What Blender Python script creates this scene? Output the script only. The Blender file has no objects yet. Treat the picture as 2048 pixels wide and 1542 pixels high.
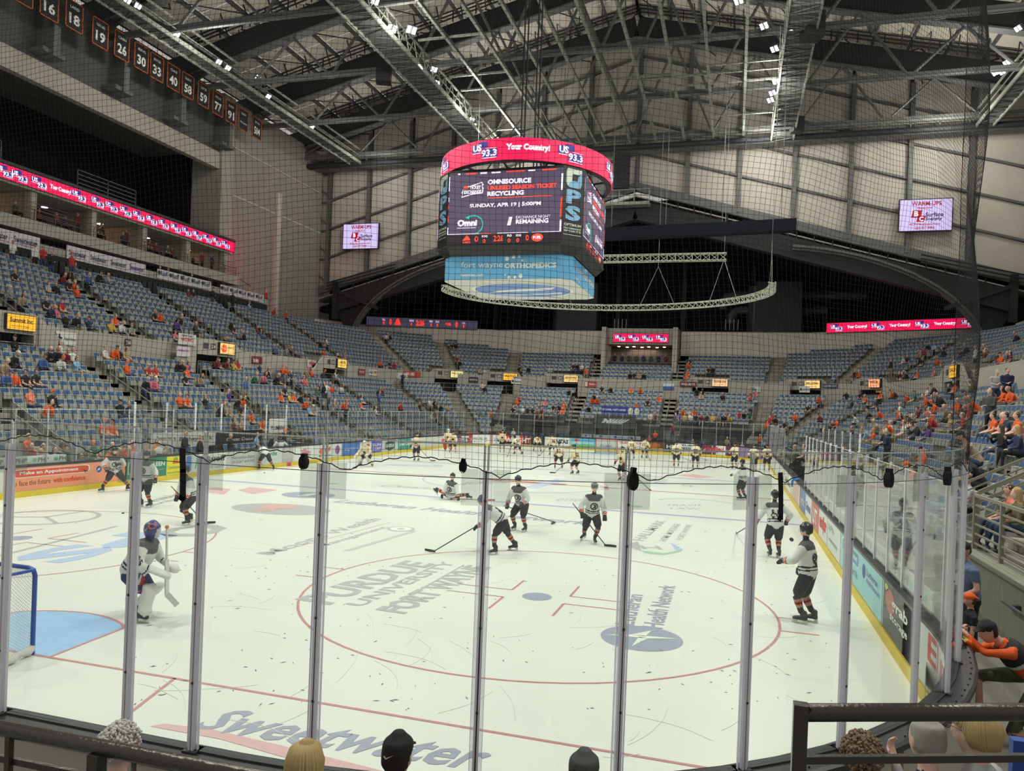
import bpy, math, random
import numpy as np
from mathutils import Vector, Matrix
from mathutils.kdtree import KDTree
random.seed(7); rng = np.random.RandomState(7)
SC = bpy.context.scene; COL = SC.collection
PI = math.pi
# ---------------------------------------------------------------- camera
CAMP = (10.3402, -4.806, 3.7935); YAW, PIT, ROL, FPX = -0.2822, -0.0018, 0.0383, 1476.46
PPX, PPY = 1024 + 16.5, 771 + 42.6
_F = Vector((math.sin(YAW)*math.cos(PIT), math.cos(YAW)*math.cos(PIT), math.sin(PIT)))
_R0 = Vector((math.cos(YAW), -math.sin(YAW), 0)); _U0 = _R0.cross(_F)
_R = _R0*math.cos(ROL) + _U0*math.sin(ROL); _U = -_R0*math.sin(ROL) + _U0*math.cos(ROL)
cd = bpy.data.cameras.new('camera'); cam = bpy.data.objects.new('camera', cd); COL.objects.link(cam)
cd.sensor_width = 36; cd.lens = FPX/2048*36; cd.shift_x = -16.5/2048; cd.shift_y = 42.6/2048
cd.clip_start = .05; cd.clip_end = 400
mw = Matrix((_R, _U, -_F)).transposed().to_4x4(); mw.translation = CAMP; cam.matrix_world = mw
SC.camera = cam
# ---------------------------------------------------------------- world, lights, exposure
wd = bpy.data.worlds.new('hall'); SC.world = wd; wd.use_nodes = True
wd.node_tree.nodes['Background'].inputs[0].default_value = (1, .96, .90, 1)
wd.node_tree.nodes['Background'].inputs[1].default_value = .42
SC.view_settings.view_transform = 'Standard'; SC.view_settings.look = 'None'
SC.view_settings.exposure = 0.0; SC.view_settings.gamma = 1; SC.view_settings.use_curve_mapping = False
SC.cycles.max_bounces = 6; SC.cycles.transparent_max_bounces = 40; SC.cycles.diffuse_bounces = 3; SC.cycles.glossy_bounces = 3
SC.cycles.use_denoising = True; SC.cycles.caustics_reflective = False; SC.cycles.caustics_refractive = False
SC.cycles.sample_clamp_indirect = 3
def spot(loc, tgt, power, size=1.75, rad=.6, col=(.97, 1, .90), blend=.6):
    l = bpy.data.lights.new('flood_beam', 'SPOT'); l.energy = power; l.spot_size = size; l.spot_blend = blend; l.shadow_soft_size = rad; l.color = col
    o = bpy.data.objects.new('flood_beam', l); COL.objects.link(o); o.location = loc
    o.rotation_euler = (Vector(tgt)-Vector(loc)).to_track_quat('-Z', 'Y').to_euler(); return o
LP = 14900
for sx, tx in ((-13, -4), (13, 4)):
    for y, ty in ((4, 5), (18, 18), (32, 32), (46, 45), (59, 56)):
        spot((sx, y, 28.9), (tx, ty, 0), LP*.62, 1.9)
for sx, tx in ((-29, -2), (29, 2)):
    for y, ty in ((12, 14), (31, 31), (50, 48)):
        spot((sx, y, 29.3), (tx, ty, 0), LP*.55, 1.5)
for sx in (-13, 13):
    for tx in (-14, 8): spot((sx, 34, 28.9), (tx+sx*.4, 79, 9), 3500, .85)
# added fill points standing in for floodlight spill on roof deck and gable
for sx in (-29, -13, 13, 29):
    for y in (20, 38, 52, 62):
        l = bpy.data.lights.new('spill_fill', 'POINT'); l.energy = (820 if y < 60 else 1350)*(.35 if sx == -29 and y > 50 else 1.3 if sx < 0 and y > 60 else 1); l.shadow_soft_size = .8; l.color = (1, .96, .88)
        o = bpy.data.objects.new('spill_fill', l); COL.objects.link(o); o.location = (sx*.93, y+2.2, 28.2)
# ---------------------------------------------------------------- materials
MATS = {}
def M(name, col, rough=.6, metal=0, emit=0, noise=0, scale=8, bump=0, spec=.5):
    if name in MATS: return MATS[name]
    m = bpy.data.materials.new(name); m.use_nodes = True; nt = m.node_tree; b = nt.nodes['Principled BSDF']
    b.inputs['Base Color'].default_value = (*col, 1); b.inputs['Roughness'].default_value = rough; b.inputs['Metallic'].default_value = metal
    b.inputs['Specular IOR Level'].default_value = spec
    if emit:
        b.inputs['Emission Color'].default_value = (*col, 1); b.inputs['Emission Strength'].default_value = emit
        b.inputs['Base Color'].default_value = (col[0]*.1, col[1]*.1, col[2]*.1, 1)
    if noise or bump:
        tc = nt.nodes.new('ShaderNodeTexCoord'); nz = nt.nodes.new('ShaderNodeTexNoise'); nz.inputs['Scale'].default_value = scale; nz.inputs['Detail'].default_value = 3
        nt.links.new(tc.outputs['Object'], nz.inputs['Vector'])
        if noise:
            mx = nt.nodes.new('ShaderNodeMix'); mx.data_type = 'RGBA'
            mx.inputs[6].default_value = tuple(min(1, c*(1-noise)) for c in col)+(1,); mx.inputs[7].default_value = tuple(min(1, c*(1+noise)) for c in col)+(1,)
            nt.links.new(nz.outputs[0], mx.inputs[0]); nt.links.new(mx.outputs[2], b.inputs['Base Color'])
        if bump:
            bp = nt.nodes.new('ShaderNodeBump'); bp.inputs['Strength'].default_value = bump; bp.inputs['Distance'].default_value = .02
            nt.links.new(nz.outputs[0], bp.inputs['Height']); nt.links.new(bp.outputs[0], b.inputs['Normal'])
    MATS[name] = m; return m
def glassmat(name, tint, refl, haze):
    m = bpy.data.materials.new(name); m.use_nodes = True; nt = m.node_tree; nt.nodes.clear()
    o = nt.nodes.new('ShaderNodeOutputMaterial'); t = nt.nodes.new('ShaderNodeBsdfTransparent'); g = nt.nodes.new('ShaderNodeBsdfGlossy'); d = nt.nodes.new('ShaderNodeBsdfDiffuse')
    t.inputs[0].default_value = (*tint, 1); g.inputs['Roughness'].default_value = .02; d.inputs[0].default_value = (.8, .85, .9, 1)
    lw = nt.nodes.new('ShaderNodeLayerWeight'); lw.inputs[0].default_value = .5
    pw = nt.nodes.new('ShaderNodeMath'); pw.operation = 'POWER'; pw.inputs[1].default_value = 4
    ma = nt.nodes.new('ShaderNodeMath'); ma.operation = 'MULTIPLY_ADD'; ma.inputs[1].default_value = .8; ma.inputs[2].default_value = refl
    ma.use_clamp = True
    nt.links.new(lw.outputs['Facing'], pw.inputs[0]); nt.links.new(pw.outputs[0], ma.inputs[0])
    m1 = nt.nodes.new('ShaderNodeMixShader'); m2 = nt.nodes.new('ShaderNodeMixShader')
    nt.links.new(ma.outputs[0], m1.inputs[0]); nt.links.new(t.outputs[0], m1.inputs[1]); nt.links.new(g.outputs[0], m1.inputs[2])
    tc = nt.nodes.new('ShaderNodeTexCoord'); nz = nt.nodes.new('ShaderNodeTexNoise'); nz.inputs['Scale'].default_value = 3; nz.inputs['Detail'].default_value = 6
    mm = nt.nodes.new('ShaderNodeMath'); mm.operation = 'MULTIPLY'; mm.inputs[1].default_value = haze*2
    nt.links.new(tc.outputs['Object'], nz.inputs['Vector']); nt.links.new(nz.outputs[0], mm.inputs[0])
    nt.links.new(mm.outputs[0], m2.inputs[0]); nt.links.new(m1.outputs[0], m2.inputs[1]); nt.links.new(d.outputs[0], m2.inputs[2])
    nt.links.new(m2.outputs[0], o.inputs[0]); MATS[name] = m; return m
# ---------------------------------------------------------------- mesh helpers
class MB:
    def __init__(s): s.v = []; s.f = []; s.m = []
    def add(s, vs, fs, mi=0):
        b = len(s.v); s.v += [tuple(v) for v in vs]; s.f += [tuple(i+b for i in f) for f in fs]; s.m += [mi]*len(fs)
    def box(s, lo, hi, mi=0, rot=None, at=None):
        x0, y0, z0 = lo; x1, y1, z1 = hi
        vs = [Vector(p) for p in ((x0,y0,z0),(x1,y0,z0),(x1,y1,z0),(x0,y1,z0),(x0,y0,z1),(x1,y0,z1),(x1,y1,z1),(x0,y1,z1))]
        if rot: vs = [rot @ v for v in vs]
        if at: vs = [v+Vector(at) for v in vs]
        s.add(vs, ((0,3,2,1),(4,5,6,7),(0,1,5,4),(1,2,6,5),(2,3,7,6),(3,0,4,7)), mi)
    def cbox(s, c, d, mi=0): s.box((c[0]-d[0]/2, c[1]-d[1]/2, c[2]-d[2]/2), (c[0]+d[0]/2, c[1]+d[1]/2, c[2]+d[2]/2), mi)
    def beam(s, p, q, w, h, mi=0, up=(0, 0, 1)):
        p = Vector(p); q = Vector(q); d = (q-p).normalized(); u = Vector(up)
        if abs(d.dot(u)) > .98: u = Vector((0, 1, 0))
        r = d.cross(u).normalized(); u = r.cross(d).normalized()
        o = [(-w/2, -h/2), (w/2, -h/2), (w/2, h/2), (-w/2, h/2)]
        vs = [e + r*a + u*b for e in (p, q) for a, b in o]
        s.add(vs, ((0,1,2,3),(7,6,5,4),(0,4,5,1),(1,5,6,2),(2,6,7,3),(3,7,4,0)), mi)
    def tube(s, pts, r, n=8, mi=0, caps=True):
        pts = [Vector(p) for p in pts]; rings = []; m = len(pts)
        rr = r if isinstance(r, (list, tuple)) else [r]*m
        prev = None
        for i, p in enumerate(pts):
            d = (pts[min(i+1, m-1)]-pts[max(i-1, 0)]).normalized()
            if prev is None:
                a = Vector((0, 0, 1)) if abs(d.z) < .9 else Vector((1, 0, 0))
                u = d.cross(a).normalized()
            else: u = (prev - d*prev.dot(d)).normalized()
            prev = u; w = d.cross(u)
            rings.append([p + (u*math.cos(2*PI*k/n) + w*math.sin(2*PI*k/n))*rr[i] for k in range(n)])
        vs = [v for g in rings for v in g]
        fs = [(i*n+k, i*n+(k+1) % n, (i+1)*n+(k+1) % n, (i+1)*n+k) for i in range(m-1) for k in range(n)]
        if caps: fs += [tuple(range(n-1, -1, -1)), tuple((m-1)*n+k for k in range(n))]
        s.add(vs, fs, mi)
    def prism(s, poly, z0, z1, mi=0):
        n = len(poly); vs = [(x, y, z0) for x, y in poly]+[(x, y, z1) for x, y in poly]
        s.add(vs, [tuple(range(n-1, -1, -1)), tuple(range(n, 2*n))]+[(i, (i+1) % n, n+(i+1) % n, n+i) for i in range(n)], mi)
    def loft(s, pts, mi=0, n=10, side=(1, 0, 0), cap=.55):
        # pts: (x,y,z,rx,ry) elliptical rings along a path, rounded ends
        P = [Vector(p[:3]) for p in pts]; R = [(p[3], p[4] if len(p) > 4 else p[3]) for p in pts]
        d0 = (P[1]-P[0]).normalized(); d1 = (P[-1]-P[-2]).normalized()
        P = [P[0]-d0*min(R[0])*cap]+P+[P[-1]+d1*min(R[-1])*cap]; R = [(R[0][0]*.6, R[0][1]*.6)]+R+[(R[-1][0]*.6, R[-1][1]*.6)]
        m = len(P); rings = []
        for i in range(m):
            d = (P[min(i+1, m-1)]-P[max(i-1, 0)]).normalized(); sd = Vector(side)
            if abs(d.dot(sd)) > .93: sd = Vector((0, 1, 0)) if abs(d.y) < .9 else Vector((0, 0, 1))
            u = (sd-d*sd.dot(d)).normalized(); w = d.cross(u)
            rings += [P[i]+u*math.cos(2*PI*k/n)*R[i][0]+w*math.sin(2*PI*k/n)*R[i][1] for k in range(n)]
        fs = [(i*n+k, i*n+(k+1) % n, (i+1)*n+(k+1) % n, (i+1)*n+k) for i in range(m-1) for k in range(n)]
        fs += [tuple(range(n-1, -1, -1)), tuple((m-1)*n+k for k in range(n))]
        s.add(rings, fs, mi)
    def ball(s, c, r, mi=0, n=10, m=6):
        rx, ry, rz = (r, r, r) if not isinstance(r, (tuple, list)) else r
        vs = [(c[0]+rx*math.sin(PI*i/m)*math.cos(2*PI*k/n), c[1]+ry*math.sin(PI*i/m)*math.sin(2*PI*k/n), c[2]+rz*math.cos(PI*i/m)) for i in range(1, m) for k in range(n)]
        vs += [(c[0], c[1], c[2]+rz), (c[0], c[1], c[2]-rz)]; N = (m-1)*n
        fs = [(i*n+k, (i+1)*n+k, (i+1)*n+(k+1) % n, i*n+(k+1) % n) for i in range(m-2) for k in range(n)]
        fs += [(N, k, (k+1) % n) for k in range(n)]+[(N+1, (m-2)*n+(k+1) % n, (m-2)*n+k) for k in range(n)]
        s.add(vs, fs, mi)
    def mesh(s, name, mats, smooth=False):
        me = bpy.data.meshes.new(name); me.from_pydata(s.v, [], s.f)
        for m in (mats if isinstance(mats, (list, tuple)) else [mats]): me.materials.append(m)
        if any(s.m): me.polygons.foreach_set('material_index', s.m)
        if smooth: me.polygons.foreach_set('use_smooth', [True]*len(s.f))
        me.update(); return me
def props(o, label=None, cat=None, group=None, kind=None):
    if label: o['label'] = label
    if cat: o['category'] = cat
    if group: o['group'] = group
    if kind: o['kind'] = kind
    return o
def link(name, me, parent=None):
    o = bpy.data.objects.new(name, me); COL.objects.link(o)
    if parent:
        o.parent = parent; o.location = -Vector(ABS(parent))
    return o
def ABS(p):
    v = Vector(p.location)
    while p.parent: p = p.parent; v += Vector(p.location)
    return v
def obj(name, mb, mats, parent=None, smooth=False, **k):
    return props(link(name, mb.mesh(name, mats, smooth), parent), **k)
def thing(name, loc, label=None, cat=None, group=None, kind=None):
    o = bpy.data.objects.new(name, None); COL.objects.link(o); o.location = loc; o.empty_display_size = .2
    return props(o, label, cat, group, kind)
# pixel helpers: where the sight line through a photograph pixel meets a real plane
def ray(u, v): return _R*((u-PPX)/FPX) - _U*((v-PPY)/FPX) + _F
def onZ(u, v, z): d = ray(u, v); return Vector(CAMP)+d*((z-CAMP[2])/d.z)
def onX(u, v, x): d = ray(u, v); return Vector(CAMP)+d*((x-CAMP[0])/d.x)
def onZc(u, v, z): return onZ(u, v, z)
def onY(u, v, y): d = ray(u, v); return Vector(CAMP)+d*((y-CAMP[1])/d.y)
def px(p):
    d = Vector(p)-Vector(CAMP); z = d.dot(_F)
    return (PPX+FPX*d.dot(_R)/z, PPY-FPX*d.dot(_U)/z, z)
TXT = {}
def text_geo(s, bold=0, ext=0.0):
    k = (s, bold)
    if k not in TXT:
        cu = bpy.data.curves.new('t', 'FONT'); cu.body = s; cu.resolution_u = 2; cu.offset = bold; o = bpy.data.objects.new('t', cu)
        me = bpy.data.meshes.new_from_object(o)
        V = np.zeros(len(me.vertices)*3); me.vertices.foreach_get('co', V); V = V.reshape(-1, 3)
        Fs = [tuple(p.vertices) for p in me.polygons]
        if len(V):
            V = V-V.min(0); V[:, 0] /= max(V[:, 0].max(), 1e-6); V[:, 1] /= max(V[:, 1].max(), 1e-6)
        TXT[k] = (V, Fs); bpy.data.objects.remove(o); bpy.data.curves.remove(cu); bpy.data.meshes.remove(me)
    return TXT[k]
def text(s, org, xd, ud, w, h, mat, parent=None, name='lettering', bold=.02, fn=None, slant=0):
    V, Fs = text_geo(s, bold); xd = Vector(xd).normalized(); ud = Vector(ud).normalized(); org = Vector(org); mb = MB()
    vs = [org+xd*(x*w+slant*y*h)+ud*(y*h) for x, y, _ in V]
    if fn: vs = [fn(v) for v in vs]
    mb.add(vs, Fs); return obj(name, mb, mat, parent)
def flat(poly, mat, parent, name='print', fn=None):
    mb = MB(); mb.add(poly, [tuple(range(len(poly)))]); return obj(name, mb, mat, parent)
def rail(mb, pts, hgt=1.05, bars=(0,), r=.02, step=1.8, base=True, mi=0):
    # handrail along a polyline of floor points: posts and horizontal tubes
    pts = [Vector(p) for p in pts]
    for a, b in zip(pts, pts[1:]):
        L = (b-a).length; n = max(1, round(L/step))
        for i in range(n+1):
            p = a.lerp(b, i/n); mb.beam(p, p+Vector((0, 0, hgt)), r*2, r*2, mi)
        for f in (1.0,)+tuple(bars):
            if f: mb.beam(a+Vector((0, 0, hgt*f)), b+Vector((0, 0, hgt*f)), r*2, r*2, mi)
# ================================================================ figures (people), built first
from mathutils.bvhtree import BVHTree
def ik(a, b, l1, l2, pole):
    a = Vector(a); b = Vector(b); d = b-a; L = min(d.length, (l1+l2)*.999); dn = d.normalized()
    x = (l1*l1-l2*l2+L*L)/(2*L); h = math.sqrt(max(l1*l1-x*x, 0)); pl = Vector(pole); pl = (pl-dn*pl.dot(dn)).normalized()
    return a+dn*x+pl*h, a+dn*L
def remesh(mb, vox, mats, name, smooth_it=3):
    me = mb.mesh('src', mats); o = bpy.data.objects.new('src', me); COL.objects.link(o)
    r = o.modifiers.new('r', 'REMESH'); r.mode = 'VOXEL'; r.voxel_size = vox
    sm = o.modifiers.new('s', 'SMOOTH'); sm.factor = .5; sm.iterations = smooth_it
    dg = bpy.context.evaluated_depsgraph_get(); dg.update()
    out = bpy.data.meshes.new_from_object(o.evaluated_get(dg)); out.name = name
    # every face takes the material of the nearest source surface
    bv = BVHTree.FromPolygons(mb.v, mb.f, epsilon=0.0)
    out.materials.clear()
    for m in mats: out.materials.append(m)
    out.polygons.foreach_set('material_index', [mb.m[bv.find_nearest(p.center)[2]] for p in out.polygons])
    out.polygons.foreach_set('use_smooth', [True]*len(out.polygons)); out.update()
    bpy.data.objects.remove(o); return out
SKIN = M('skin', (.62, .36, .26), .6); SKIN2 = M('skin_pale', (.72, .46, .36), .6)
# slots: 0 skin 1 top 2 legs 3 hair 4 shoes 5 accent
def head(mb, c, fwd, up, hair='short', s=1.0, n=12):
    # c: centre of the head; a skull, jaw, nose, ears, brows and hair
    f = Vector(fwd).normalized(); u = Vector(up).normalized(); r = f.cross(u).normalized(); u = r.cross(f)
    def P(x, y, z): return Vector(c)+(r*x+f*y+u*z)*s
    def L(rows, mi, side=None): mb.loft([(*P(0, y, z), rx*s, ry*s) for y, z, rx, ry in rows], mi, n, side=side or r)
    L([(-.004, .10, .045, .055), (-.006, .07, .07, .088), (-.004, .02, .078, .098), (.006, -.03, .073, .09), (.016, -.075, .056, .072), (.026, -.105, .036, .048)], 0)
    mb.loft([(*P(0, .088, .02), .011*s, .012*s), (*P(0, .108, -.028), .016*s, .014*s)], 0, 6, side=r)
    for q in (-1, 1): mb.loft([(*P(.08*q, -.005, .02), .01*s, .016*s), (*P(.077*q, 0, -.03), .008*s, .012*s)], 0, 6, side=r)
    mb.loft([(*P(-.022, .088, -.06), .008*s), (*P(.022, .088, -.06), .008*s)], 0, 6)
    if hair == 'short':
        L([(-.02, .112, .045, .055), (-.018, .085, .08, .093), (-.028, .03, .087, .085), (-.045, -.03, .08, .06)], 3)
    elif hair == 'long':
        L([(-.018, .115, .05, .06), (-.018, .085, .084, .096), (-.03, .02, .092, .088), (-.05, -.08, .09, .06), (-.055, -.2, .085, .045), (-.05, -.28, .06, .03)], 3)
    elif hair == 'cap' or hair == 'capback':
        q = 1 if hair == 'cap' else -1
        L([(-.01, .122, .05, .06), (-.008, .095, .084, .10), (-.006, .045, .09, .108)], 5)
        mb.loft([(*P(0, .09*q, .05), .07*s, .012*s), (*P(0, .15*q, .04), .06*s, .01*s)], 5, 8, side=r)
        L([(-.03, .03, .083, .085), (-.045, -.04, .078, .055)], 3)
    elif hair == 'bald':
        L([(-.05, .0, .078, .055), (-.05, -.04, .074, .05)], 3)
    elif hair == 'curly':
        for k in range(90):
            a = k*2.399; z = 1-k/52; rr = math.sqrt(max(0, 1-z*z)); q = 1+.10*math.sin(k*7.7)
            if z < -.45: break
            mb.ball(P(.092*q*rr*math.cos(a), -.02+.105*q*rr*math.sin(a)*(1 if math.sin(a) < 0 else .7), .03+.11*z*q), (.022+.008*math.sin(k*3.1))*s, 3, 6, 4)
def hand(mb, w, d, up, mi=0, s=1.0, curl=.5, spread=1, thumb=1, side=1):
    # w: wrist, d: pointing direction, up: back of the hand; palm, four fingers of unequal length and a thumb from the side of the palm
    w = Vector(w); d = Vector(d).normalized(); up = Vector(up); up = (up-d*up.dot(d)).normalized(); r = d.cross(up)*side
    mb.loft([(*w, .026*s, .02*s), (*(w+d*.05*s), .042*s, .017*s), (*(w+d*.09*s), .042*s, .015*s)], mi, 10, side=r)
    for i, (off, L) in enumerate(((-.031, .062), (-.0105, .074), (.0105, .07), (.031, .055))):
        p = w+(d*.088+r*off)*s; q = p+(d*math.cos(curl*.6)-up*math.sin(curl*.6))*L*.5*s; e = q+(d*math.cos(curl*1.9)-up*math.sin(curl*1.9))*L*.55*s
        mb.loft([(*p, .0095*s), (*q, .009*s), (*e, .0075*s)], mi, 7)
    p = w+(d*.03-r*.033)*s; q = p+(d*.6-r*.6-up*.35).normalized()*.035*s; e = q+(d*.85-r*.1-up*.55).normalized()*.032*s
    mb.loft([(*p, .014*s), (*q, .0115*s), (*e, .009*s)], mi, 7)
def person(name, pose, hair='short', vox=.034, shorts=False, sleeves='long', bulk=1.0, big=False, fine=False):
    mb = MB(); n = 10; b = bulk
    if pose['kind'] == 'sit':
        hip = Vector((0, .02, .50)); lean = pose.get('lean', .05)
        ch = hip+Vector((0, lean*.9, .30)); sh = hip+Vector((0, lean*1.4, .47)); nk = hip+Vector((0, lean*1.7, .55)); hd = hip+Vector((0, lean*2.1+.02, .70))
        knees = [Vector((-.14-pose.get('spr', 0), .48, .53)), Vector((.14+pose.get('spr', 0), .48, .53))]
        feet = [Vector((-.15, .50-pose.get('tuck', 0), .07)), Vector((.16, .56-pose.get('tuck', 0), .07))]
        hips = [Vector((-.10, .05, .50)), Vector((.10, .05, .50))]
    else:
        hip = Vector((0, 0, .92)); lean = pose.get('lean', 0)
        ch = hip+Vector((0, lean*.7, .30)); sh = hip+Vector((0, lean*1.2, .49)); nk = hip+Vector((0, lean*1.4, .57)); hd = hip+Vector((0, lean*1.8+.02, .73))
        hips = [Vector((-.095, 0, .90)), Vector((.095, 0, .90))]; feet = [Vector((-.12, 0, .07)), Vector((.13, .06, .07))]
        knees = [(hips[i]+feet[i])/2+Vector((0, .03, .02)) for i in (0, 1)]
    if 'hip' in pose:
        hip = Vector(pose['hip']); tl = Vector(pose['tl']).normalized(); ch = hip+tl*.30; sh = hip+tl*.47; nk = hip+tl*.55; hd = nk+Vector(pose.get('hdo', (0, .1, .12)))
        hips = [hip+Vector((-.1, 0, 0)), hip+Vector((.1, 0, 0))]; knees = [Vector(q) for q in pose['knees']]; feet = [Vector(q) for q in pose['feet']]
    mb.loft([(*(hip-Vector((0, .01, .06))), .155*b, .115*b), (*hip, .165*b, .12*b)], 2, 14)
    mb.loft([(*(hip+Vector((0, 0, .03))), .165*b, .125*b), (*(hip.lerp(ch, .5)), .155*b, .12*b), (*ch, .175*b, .125*b), (*sh, .165*b, .10*b), (*(sh+Vector((0, .01, .05))), .09, .075)], 1, 16)
    if 'yoke' in pose:
        a_, c_ = hip.lerp(ch, .9), hip.lerp(ch, 1.0)
        mb.loft([(*a_, .19*b, .14*b), (*c_, .192*b, .142*b)], 7, 16, cap=.05); mb.loft([(*c_.lerp(sh, .15), .192*b, .142*b), (*sh, .185*b, .12*b), (*(sh+(sh-ch)*.3), .1, .085)], 6, 16, cap=.1)
    mb.loft([(*sh, .055), (*nk, .05), (*(nk.lerp(hd, .5)), .05)], 0, 10)
    head(mb, hd, (pose.get('turn', 0), 1, pose.get('nod', -.1)), (0, 0, 1), hair)
    for i in (0, 1):
        sg = -1 if i == 0 else 1
        hp, kn, ft = hips[i], knees[i], feet[i]
        mid = hp.lerp(kn, .55)
        mb.loft([(*hp, .088*b), (*mid, .078*b)], 2, n)
        mb.loft([(*mid, .078*b), (*kn, .06)], 2, n)
        mb.loft([(*kn, .058), (*(kn.lerp(ft, .35)), .054), (*(ft+Vector((0, 0, .05))), .037)], 0 if shorts else 2, n)
        mb.loft([(*(ft+Vector((0, -.04, -.03))), .042, .04), (*(ft+Vector((0, .06, -.03))), .046, .035), (*(ft+Vector((0, .17, -.04))), .04, .024)], 4, n)
        S = sh+Vector((sg*(.185*b), 0, -.02)); hn = Vector(pose['hands'][i])+(Vector((0, 0, 0)) if pose['kind'] == 'sit' else Vector((0, 0, 0)))
        el, hn = ik(S, hn, .28, .25, pose.get('pole', (sg*.6, -.7, -.6)))
        mb.loft([(*(S+Vector((-sg*.04, 0, .01))), .062*b), (*S, .06*b), (*(S.lerp(el, .55)), .052)], 1, n)
        mb.loft([(*(S.lerp(el, .55)), .05 if sleeves == 'long' else .043), (*el, .042)], 1 if sleeves == 'long' else 0, n)
        mb.loft([(*el, .042), (*(el.lerp(hn, .35)), .04), (*hn, .028)], 1 if sleeves == 'long' else 0, n)
        dr = (hn-el).normalized()
        if fine: hand(mb, hn, dr, (0, 0, 1) if abs(dr.z) < .8 else (0, 1, 0), 0, side=sg, curl=.7)
        else:
            mb.loft([(*hn, .028, .02), (*(hn+dr*.05), .04, .02), (*(hn+dr*.11), .033, .016), (*(hn+dr*.15), .02, .012)], 0, 8)
            mb.loft([(*(hn+dr*.03+Vector((-sg*.03, 0, 0))), .013), (*(hn+dr*.08+Vector((-sg*.045, 0, .01))), .011)], 0, 6)
    return remesh(mb, vox, [SKIN, M('cloth', (.1, .1, .1)), M('denim', (.03, .05, .10)), M('hair', (.05, .03, .02)), M('shoe', (.05, .05, .05)), M('capc', (.02, .02, .02)), M('yoke_black', (.012, .012, .013), .8), M('band_white', (.6, .6, .58), .8)], name)
POSE = {
 'lap': dict(kind='sit', lean=.03, hands=[(-.09, .36, .62), (.09, .36, .62)]),
 'fold': dict(kind='sit', lean=.0, hands=[(.12, .20, .78), (-.12, .22, .74)], spr=.03),
 'lean': dict(kind='sit', lean=.20, hands=[(-.05, .56, .66), (.06, .56, .66)], nod=-.35, spr=.04),
 'drink': dict(kind='sit', lean=.04, hands=[(-.12, .36, .62), (.10, .36, .92)], turn=.4),
 'stand': dict(kind='stand', hands=[(-.25, .08, .82), (.25, .10, .82)]),
 'standf': dict(kind='stand', lean=.04, hands=[(-.06, .30, 1.12), (.10, .30, 1.08)], turn=-.3),
}
PM = {}
for pz in ('lap', 'fold', 'lean', 'drink'):
    for hr in ('short', 'long', 'cap'): PM[pz, hr] = person('spectator_'+pz, POSE[pz], hr, sleeves='long' if pz != 'lap' else 'short', shorts=(pz == 'drink'))
for pz in ('stand', 'standf'):
    for hr in ('short', 'long', 'cap'): PM[pz, hr] = person('spectator_'+pz, POSE[pz], hr, shorts=(hr == 'cap'))
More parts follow.
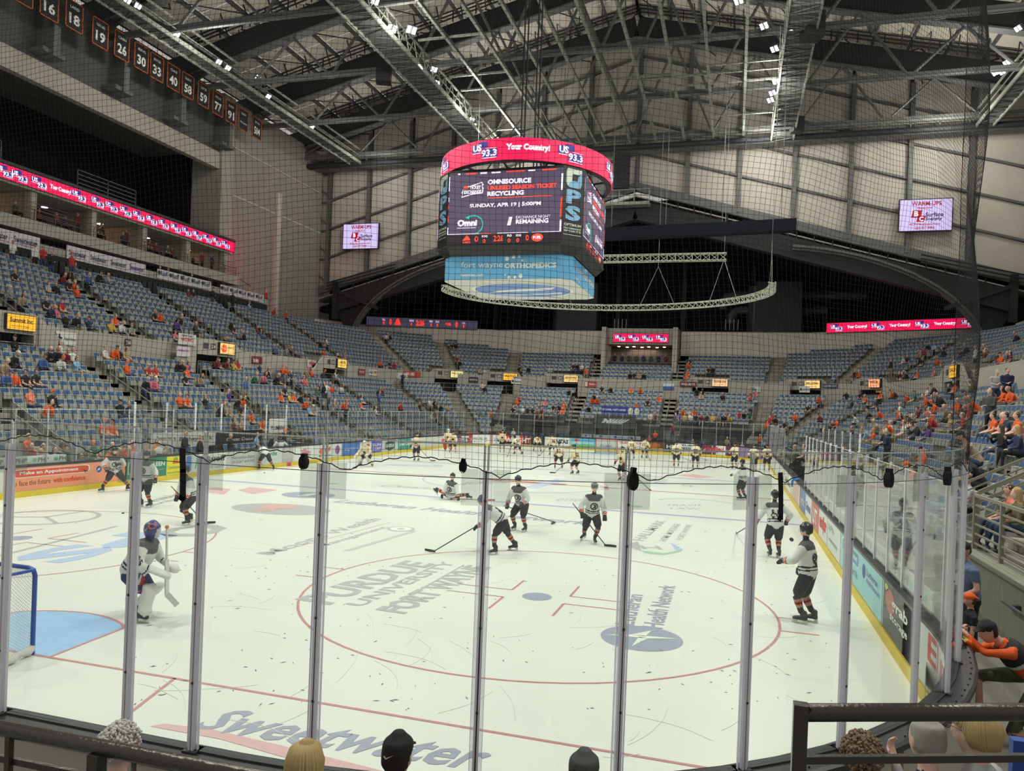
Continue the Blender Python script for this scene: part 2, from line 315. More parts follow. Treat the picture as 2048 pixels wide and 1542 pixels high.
# ---------------------------------------------------------------- skaters
# slots: 0 skin 1 jersey 2 pants 3 yoke 4 stripe/dark 5 orange 6 glove 7 boot 8 blade 9 sock 10 helmet 11 tan
def skater(J, vox=.024, goalie=False, name='skater', two=None, hair='short'):
    # J: hip, chest direction 'lean' vector, feet, hands, look; all in metres in the skater's frame (+Y forward)
    mb = MB(); bl = MB(); hip = Vector(J['hip']); tl = Vector(J['lean']).normalized(); n = 12
    rt = Vector(J.get('right', (1, 0, 0))); rt = (rt-tl*rt.dot(tl)).normalized()
    fw = tl.cross(rt)*-1
    if fw.y < -.2: fw = -fw
    ch = hip+tl*.28; sh = hip+tl*.50; g = .005 if not goalie else .04
    def ring(p, rx, ry): return (*p, rx, ry)
    mb.loft([ring(hip-tl*.04, .20+g, .16+g), ring(hip+tl*.03, .21+g, .17+g)], 1, 16, side=rt)
    mb.loft([ring(hip+tl*.045, .205+g, .165+g), ring(hip+tl*.06, .205+g, .165+g)], 4, 16, side=rt, cap=.05)
    mb.loft([ring(hip+tl*.075, .205+g, .165+g), ring(hip+tl*.09, .205+g, .165+g)], 1, 16, side=rt, cap=.05)
    mb.loft([ring(hip+tl*.105, .205+g, .165+g), ring(hip+tl*.12, .205+g, .165+g)], 4, 16, side=rt, cap=.05)
    mb.loft([ring(hip+tl*.14, .20+g, .16+g), ring(ch, .21+g, .165+g), ring(ch+tl*.12, .22+g, .155+g)], 1, 16, side=rt, cap=.2)
    mb.loft([ring(ch+tl*.15, .215+g, .15+g), ring(sh, .20+g, .125+g), ring(sh+tl*.06, .10, .09)], 3, 16, side=rt, cap=.1)
    nk = sh+tl*.06; look = Vector(J['look']).normalized()
    hd = nk+tl*.07+Vector((0, 0, .12))
    mb.loft([(*sh, .07), (*(nk+Vector((0, 0, .02))), .06), (*(nk.lerp(hd, .6)), .055)], 4, 10)
    head(mb, hd, look, Vector((0, 0, 1))+tl*.3, 'none')
    r = look.cross(Vector((0, 0, 1))).normalized(); u = r.cross(look)
    def H(x, y, z): return hd+r*x+look*y+u*z
    if goalie:
        mb.loft([(*H(0, -.01, .135), .06, .07), (*H(0, 0, .09), .115, .13), (*H(0, 0, .0), .122, .14), (*H(0, .015, -.08), .10, .12), (*H(0, .03, -.13), .06, .08)], 10, 14, side=r)
        mb.loft([(*H(0, .10, .05), .06, .05), (*H(0, .115, -.02), .06, .045), (*H(0, .11, -.09), .045, .04)], 11, 10, side=r)
    else:
        mb.loft([(*H(0, -.015, .135), .06, .075), (*H(0, -.015, .105), .098, .12), (*H(0, -.018, .06), .105, .128), (*H(0, -.03, .025), .104, .112)], 10, 14, side=r)
        mb.loft([(*H(0, -.05, .03), .10, .085), (*H(0, -.055, -.03), .09, .07)], 10, 12, side=r)
    gl = []
    for i in (0, 1):
        sg = -1 if i == 0 else 1; ft = Vector(J['feet'][i]); hp = hip+rt*(sg*.10)-tl*.05
        kn, ft = ik(hp, ft, .425, .405, J.get('kpole', (sg*.25, 1, 0)))
        pm = hp.lerp(kn, .85)
        mb.loft([(*hp, .128+g*.5), (*hp.lerp(kn, .5), .118+g*.5), (*pm, .108)], 2, n)
        a = kn; c = ft+Vector((0, 0, .10)); dk = (c-a)
        if goalie:
            fdir = Vector((dk.y*0, 1, 0)); fo = (Vector(J.get('pad', (0, 1, 0)))).normalized()*.07
            mb.loft([(*(a-dk*.38+fo), .15, .07), (*(a+fo*1.3), .155, .085), (*(a+dk*.5+fo), .15, .08), (*(a+dk*1.02+fo), .14, .075), (*(a+dk*1.15+fo*2), .12, .06)], 9, 12, side=Vector((0, 0, 1)).cross(fo).normalized(), cap=.2)
        else:
            seg = [(0, .14, 9, .080), (.14, .24, 11, .078), (.25, .32, 5, .077), (.33, .45, 9, .076), (.46, .53, 5, .072), (.54, .64, 11, .068), (.65, 1, 9, .058)]
            for t0, t1, mi, rr in seg: mb.loft([(*(a+dk*t0), rr), (*(a+dk*t1), rr-.004)], mi, n, cap=.12)
        fd = Vector(J['fdir'][i] if 'fdir' in J else (0, 1, 0)).normalized(); fz = Vector((0, 0, 1))
        if 'ftilt' in J: fz = (fz+Vector(J['ftilt'][i])).normalized(); fd = (fd-fz*fd.dot(fz)).normalized()
        B = ft
        mb.loft([(*(B-fd*.05+fz*.12), .05, .055), (*(B-fd*.05+fz*.03), .045, .055)], 7, 10)
        mb.loft([(*(B-fd*.09), .042, .04), (*(B+fd*.03+fz*.005), .046, .045), (*(B+fd*.14-fz*.01), .042, .032)], 7, 10, side=fd.cross(fz))
        RM = Matrix((fd.cross(fz), fd, fz)).transposed()
        bl.box((-.006, -.12, -.10), (.006, .17, -.075), 0, RM, B); bl.box((-.018, -.11, -.08), (.018, -.05, -.03), 1, RM, B); bl.box((-.018, .07, -.08), (.018, .14, -.03), 1, RM, B)
        S = sh+rt*(sg*(.178+g))-tl*.03; hn = Vector(J['hands'][i])
        el, hn = ik(S, hn, .30, .27, J.get('epole', [(-.7, -.5, -.3), (.7, -.5, -.3)])[i])
        mb.loft([(*(S-rt*sg*.06), .095+g*.4), (*(S+rt*sg*.01), .092+g*.4)], 3, n)
        mb.loft([(*S.lerp(el, .12), .088+g*.4), (*el, .078)], 1, n)
        mb.loft([(*el, .082), (*el.lerp(hn, .45), .075)], 1, n)
        mb.loft([(*el.lerp(hn, .47), .076), (*el.lerp(hn, .52), .076)], 4, n, cap=.05)
        mb.loft([(*el.lerp(hn, .55), .073), (*el.lerp(hn, .72), .07)], 1, n, cap=.1)
        dr = (hn-el).normalized()
        if goalie:
            bn = (Vector((0, 1, 0))).normalized()
            if i == 1: mb.loft([(*(hn-dr*.15+bn*.05), .11, .05), (*(hn+dr*.12+bn*.05), .12, .05), (*(hn+dr*.22+bn*.05), .09, .04)], 9, 12, side=Vector((0, 0, 1)).cross(bn), cap=.1)
            else: mb.loft([(*(hn-dr*.05), .07, .06), (*(hn+dr*.10), .13, .08), (*(hn+dr*.2), .09, .06)], 9, 12)
        else:
            mb.loft([(*(hn-dr*.12), .07), (*(hn-dr*.08), .068)], 5, n, cap=.1)
            mb.loft([(*(hn-dr*.05), .06, .055), (*(hn+dr*.03), .062, .05)], 6, n)
            sd = dr.cross(Vector((0, 0, 1))); sd = sd.normalized() if sd.length > .1 else Vector((1, 0, 0)); up = sd.cross(dr)
            for q in (-.045, -.015, .015, .045):
                p0 = hn+dr*.05+sd*q; mb.loft([(*p0, .021), (*(p0+dr*.04-up*.02), .02), (*(p0+dr*.035-up*.06), .018)], 6, 7)
            mb.loft([(*(hn+dr*.0+sd*.05*-sg), .021), (*(hn+dr*.05+sd*.055*-sg-up*.03), .018)], 6, 7)
        gl.append(hn+dr*.06)
    mats = TEAM[two or 'home'] if not goalie else TEAM[two or 'homegoal']
    me = remesh(mb, vox, mats, name)
    return dict(me=me, blades=bl.mesh('skate_blades', [M('blade_steel', (.6, .6, .58), .3, .6), M('blade_holder', (.55, .55, .53), .5)]), hands=gl, hd=hd, look=look, sh=sh, tl=tl, rt=rt, hip=hip)
m_ = M
TEAM = {'home': [SKIN2, m_('jersey_white', (.62, .63, .62), .8, noise=.06, scale=14), m_('pants_black', (.018, .019, .022), .7), m_('yoke_grey', (.085, .08, .085), .8), m_('stripe_black', (.02, .02, .022), .8), m_('trim_orange', (.75, .07, .012), .7),
                 m_('glove_black', (.02, .02, .02), .6), m_('boot_black', (.03, .03, .032), .4), m_('blade_steel', (.6, .6, .58), .3, .6), m_('sock_black', (.035, .034, .04), .9), m_('helmet_black', (.02, .02, .022), .25), m_('sock_tan', (.30, .27, .25), .9)]}
TEAM['away'] = list(TEAM['home']); TEAM['away'][1] = m_('jersey_cream', (.72, .63, .42), .8, noise=.06, scale=14); TEAM['away'][9] = m_('sock_cream', (.66, .55, .40), .9); TEAM['away'][3] = TEAM['away'][1]; TEAM['away'][4] = m_('trim_maroon', (.10, .02, .02), .8)
TEAM['homegoal'] = list(TEAM['home']); TEAM['homegoal'][2] = m_('pants_navy', (.02, .035, .11), .7); TEAM['homegoal'][9] = m_('pad_white', (.62, .62, .60), .5, noise=.1, scale=10); TEAM['homegoal'][10] = m_('mask_navy', (.05, .06, .22), .3); TEAM['homegoal'][11] = m_('mask_cage', (.5, .5, .52), .4)
TEAM['awaygoal'] = list(TEAM['away']); TEAM['awaygoal'][9] = m_('pad_cream', (.75, .70, .55), .5); TEAM['awaygoal'][10] = m_('mask_cream', (.7, .65, .5), .3); TEAM['awaygoal'][11] = TEAM['homegoal'][11]
TEAM['awaygoal2'] = list(TEAM['awaygoal']); TEAM['awaygoal2'][9] = m_('pad_red', (.55, .04, .04), .5)
U3 = (0, 0, 1)
SK = {}
def J(hip, lean, feet, hands, look=(0, 1, -.2), **k): return dict(hip=hip, lean=lean, feet=feet, hands=hands, look=look, **k)
SK['goalie'] = skater(J((0, -.10, .80), (0, .50, 1), [(-.30, -.16, .10), (.24, .16, .10)], [(-.20, .40, .86), (.24, .36, .84)], (.15, 1, -.25), pad=(.25, 1, .1), fdir=[(-.2, 1, 0), (.3, 1, 0)]), .02, True, 'skater_goalie')
SK['lunge'] = skater(J((0, 0, .80), (.06, .30, 1), [(-.48, .02, .10), (.42, .22, .10)], [(-.10, .36, 1.05), (.30, .22, .85)], (.3, 1, -.1), kpole=(0, 1, 0), fdir=[(-.8, .5, 0), (.9, .6, 0)]), .022, False, 'skater_lunge')
SK['front'] = skater(J((0, 0, .94), (0, .06, 1), [(-.16, .0, .10), (.16, .04, .10)], [(-.42, .08, .92), (.42, .10, .94)], (0, 1, -.25)), .022, False, 'skater_front')
SK['step'] = skater(J((0, 0, .82), (.02, .32, 1), [(-.22, .24, .10), (.26, -.18, .10)], [(-.26, .34, .74), (.16, .34, .76)], (.1, 1, -.25)), .022, False, 'skater_step')
SK['stretch'] = skater(J((.12, -.05, .20), (-.22, .25, 1), [(.98, -.16, .30), (-.42, -.62, .10)], [(-.42, .28, .10), (.34, .28, .10)], (-.15, 1, .25), kpole=(.3, .2, 1), fdir=[(.5, .3, .6), (-.5, -.5, 0)], epole=[(-1, -.3, 0), (1, -.3, 0)]), .022, False, 'skater_stretch')
SK['bend'] = skater(J((0, -.02, .86), (0, .95, .62), [(-.22, .20, .10), (.30, -.42, .10)], [(-.18, .66, .70), (.16, .42, .78)], (0, 1, -.5), fdir=[(-.3, 1, 0), (.4, 1, -.1)]), .02, False, 'skater_bend')
SK['hunch'] = skater(J((0, -.05, .86), (0, .50, 1), [(-.20, .06, .10), (.20, .02, .10)], [(-.22, .34, .86), (.28, .34, .78)], (-.3, 1, -.2)), .02, False, 'skater_hunch')
SK['stride'] = skater(J((0, 0, .86), (0, .34, 1), [(-.08, .16, .10), (.14, -.40, .14)], [(-.30, .30, .78), (.34, .30, .84)], (0, 1, -.2), fdir=[(0, 1, 0), (.7, .6, -.3)]), .02, False, 'skater_stride')
SK['back'] = skater(J((0, 0, .90), (0, .22, 1), [(-.10, .06, .10), (.10, -.06, .10)], [(-.40, .34, .90), (.36, .18, .95)], (-.2, 1, -.1)), .02, False, 'skater_back')
SK['upright'] = skater(J((0, 0, .94), (.0, .10, 1), [(-.11, .06, .10), (.13, -.06, .10)], [(-.24, .40, 1.12), (.22, .22, .92)], (0, 1, -.2)), .018, False, 'skater_upright')
SK['ahunch'] = skater(J((0, -.05, .86), (0, .42, 1), [(-.22, .06, .10), (.22, .02, .10)], [(-.24, .36, .80), (.28, .34, .84)], (-.1, 1, -.2)), .034, False, 'skater_far_hunch', 'away')
SK['aup'] = skater(J((0, 0, .94), (0, .10, 1), [(-.15, .02, .10), (.15, .0, .10)], [(-.28, .30, .92), (.30, .26, .96)], (0, 1, -.2)), .034, False, 'skater_far_up', 'away')
SK['abend'] = skater(J((0, -.05, .80), (0, .9, .7), [(-.28, .12, .10), (.30, -.12, .10)], [(-.16, .62, .62), (.20, .50, .66)], (0, 1, -.3)), .034, False, 'skater_far_bend', 'away')
SK['agoal'] = skater(J((0, -.08, .66), (0, .6, .95), [(-.42, .0, .10), (.38, .1, .10)], [(-.40, .45, .70), (.36, .45, .62)], (0, 1, -.1), fdir=[(-.4, 1, 0), (.4, 1, 0)]), .034, True, 'skater_far_goalie', 'awaygoal')
SK['agoal2'] = skater(J((0, -.02, .86), (0, .25, 1), [(-.20, .0, .10), (.20, .05, .10)], [(-.40, .35, .85), (.36, .35, .80)], (0, 1, -.1)), .034, True, 'skater_far_goalie_up', 'awaygoal2')
# ================================================================ rink
RX, RYF, RR = 12.95, 60.96, 6.1
def path(off=0.0, y0=None, da=5):
    # closed rounded rectangle, from the middle of the near end, turning right (+X)
    P = []; r = RR+off; cx = RX-RR; c0, c1 = RR, RYF-RR
    P.append((0, -off, 0))
    for cxx, cyy, a0 in ((cx, c0, -90), (cx, c1, 0), (-cx, c1, 90), (-cx, c0, 180)):
        for a in range(0, 91, da):
            t = math.radians(a0+a); P.append((cxx+r*math.cos(t), cyy+r*math.sin(t), 0))
    P.append((0, -off, 0)); return [Vector(p) for p in P]
def sweep(mb, pts, prof, mi=0, closed=False):
    # prof: list of (outward, z); extruded along pts with the outward normal to the right of travel
    n = len(pts); rows = []
    for i, p in enumerate(pts):
        a = pts[max(i-1, 0)]; b = pts[min(i+1, n-1)]
        if closed and i in (0, n-1): a = pts[-2]; b = pts[1]
        d = (b-a); d.z = 0; d.normalize(); nr = Vector((d.y, -d.x, 0))
        rows.append([p+nr*o+Vector((0, 0, z)) for o, z in prof])
    k = len(prof); vs = [v for r in rows for v in r]
    fs = [(i*k+j, i*k+(j+1) % k, (i+1)*k+(j+1) % k, (i+1)*k+j) for i in range(n-1) for j in range(k)]
    if not closed: fs += [tuple(range(k-1, -1, -1)), tuple((n-1)*k+j for j in range(k))]
    mb.add(vs, fs, mi)
CEN = path(0)
cum = [0]
for a_, b_ in zip(CEN, CEN[1:]): cum.append(cum[-1]+(b_-a_).length)
PL = cum[-1]
def at_s(s, off=0.0):
    s %= PL
    import bisect
    i = min(max(bisect.bisect_right(cum, s)-1, 0), len(CEN)-2)
    a, b = CEN[i], CEN[i+1]; d = (b-a).normalized(); nr = Vector((d.y, -d.x, 0))
    return a+d*(s-cum[i])+nr*off, d, nr
def s_of(x=None, y=None, side='right'):
    # arc position of a point on a straight side
    if side == 'near': return x % PL
    c = RX-RR; q = RR*PI/2*.9994
    if side == 'right': return c+q+(y-RR)
    if side == 'far': return c+q+(RYF-2*RR)+q+(c-x)
    return c+3*q+(RYF-2*RR)+2*c+(RYF-RR-y)
# ice slab
mi = bpy.data.materials.new('ice'); mi.use_nodes = True; nt = mi.node_tree; b = nt.nodes['Principled BSDF']
b.inputs['Roughness'].default_value = .28; b.inputs['Specular IOR Level'].default_value = .22
tc = nt.nodes.new('ShaderNodeTexCoord'); n1 = nt.nodes.new('ShaderNodeTexNoise'); n1.inputs['Scale'].default_value = .35; n1.inputs['Detail'].default_value = 5
n2 = nt.nodes.new('ShaderNodeTexNoise'); n2.inputs['Scale'].default_value = 60; n2.inputs['Detail'].default_value = 2
nt.links.new(tc.outputs['Object'], n1.inputs['Vector']); nt.links.new(tc.outputs['Object'], n2.inputs['Vector'])
mx = nt.nodes.new('ShaderNodeMix'); mx.data_type = 'RGBA'; mx.inputs[6].default_value = (.71, .745, .69, 1); mx.inputs[7].default_value = (.81, .825, .765, 1)
ad = nt.nodes.new('ShaderNodeMath'); ad.operation = 'MULTIPLY_ADD'; ad.inputs[1].default_value = .25
nt.links.new(n2.outputs[0], ad.inputs[0]); nt.links.new(n1.outputs[0], ad.inputs[2]); sb = nt.nodes.new('ShaderNodeMath'); sb.operation = 'SUBTRACT'; sb.inputs[1].default_value = .12
nt.links.new(ad.outputs[0], sb.inputs[0]); nt.links.new(sb.outputs[0], mx.inputs[0]); nt.links.new(mx.outputs[2], b.inputs['Base Color'])
bp = nt.nodes.new('ShaderNodeBump'); bp.inputs['Strength'].default_value = .12; bp.inputs['Distance'].default_value = .01
nt.links.new(n2.outputs[0], bp.inputs['Height']); nt.links.new(bp.outputs[0], b.inputs['Normal'])
mb = MB(); mb.prism([(p.x, p.y) for p in path(.05)[:-1]], -.05, 0)
ice = obj('floor', mb, mi, kind='structure')
mb = MB(); mb.box((-60, -12, -.35), (60, 96, -.06)); obj('floor_hall', mb, M('concrete_floor', (.20, .19, .165), .8, noise=.2, scale=2), kind='structure')
# painted lines (under the ice, so pale), 3 mm proud slabs
def paint(name, col, soft=.2):
    return M(name, tuple(c*(1-soft)+.76*soft for c in col), .4, noise=.18, scale=9)
RED = paint('line_red', (.48, .10, .10), .22); BLU = paint('line_blue', (.20, .24, .52), .30); GRY = paint('ice_print_grey', (.27, .29, .29), .35); NAV = paint('ice_print_navy', (.14, .18, .32), .32)
CYB = paint('crease_blue', (.22, .48, .82), .18); ORG = paint('ice_print_orange', (.62, .18, .12), .40); GRN = paint('ice_print_green', (.12, .45, .20), .40); PIN = paint('ice_print_red', (.62, .18, .18), .42); LBL = paint('ice_print_blue', (.25, .42, .74), .35)
ZI = .003
def iline(a, b, w, mat, name='line', z=ZI):
    a = Vector((*a, z)); b = Vector((*b, z)); d = (b-a).normalized(); n = Vector((-d.y, d.x, 0))*w/2
    return flat([a-n, b-n, b+n, a+n], mat, ice, name)
def iarc(c, r, w, a0, a1, mat, name='circle', n=72, z=ZI, sx=1):
    mb = MB(); vs = []
    for i in range(n+1):
        t = math.radians(a0+(a1-a0)*i/n)
        for q in (r-w/2, r+w/2): vs.append((c[0]+q*math.cos(t)*sx, c[1]+q*math.sin(t), z))
    mb.add(vs, [(2*i, 2*i+1, 2*i+3, 2*i+2) for i in range(n)]); return obj(name, mb, mat, ice)
def disc(c, r, mat, name='spot', z=ZI, ry=None, rot=0, n=40):
    ry = ry or r; rt = math.radians(rot); pts = []
    for i in range(n):
        x, y = r*math.cos(2*PI*i/n), ry*math.sin(2*PI*i/n); pts.append((c[0]+x*math.cos(rt)-y*math.sin(rt), c[1]+x*math.sin(rt)+y*math.cos(rt), z))
    return flat(pts, mat, ice, name)
GX = 12.45
for y in (3.353, RYF-3.353): iline((-GX, y), (GX, y), .055, RED, 'goal_line')
for y in (22.71, 38.25): iline((-12.9, y), (12.9, y), .29, BLU, 'blue_line')
iline((-12.9, 30.48), (12.9, 30.48), .26, RED, 'center_line')
iarc((0, 30.48), 4.57, .055, 0, 360, BLU, 'center_circle')
for sx in (-1, 1):
    for s_, yg in ((1, 3.353), (-1, RYF-3.353)):
        yc = yg+s_*6.096; cx = sx*6.706
        iarc((cx, yc), 4.57, .05, 0, 360, RED, 'faceoff_circle'); disc((cx, yc), .30, NAV, 'faceoff_spot')
        for ax in (-1, 1):
            for by in (-1, 1):
                x0 = cx+ax*.61; y0 = yc+by*.30
                iline((x0, y0), (x0+ax*1.2, y0), .05, RED, 'hash_mark'); iline((x0, y0), (x0, y0+by*.9), .05, RED, 'hash_mark')
            for by in (-1, 1): iline((cx+ax*4.57, yc+by*.45), (cx+ax*5.2, yc+by*.45), .05, RED, 'hash_mark')
        iline((sx*3.35, yg), (sx*4.27, yg-s_*3.3), .05, RED, 'trapezoid_line')
        disc((cx, 30.48-s_*6.1), .30, GRN if sx > 0 else GRN, 'neutral_spot')
for s_, yg in ((1, 3.353), (-1, RYF-3.353)):
    pts = [(-1.22, yg+s_*.03, ZI)]
    for i in range(25):
        t = PI-PI*i/24; x = 1.83*math.cos(t); y = 1.83*math.sin(t)
        if abs(x) > 1.22: continue
        pts.append((x, yg+s_*y, ZI))
    pts.append((1.22, yg+s_*.03, ZI)); flat(pts, CYB, ice, 'goal_crease')
    if s_ > 0:
        mb = MB(); q = [Vector(p) for p in pts]
        for a, c in zip(q[1:-2], q[2:-1]): mb.beam(a+Vector((0, 0, .001)), c+Vector((0, 0, .001)), .05, .002)
        mb.beam(q[0], q[1], .05, .004); mb.beam(q[-2], q[-1], .05, .004); obj('crease_line', mb, RED, ice)
# printing under the ice: unprojected baselines
def itext(s, p0, p1, h, mat, bold=.03, up=None, name='ice_lettering', z=.004, slant=0):
    a = onZ(*p0, z); b = onZ(*p1, z); d = b-a; ud = Vector((-d.y, d.x, 0)).normalized()
    if up is not None: ud = Vector((*up, 0)).normalized()
    return text(s, a, d, ud, d.length, h, mat, ice, name, bold, slant=slant)
itext('PURDUE', (660, 1210), (872, 1128), .80, GRY, .03, name='ice_lettering')
itext('UNIVERSITY', (724, 1213), (914, 1126), .36, GRY, .02)
itext('FORT WAYNE', (810, 1228), (985, 1135), .62, GRY, .04)
a = onZ(770, 1219, 0); c = onZ(928, 1130, 0); iline((a.x, a.y), (c.x, c.y), .05, GRY, 'ice_rule')
itext('Sweetwater', (372, 1456), (940, 1540), .62, NAV, .02, up=(.05, 1), slant=.25)
mb = MB(); q = [onZ(u, v, .0035) for u, v in ((300, 1452), (330, 1447), (430, 1460), (560, 1490), (700, 1525), (820, 1555), (1000, 1590), (990, 1600), (800, 1578), (690, 1549), (560, 1512), (440, 1478), (330, 1458))]
mb.add(q, [tuple(range(len(q)))]); obj('ice_swoosh', mb, PIN, ice)
a0 = onZ(1262, 1288, 0)
disc((onZ(1283, 1276, 0).x, onZ(1283, 1276, 0).y), .68, NAV, 'ice_logo_disc', z=.003)
cc = onZ(1283, 1276, .006); mb = MB()
wht = M('ice_print_white', (.74, .80, .70), .4)
for q in ([(-.62, -.05), (-.2, .12), (.62, .22), (.1, .02)], [(-.2, .12), (.12, .5), (.05, .12)], [(.1, .02), (-.1, -.5), (-.05, .05)]): mb.add([(cc.x+x, cc.y+y, .006) for x, y in q], [(0, 1, 2, 3)[:len(q)]])
obj('ice_logo_mark', mb, wht, ice)
itext('Lutheran', (1268, 1252), (1287, 1190), .34, NAV, .02)
itext('Health Network', (1326, 1258), (1352, 1172), .36, NAV, .02)
itext('HALLMARK', (1287, 1082), (1333, 1042), .34, GRY, .02)
itext('HOME MORTGAGE', (1332, 1083), (1362, 1048), .22, GRY, .01); itext('FORT WAYNE', (1365, 1080), (1385, 1050), .2, GRY, .01)
for pts, mt in (([(1250, 1088), (1276, 1083), (1283, 1101), (1276, 1100)], GRY), ([(1283, 1101), (1330, 1106), (1366, 1098), (1362, 1103), (1328, 1110), (1290, 1106)], GRN), ([(1340, 1085), (1352, 1090), (1366, 1099), (1352, 1101)], LBL)):
    flat([onZ(u, v, .004) for u, v in pts], mt, ice, 'ice_logo_piece')
itext('H', (1286, 1098), (1326, 1099), .5, GRY, .02)
itext('Moore Wealth', (545, 1110), (765, 1038), .46, GRY, .02); itext('Management', (650, 1095), (782, 1055), .34, GRY, .01)
a = onZ(530, 1110, 0); c = onZ(780, 1045, 0); iline((a.x, a.y), (c.x, c.y), .04, PIN, 'ice_rule')
a = onZ(692, 1102, 0); c = onZ(830, 1062, 0); iline((a.x, a.y), (c.x, c.y), .16, M('ice_print_pale', (.50, .55, .50), .4), 'ice_rule'); disc((onZ(802, 1058, 0).x, onZ(802, 1058, 0).y), .42, GRY, 'ice_logo_disc'); disc((onZ(802, 1058, 0).x, onZ(802, 1058, 0).y), .32, wht, 'ice_logo_disc', z=.005); disc((onZ(802, 1058, 0).x, onZ(802, 1058, 0).y), .12, GRY, 'ice_logo_disc', z=.007)
p = onZ(562, 1018, 0); disc((p.x, p.y), 1.75, GRY, 'ice_logo_disc', ry=1.15)
itext('KOMETS', (530, 1024), (602, 1012), .7, ORG, .06, z=.006); p = onZ(560, 1013, 0); disc((p.x, p.y), .6, ORG, 'ice_logo_mark', z=.005)
p = onZ(617, 990, 0); disc((p.x, p.y), 1.05, NAV, 'ice_logo_disc', ry=.9); flat([onZ(u, v, .006) for u, v in ((592, 992), (612, 988), (650, 985), (615, 992))], wht, ice, 'ice_logo_mark')
itext('Lutheran Health Network', (664, 1004), (1172, 1050), .85, NAV, .02, up=(0, 1), slant=.2)
itext('Omni', (750, 972), (860, 979), .8, GRY, 0, up=(0, 1), slant=.3); itext('OTTO', (1110, 1001), (1158, 1003), .8, GRY, 0, up=(0, 1))
for q in ([(400, 983), (430, 974), (462, 978), (448, 989)], [(475, 980), (500, 974), (556, 980), (505, 988)]): flat([onZ(u, v, .003) for u, v in q], PIN, ice, 'ice_logo_piece')
itext('PS', (262, 1062), (2, 1118), 1.5, LBL, .04); itext('O', (392, 1046), (285, 1068), 1.5, GRY, .04); a = onZ(0, 1112, 0); c = onZ(235, 1052, 0); iline((a.x, a.y), (c.x, c.y), .12, GRY, 'ice_rule')
p = onZ(92, 1034, 0); iarc((p.x, p.y), 1.35, .14, 0, 360, GRY, 'ice_logo_ring'); 
for a_ in (90, 210, 330): iline((p.x, p.y), (p.x+1.3*math.cos(math.radians(a_)), p.y+1.3*math.sin(math.radians(a_))), .12, GRY, 'ice_logo_spoke')
itext('Mercedes-Benz', (305, 1005), (372, 988), .5, GRY, .01); itext('of Fort Wayne', (312, 1012), (372, 997), .4, GRY, .01)
# centre emblem
disc((0.3, 30.6), 2.3, ORG, 'ice_logo_disc', ry=1.0); itext('KOMETS', (912, 970), (1010, 966), 1.6, GRY, .05, z=.006, up=(0, 1)); itext('meijer', (1088, 978), (1150, 960), 1.3, LBL, .03); iarc((2.5, 29.8), 2.2, .2, -10, 60, PIN, 'ice_logo_ring')
itext('TRAVIS', (1330, 1012), (1402, 1012), .6, GRY, 0, up=(0, 1)); itext('LAW', (1340, 1018), (1400, 1019), .5, GRY, 0, up=(0, 1)); iarc((9.0, 26.6), 1.7, .12, 20, 160, GRN, 'ice_logo_ring')
itext('SCB', (1362, 972), (1385, 974), .9, GRY, .02, up=(0, 1)); iarc((7.5, 34.8), 1.0, .2, 120, 250, LBL, 'ice_logo_ring')
flat([onZ(u, v, .003) for u, v in ((1350, 950), (1385, 948), (1428, 954), (1395, 956))], PIN, ice, 'ice_logo_piece')
itext('Lassus', (620, 955), (690, 948), .8, GRN, 0, up=(0, 1)); itext('GREAT LAKES', (760, 930), (880, 934), 1.0, LBL, 0, up=(0, 1))
# scratches and snow crumbs on the ice
mb = MB()
for k in range(300):
    if k < 230: u, v = random.uniform(250, 1680), 1120+300*random.random()**1.4
    else: u, v = random.uniform(0, 1500), random.uniform(1000, 1120)
    p = onZ(u, v, .004)
    if abs(p.x) > 12.5 or p.y < .5: continue
    t = random.uniform(0, PI); L = random.uniform(.01, .06); w = random.uniform(.004, .012); d = Vector((math.cos(t), math.sin(t), 0)); n = Vector((-d.y, d.x, 0))
    mb.add([p-d*L, p+n*w, p+d*L, p-n*w, p+Vector((0, 0, .008))], [(0, 1, 4), (1, 2, 4), (2, 3, 4), (3, 0, 4)])
obj('ice_scrapings', mb, M('ice_dirt', (.20, .23, .21), .8), kind='stuff', label='dark scrapings and snow crumbs scattered over the near ice', cat='debris')
mb = MB()
for k in range(60):
    p = onZ(random.uniform(300, 1700), random.uniform(1080, 1520), .0035); t = random.uniform(0, PI); L = random.uniform(.3, 1.3); q = p; a = t
    if p.y < .8: continue
    for i in range(8):
        e = q+Vector((math.cos(a), math.sin(a), 0))*L/8; mb.beam(q, e, .006, .002); q = e; a += random.uniform(-.02, .16)
obj('skate_scratches', mb, M('scratch', (.66, .72, .63), .5), ice, kind='stuff')
# ---------------------------------------------------------------- boards
WH = M('board_white', (.62, .66, .63), .35, noise=.05); BLK = M('board_cap_black', (.025, .026, .03), .35, noise=.3, scale=5); YEL = M('kick_yellow', (.70, .52, .03), .45, noise=.15, scale=4)
GB = M('board_back_grey', (.50, .48, .42), .6, noise=.15, scale=2)
boards = thing('rink_boards', (0, 0, 0), 'white dasher boards with black cap and yellow kickplate around the ice', 'boards')
mb = MB(); sweep(mb, path(0), [(0, .20), (.10, .20), (.10, 1.02), (0, 1.02)], 0, True); obj('board_facing', mb, WH, boards)
mb = MB(); sweep(mb, path(0), [(-.03, 0), (.12, 0), (.12, .20), (-.03, .205)], 0, True); obj('kick_plate', mb, YEL, boards)
mb = MB(); sweep(mb, path(0), [(-.02, 1.02), (.30, 1.02), (.30, 1.07), (.27, 1.085), (.12, 1.085), (.115, 1.10), (.04, 1.10), (.035, 1.08), (-.02, 1.075)], 0, True); obj('cap_rail', mb, BLK, boards)
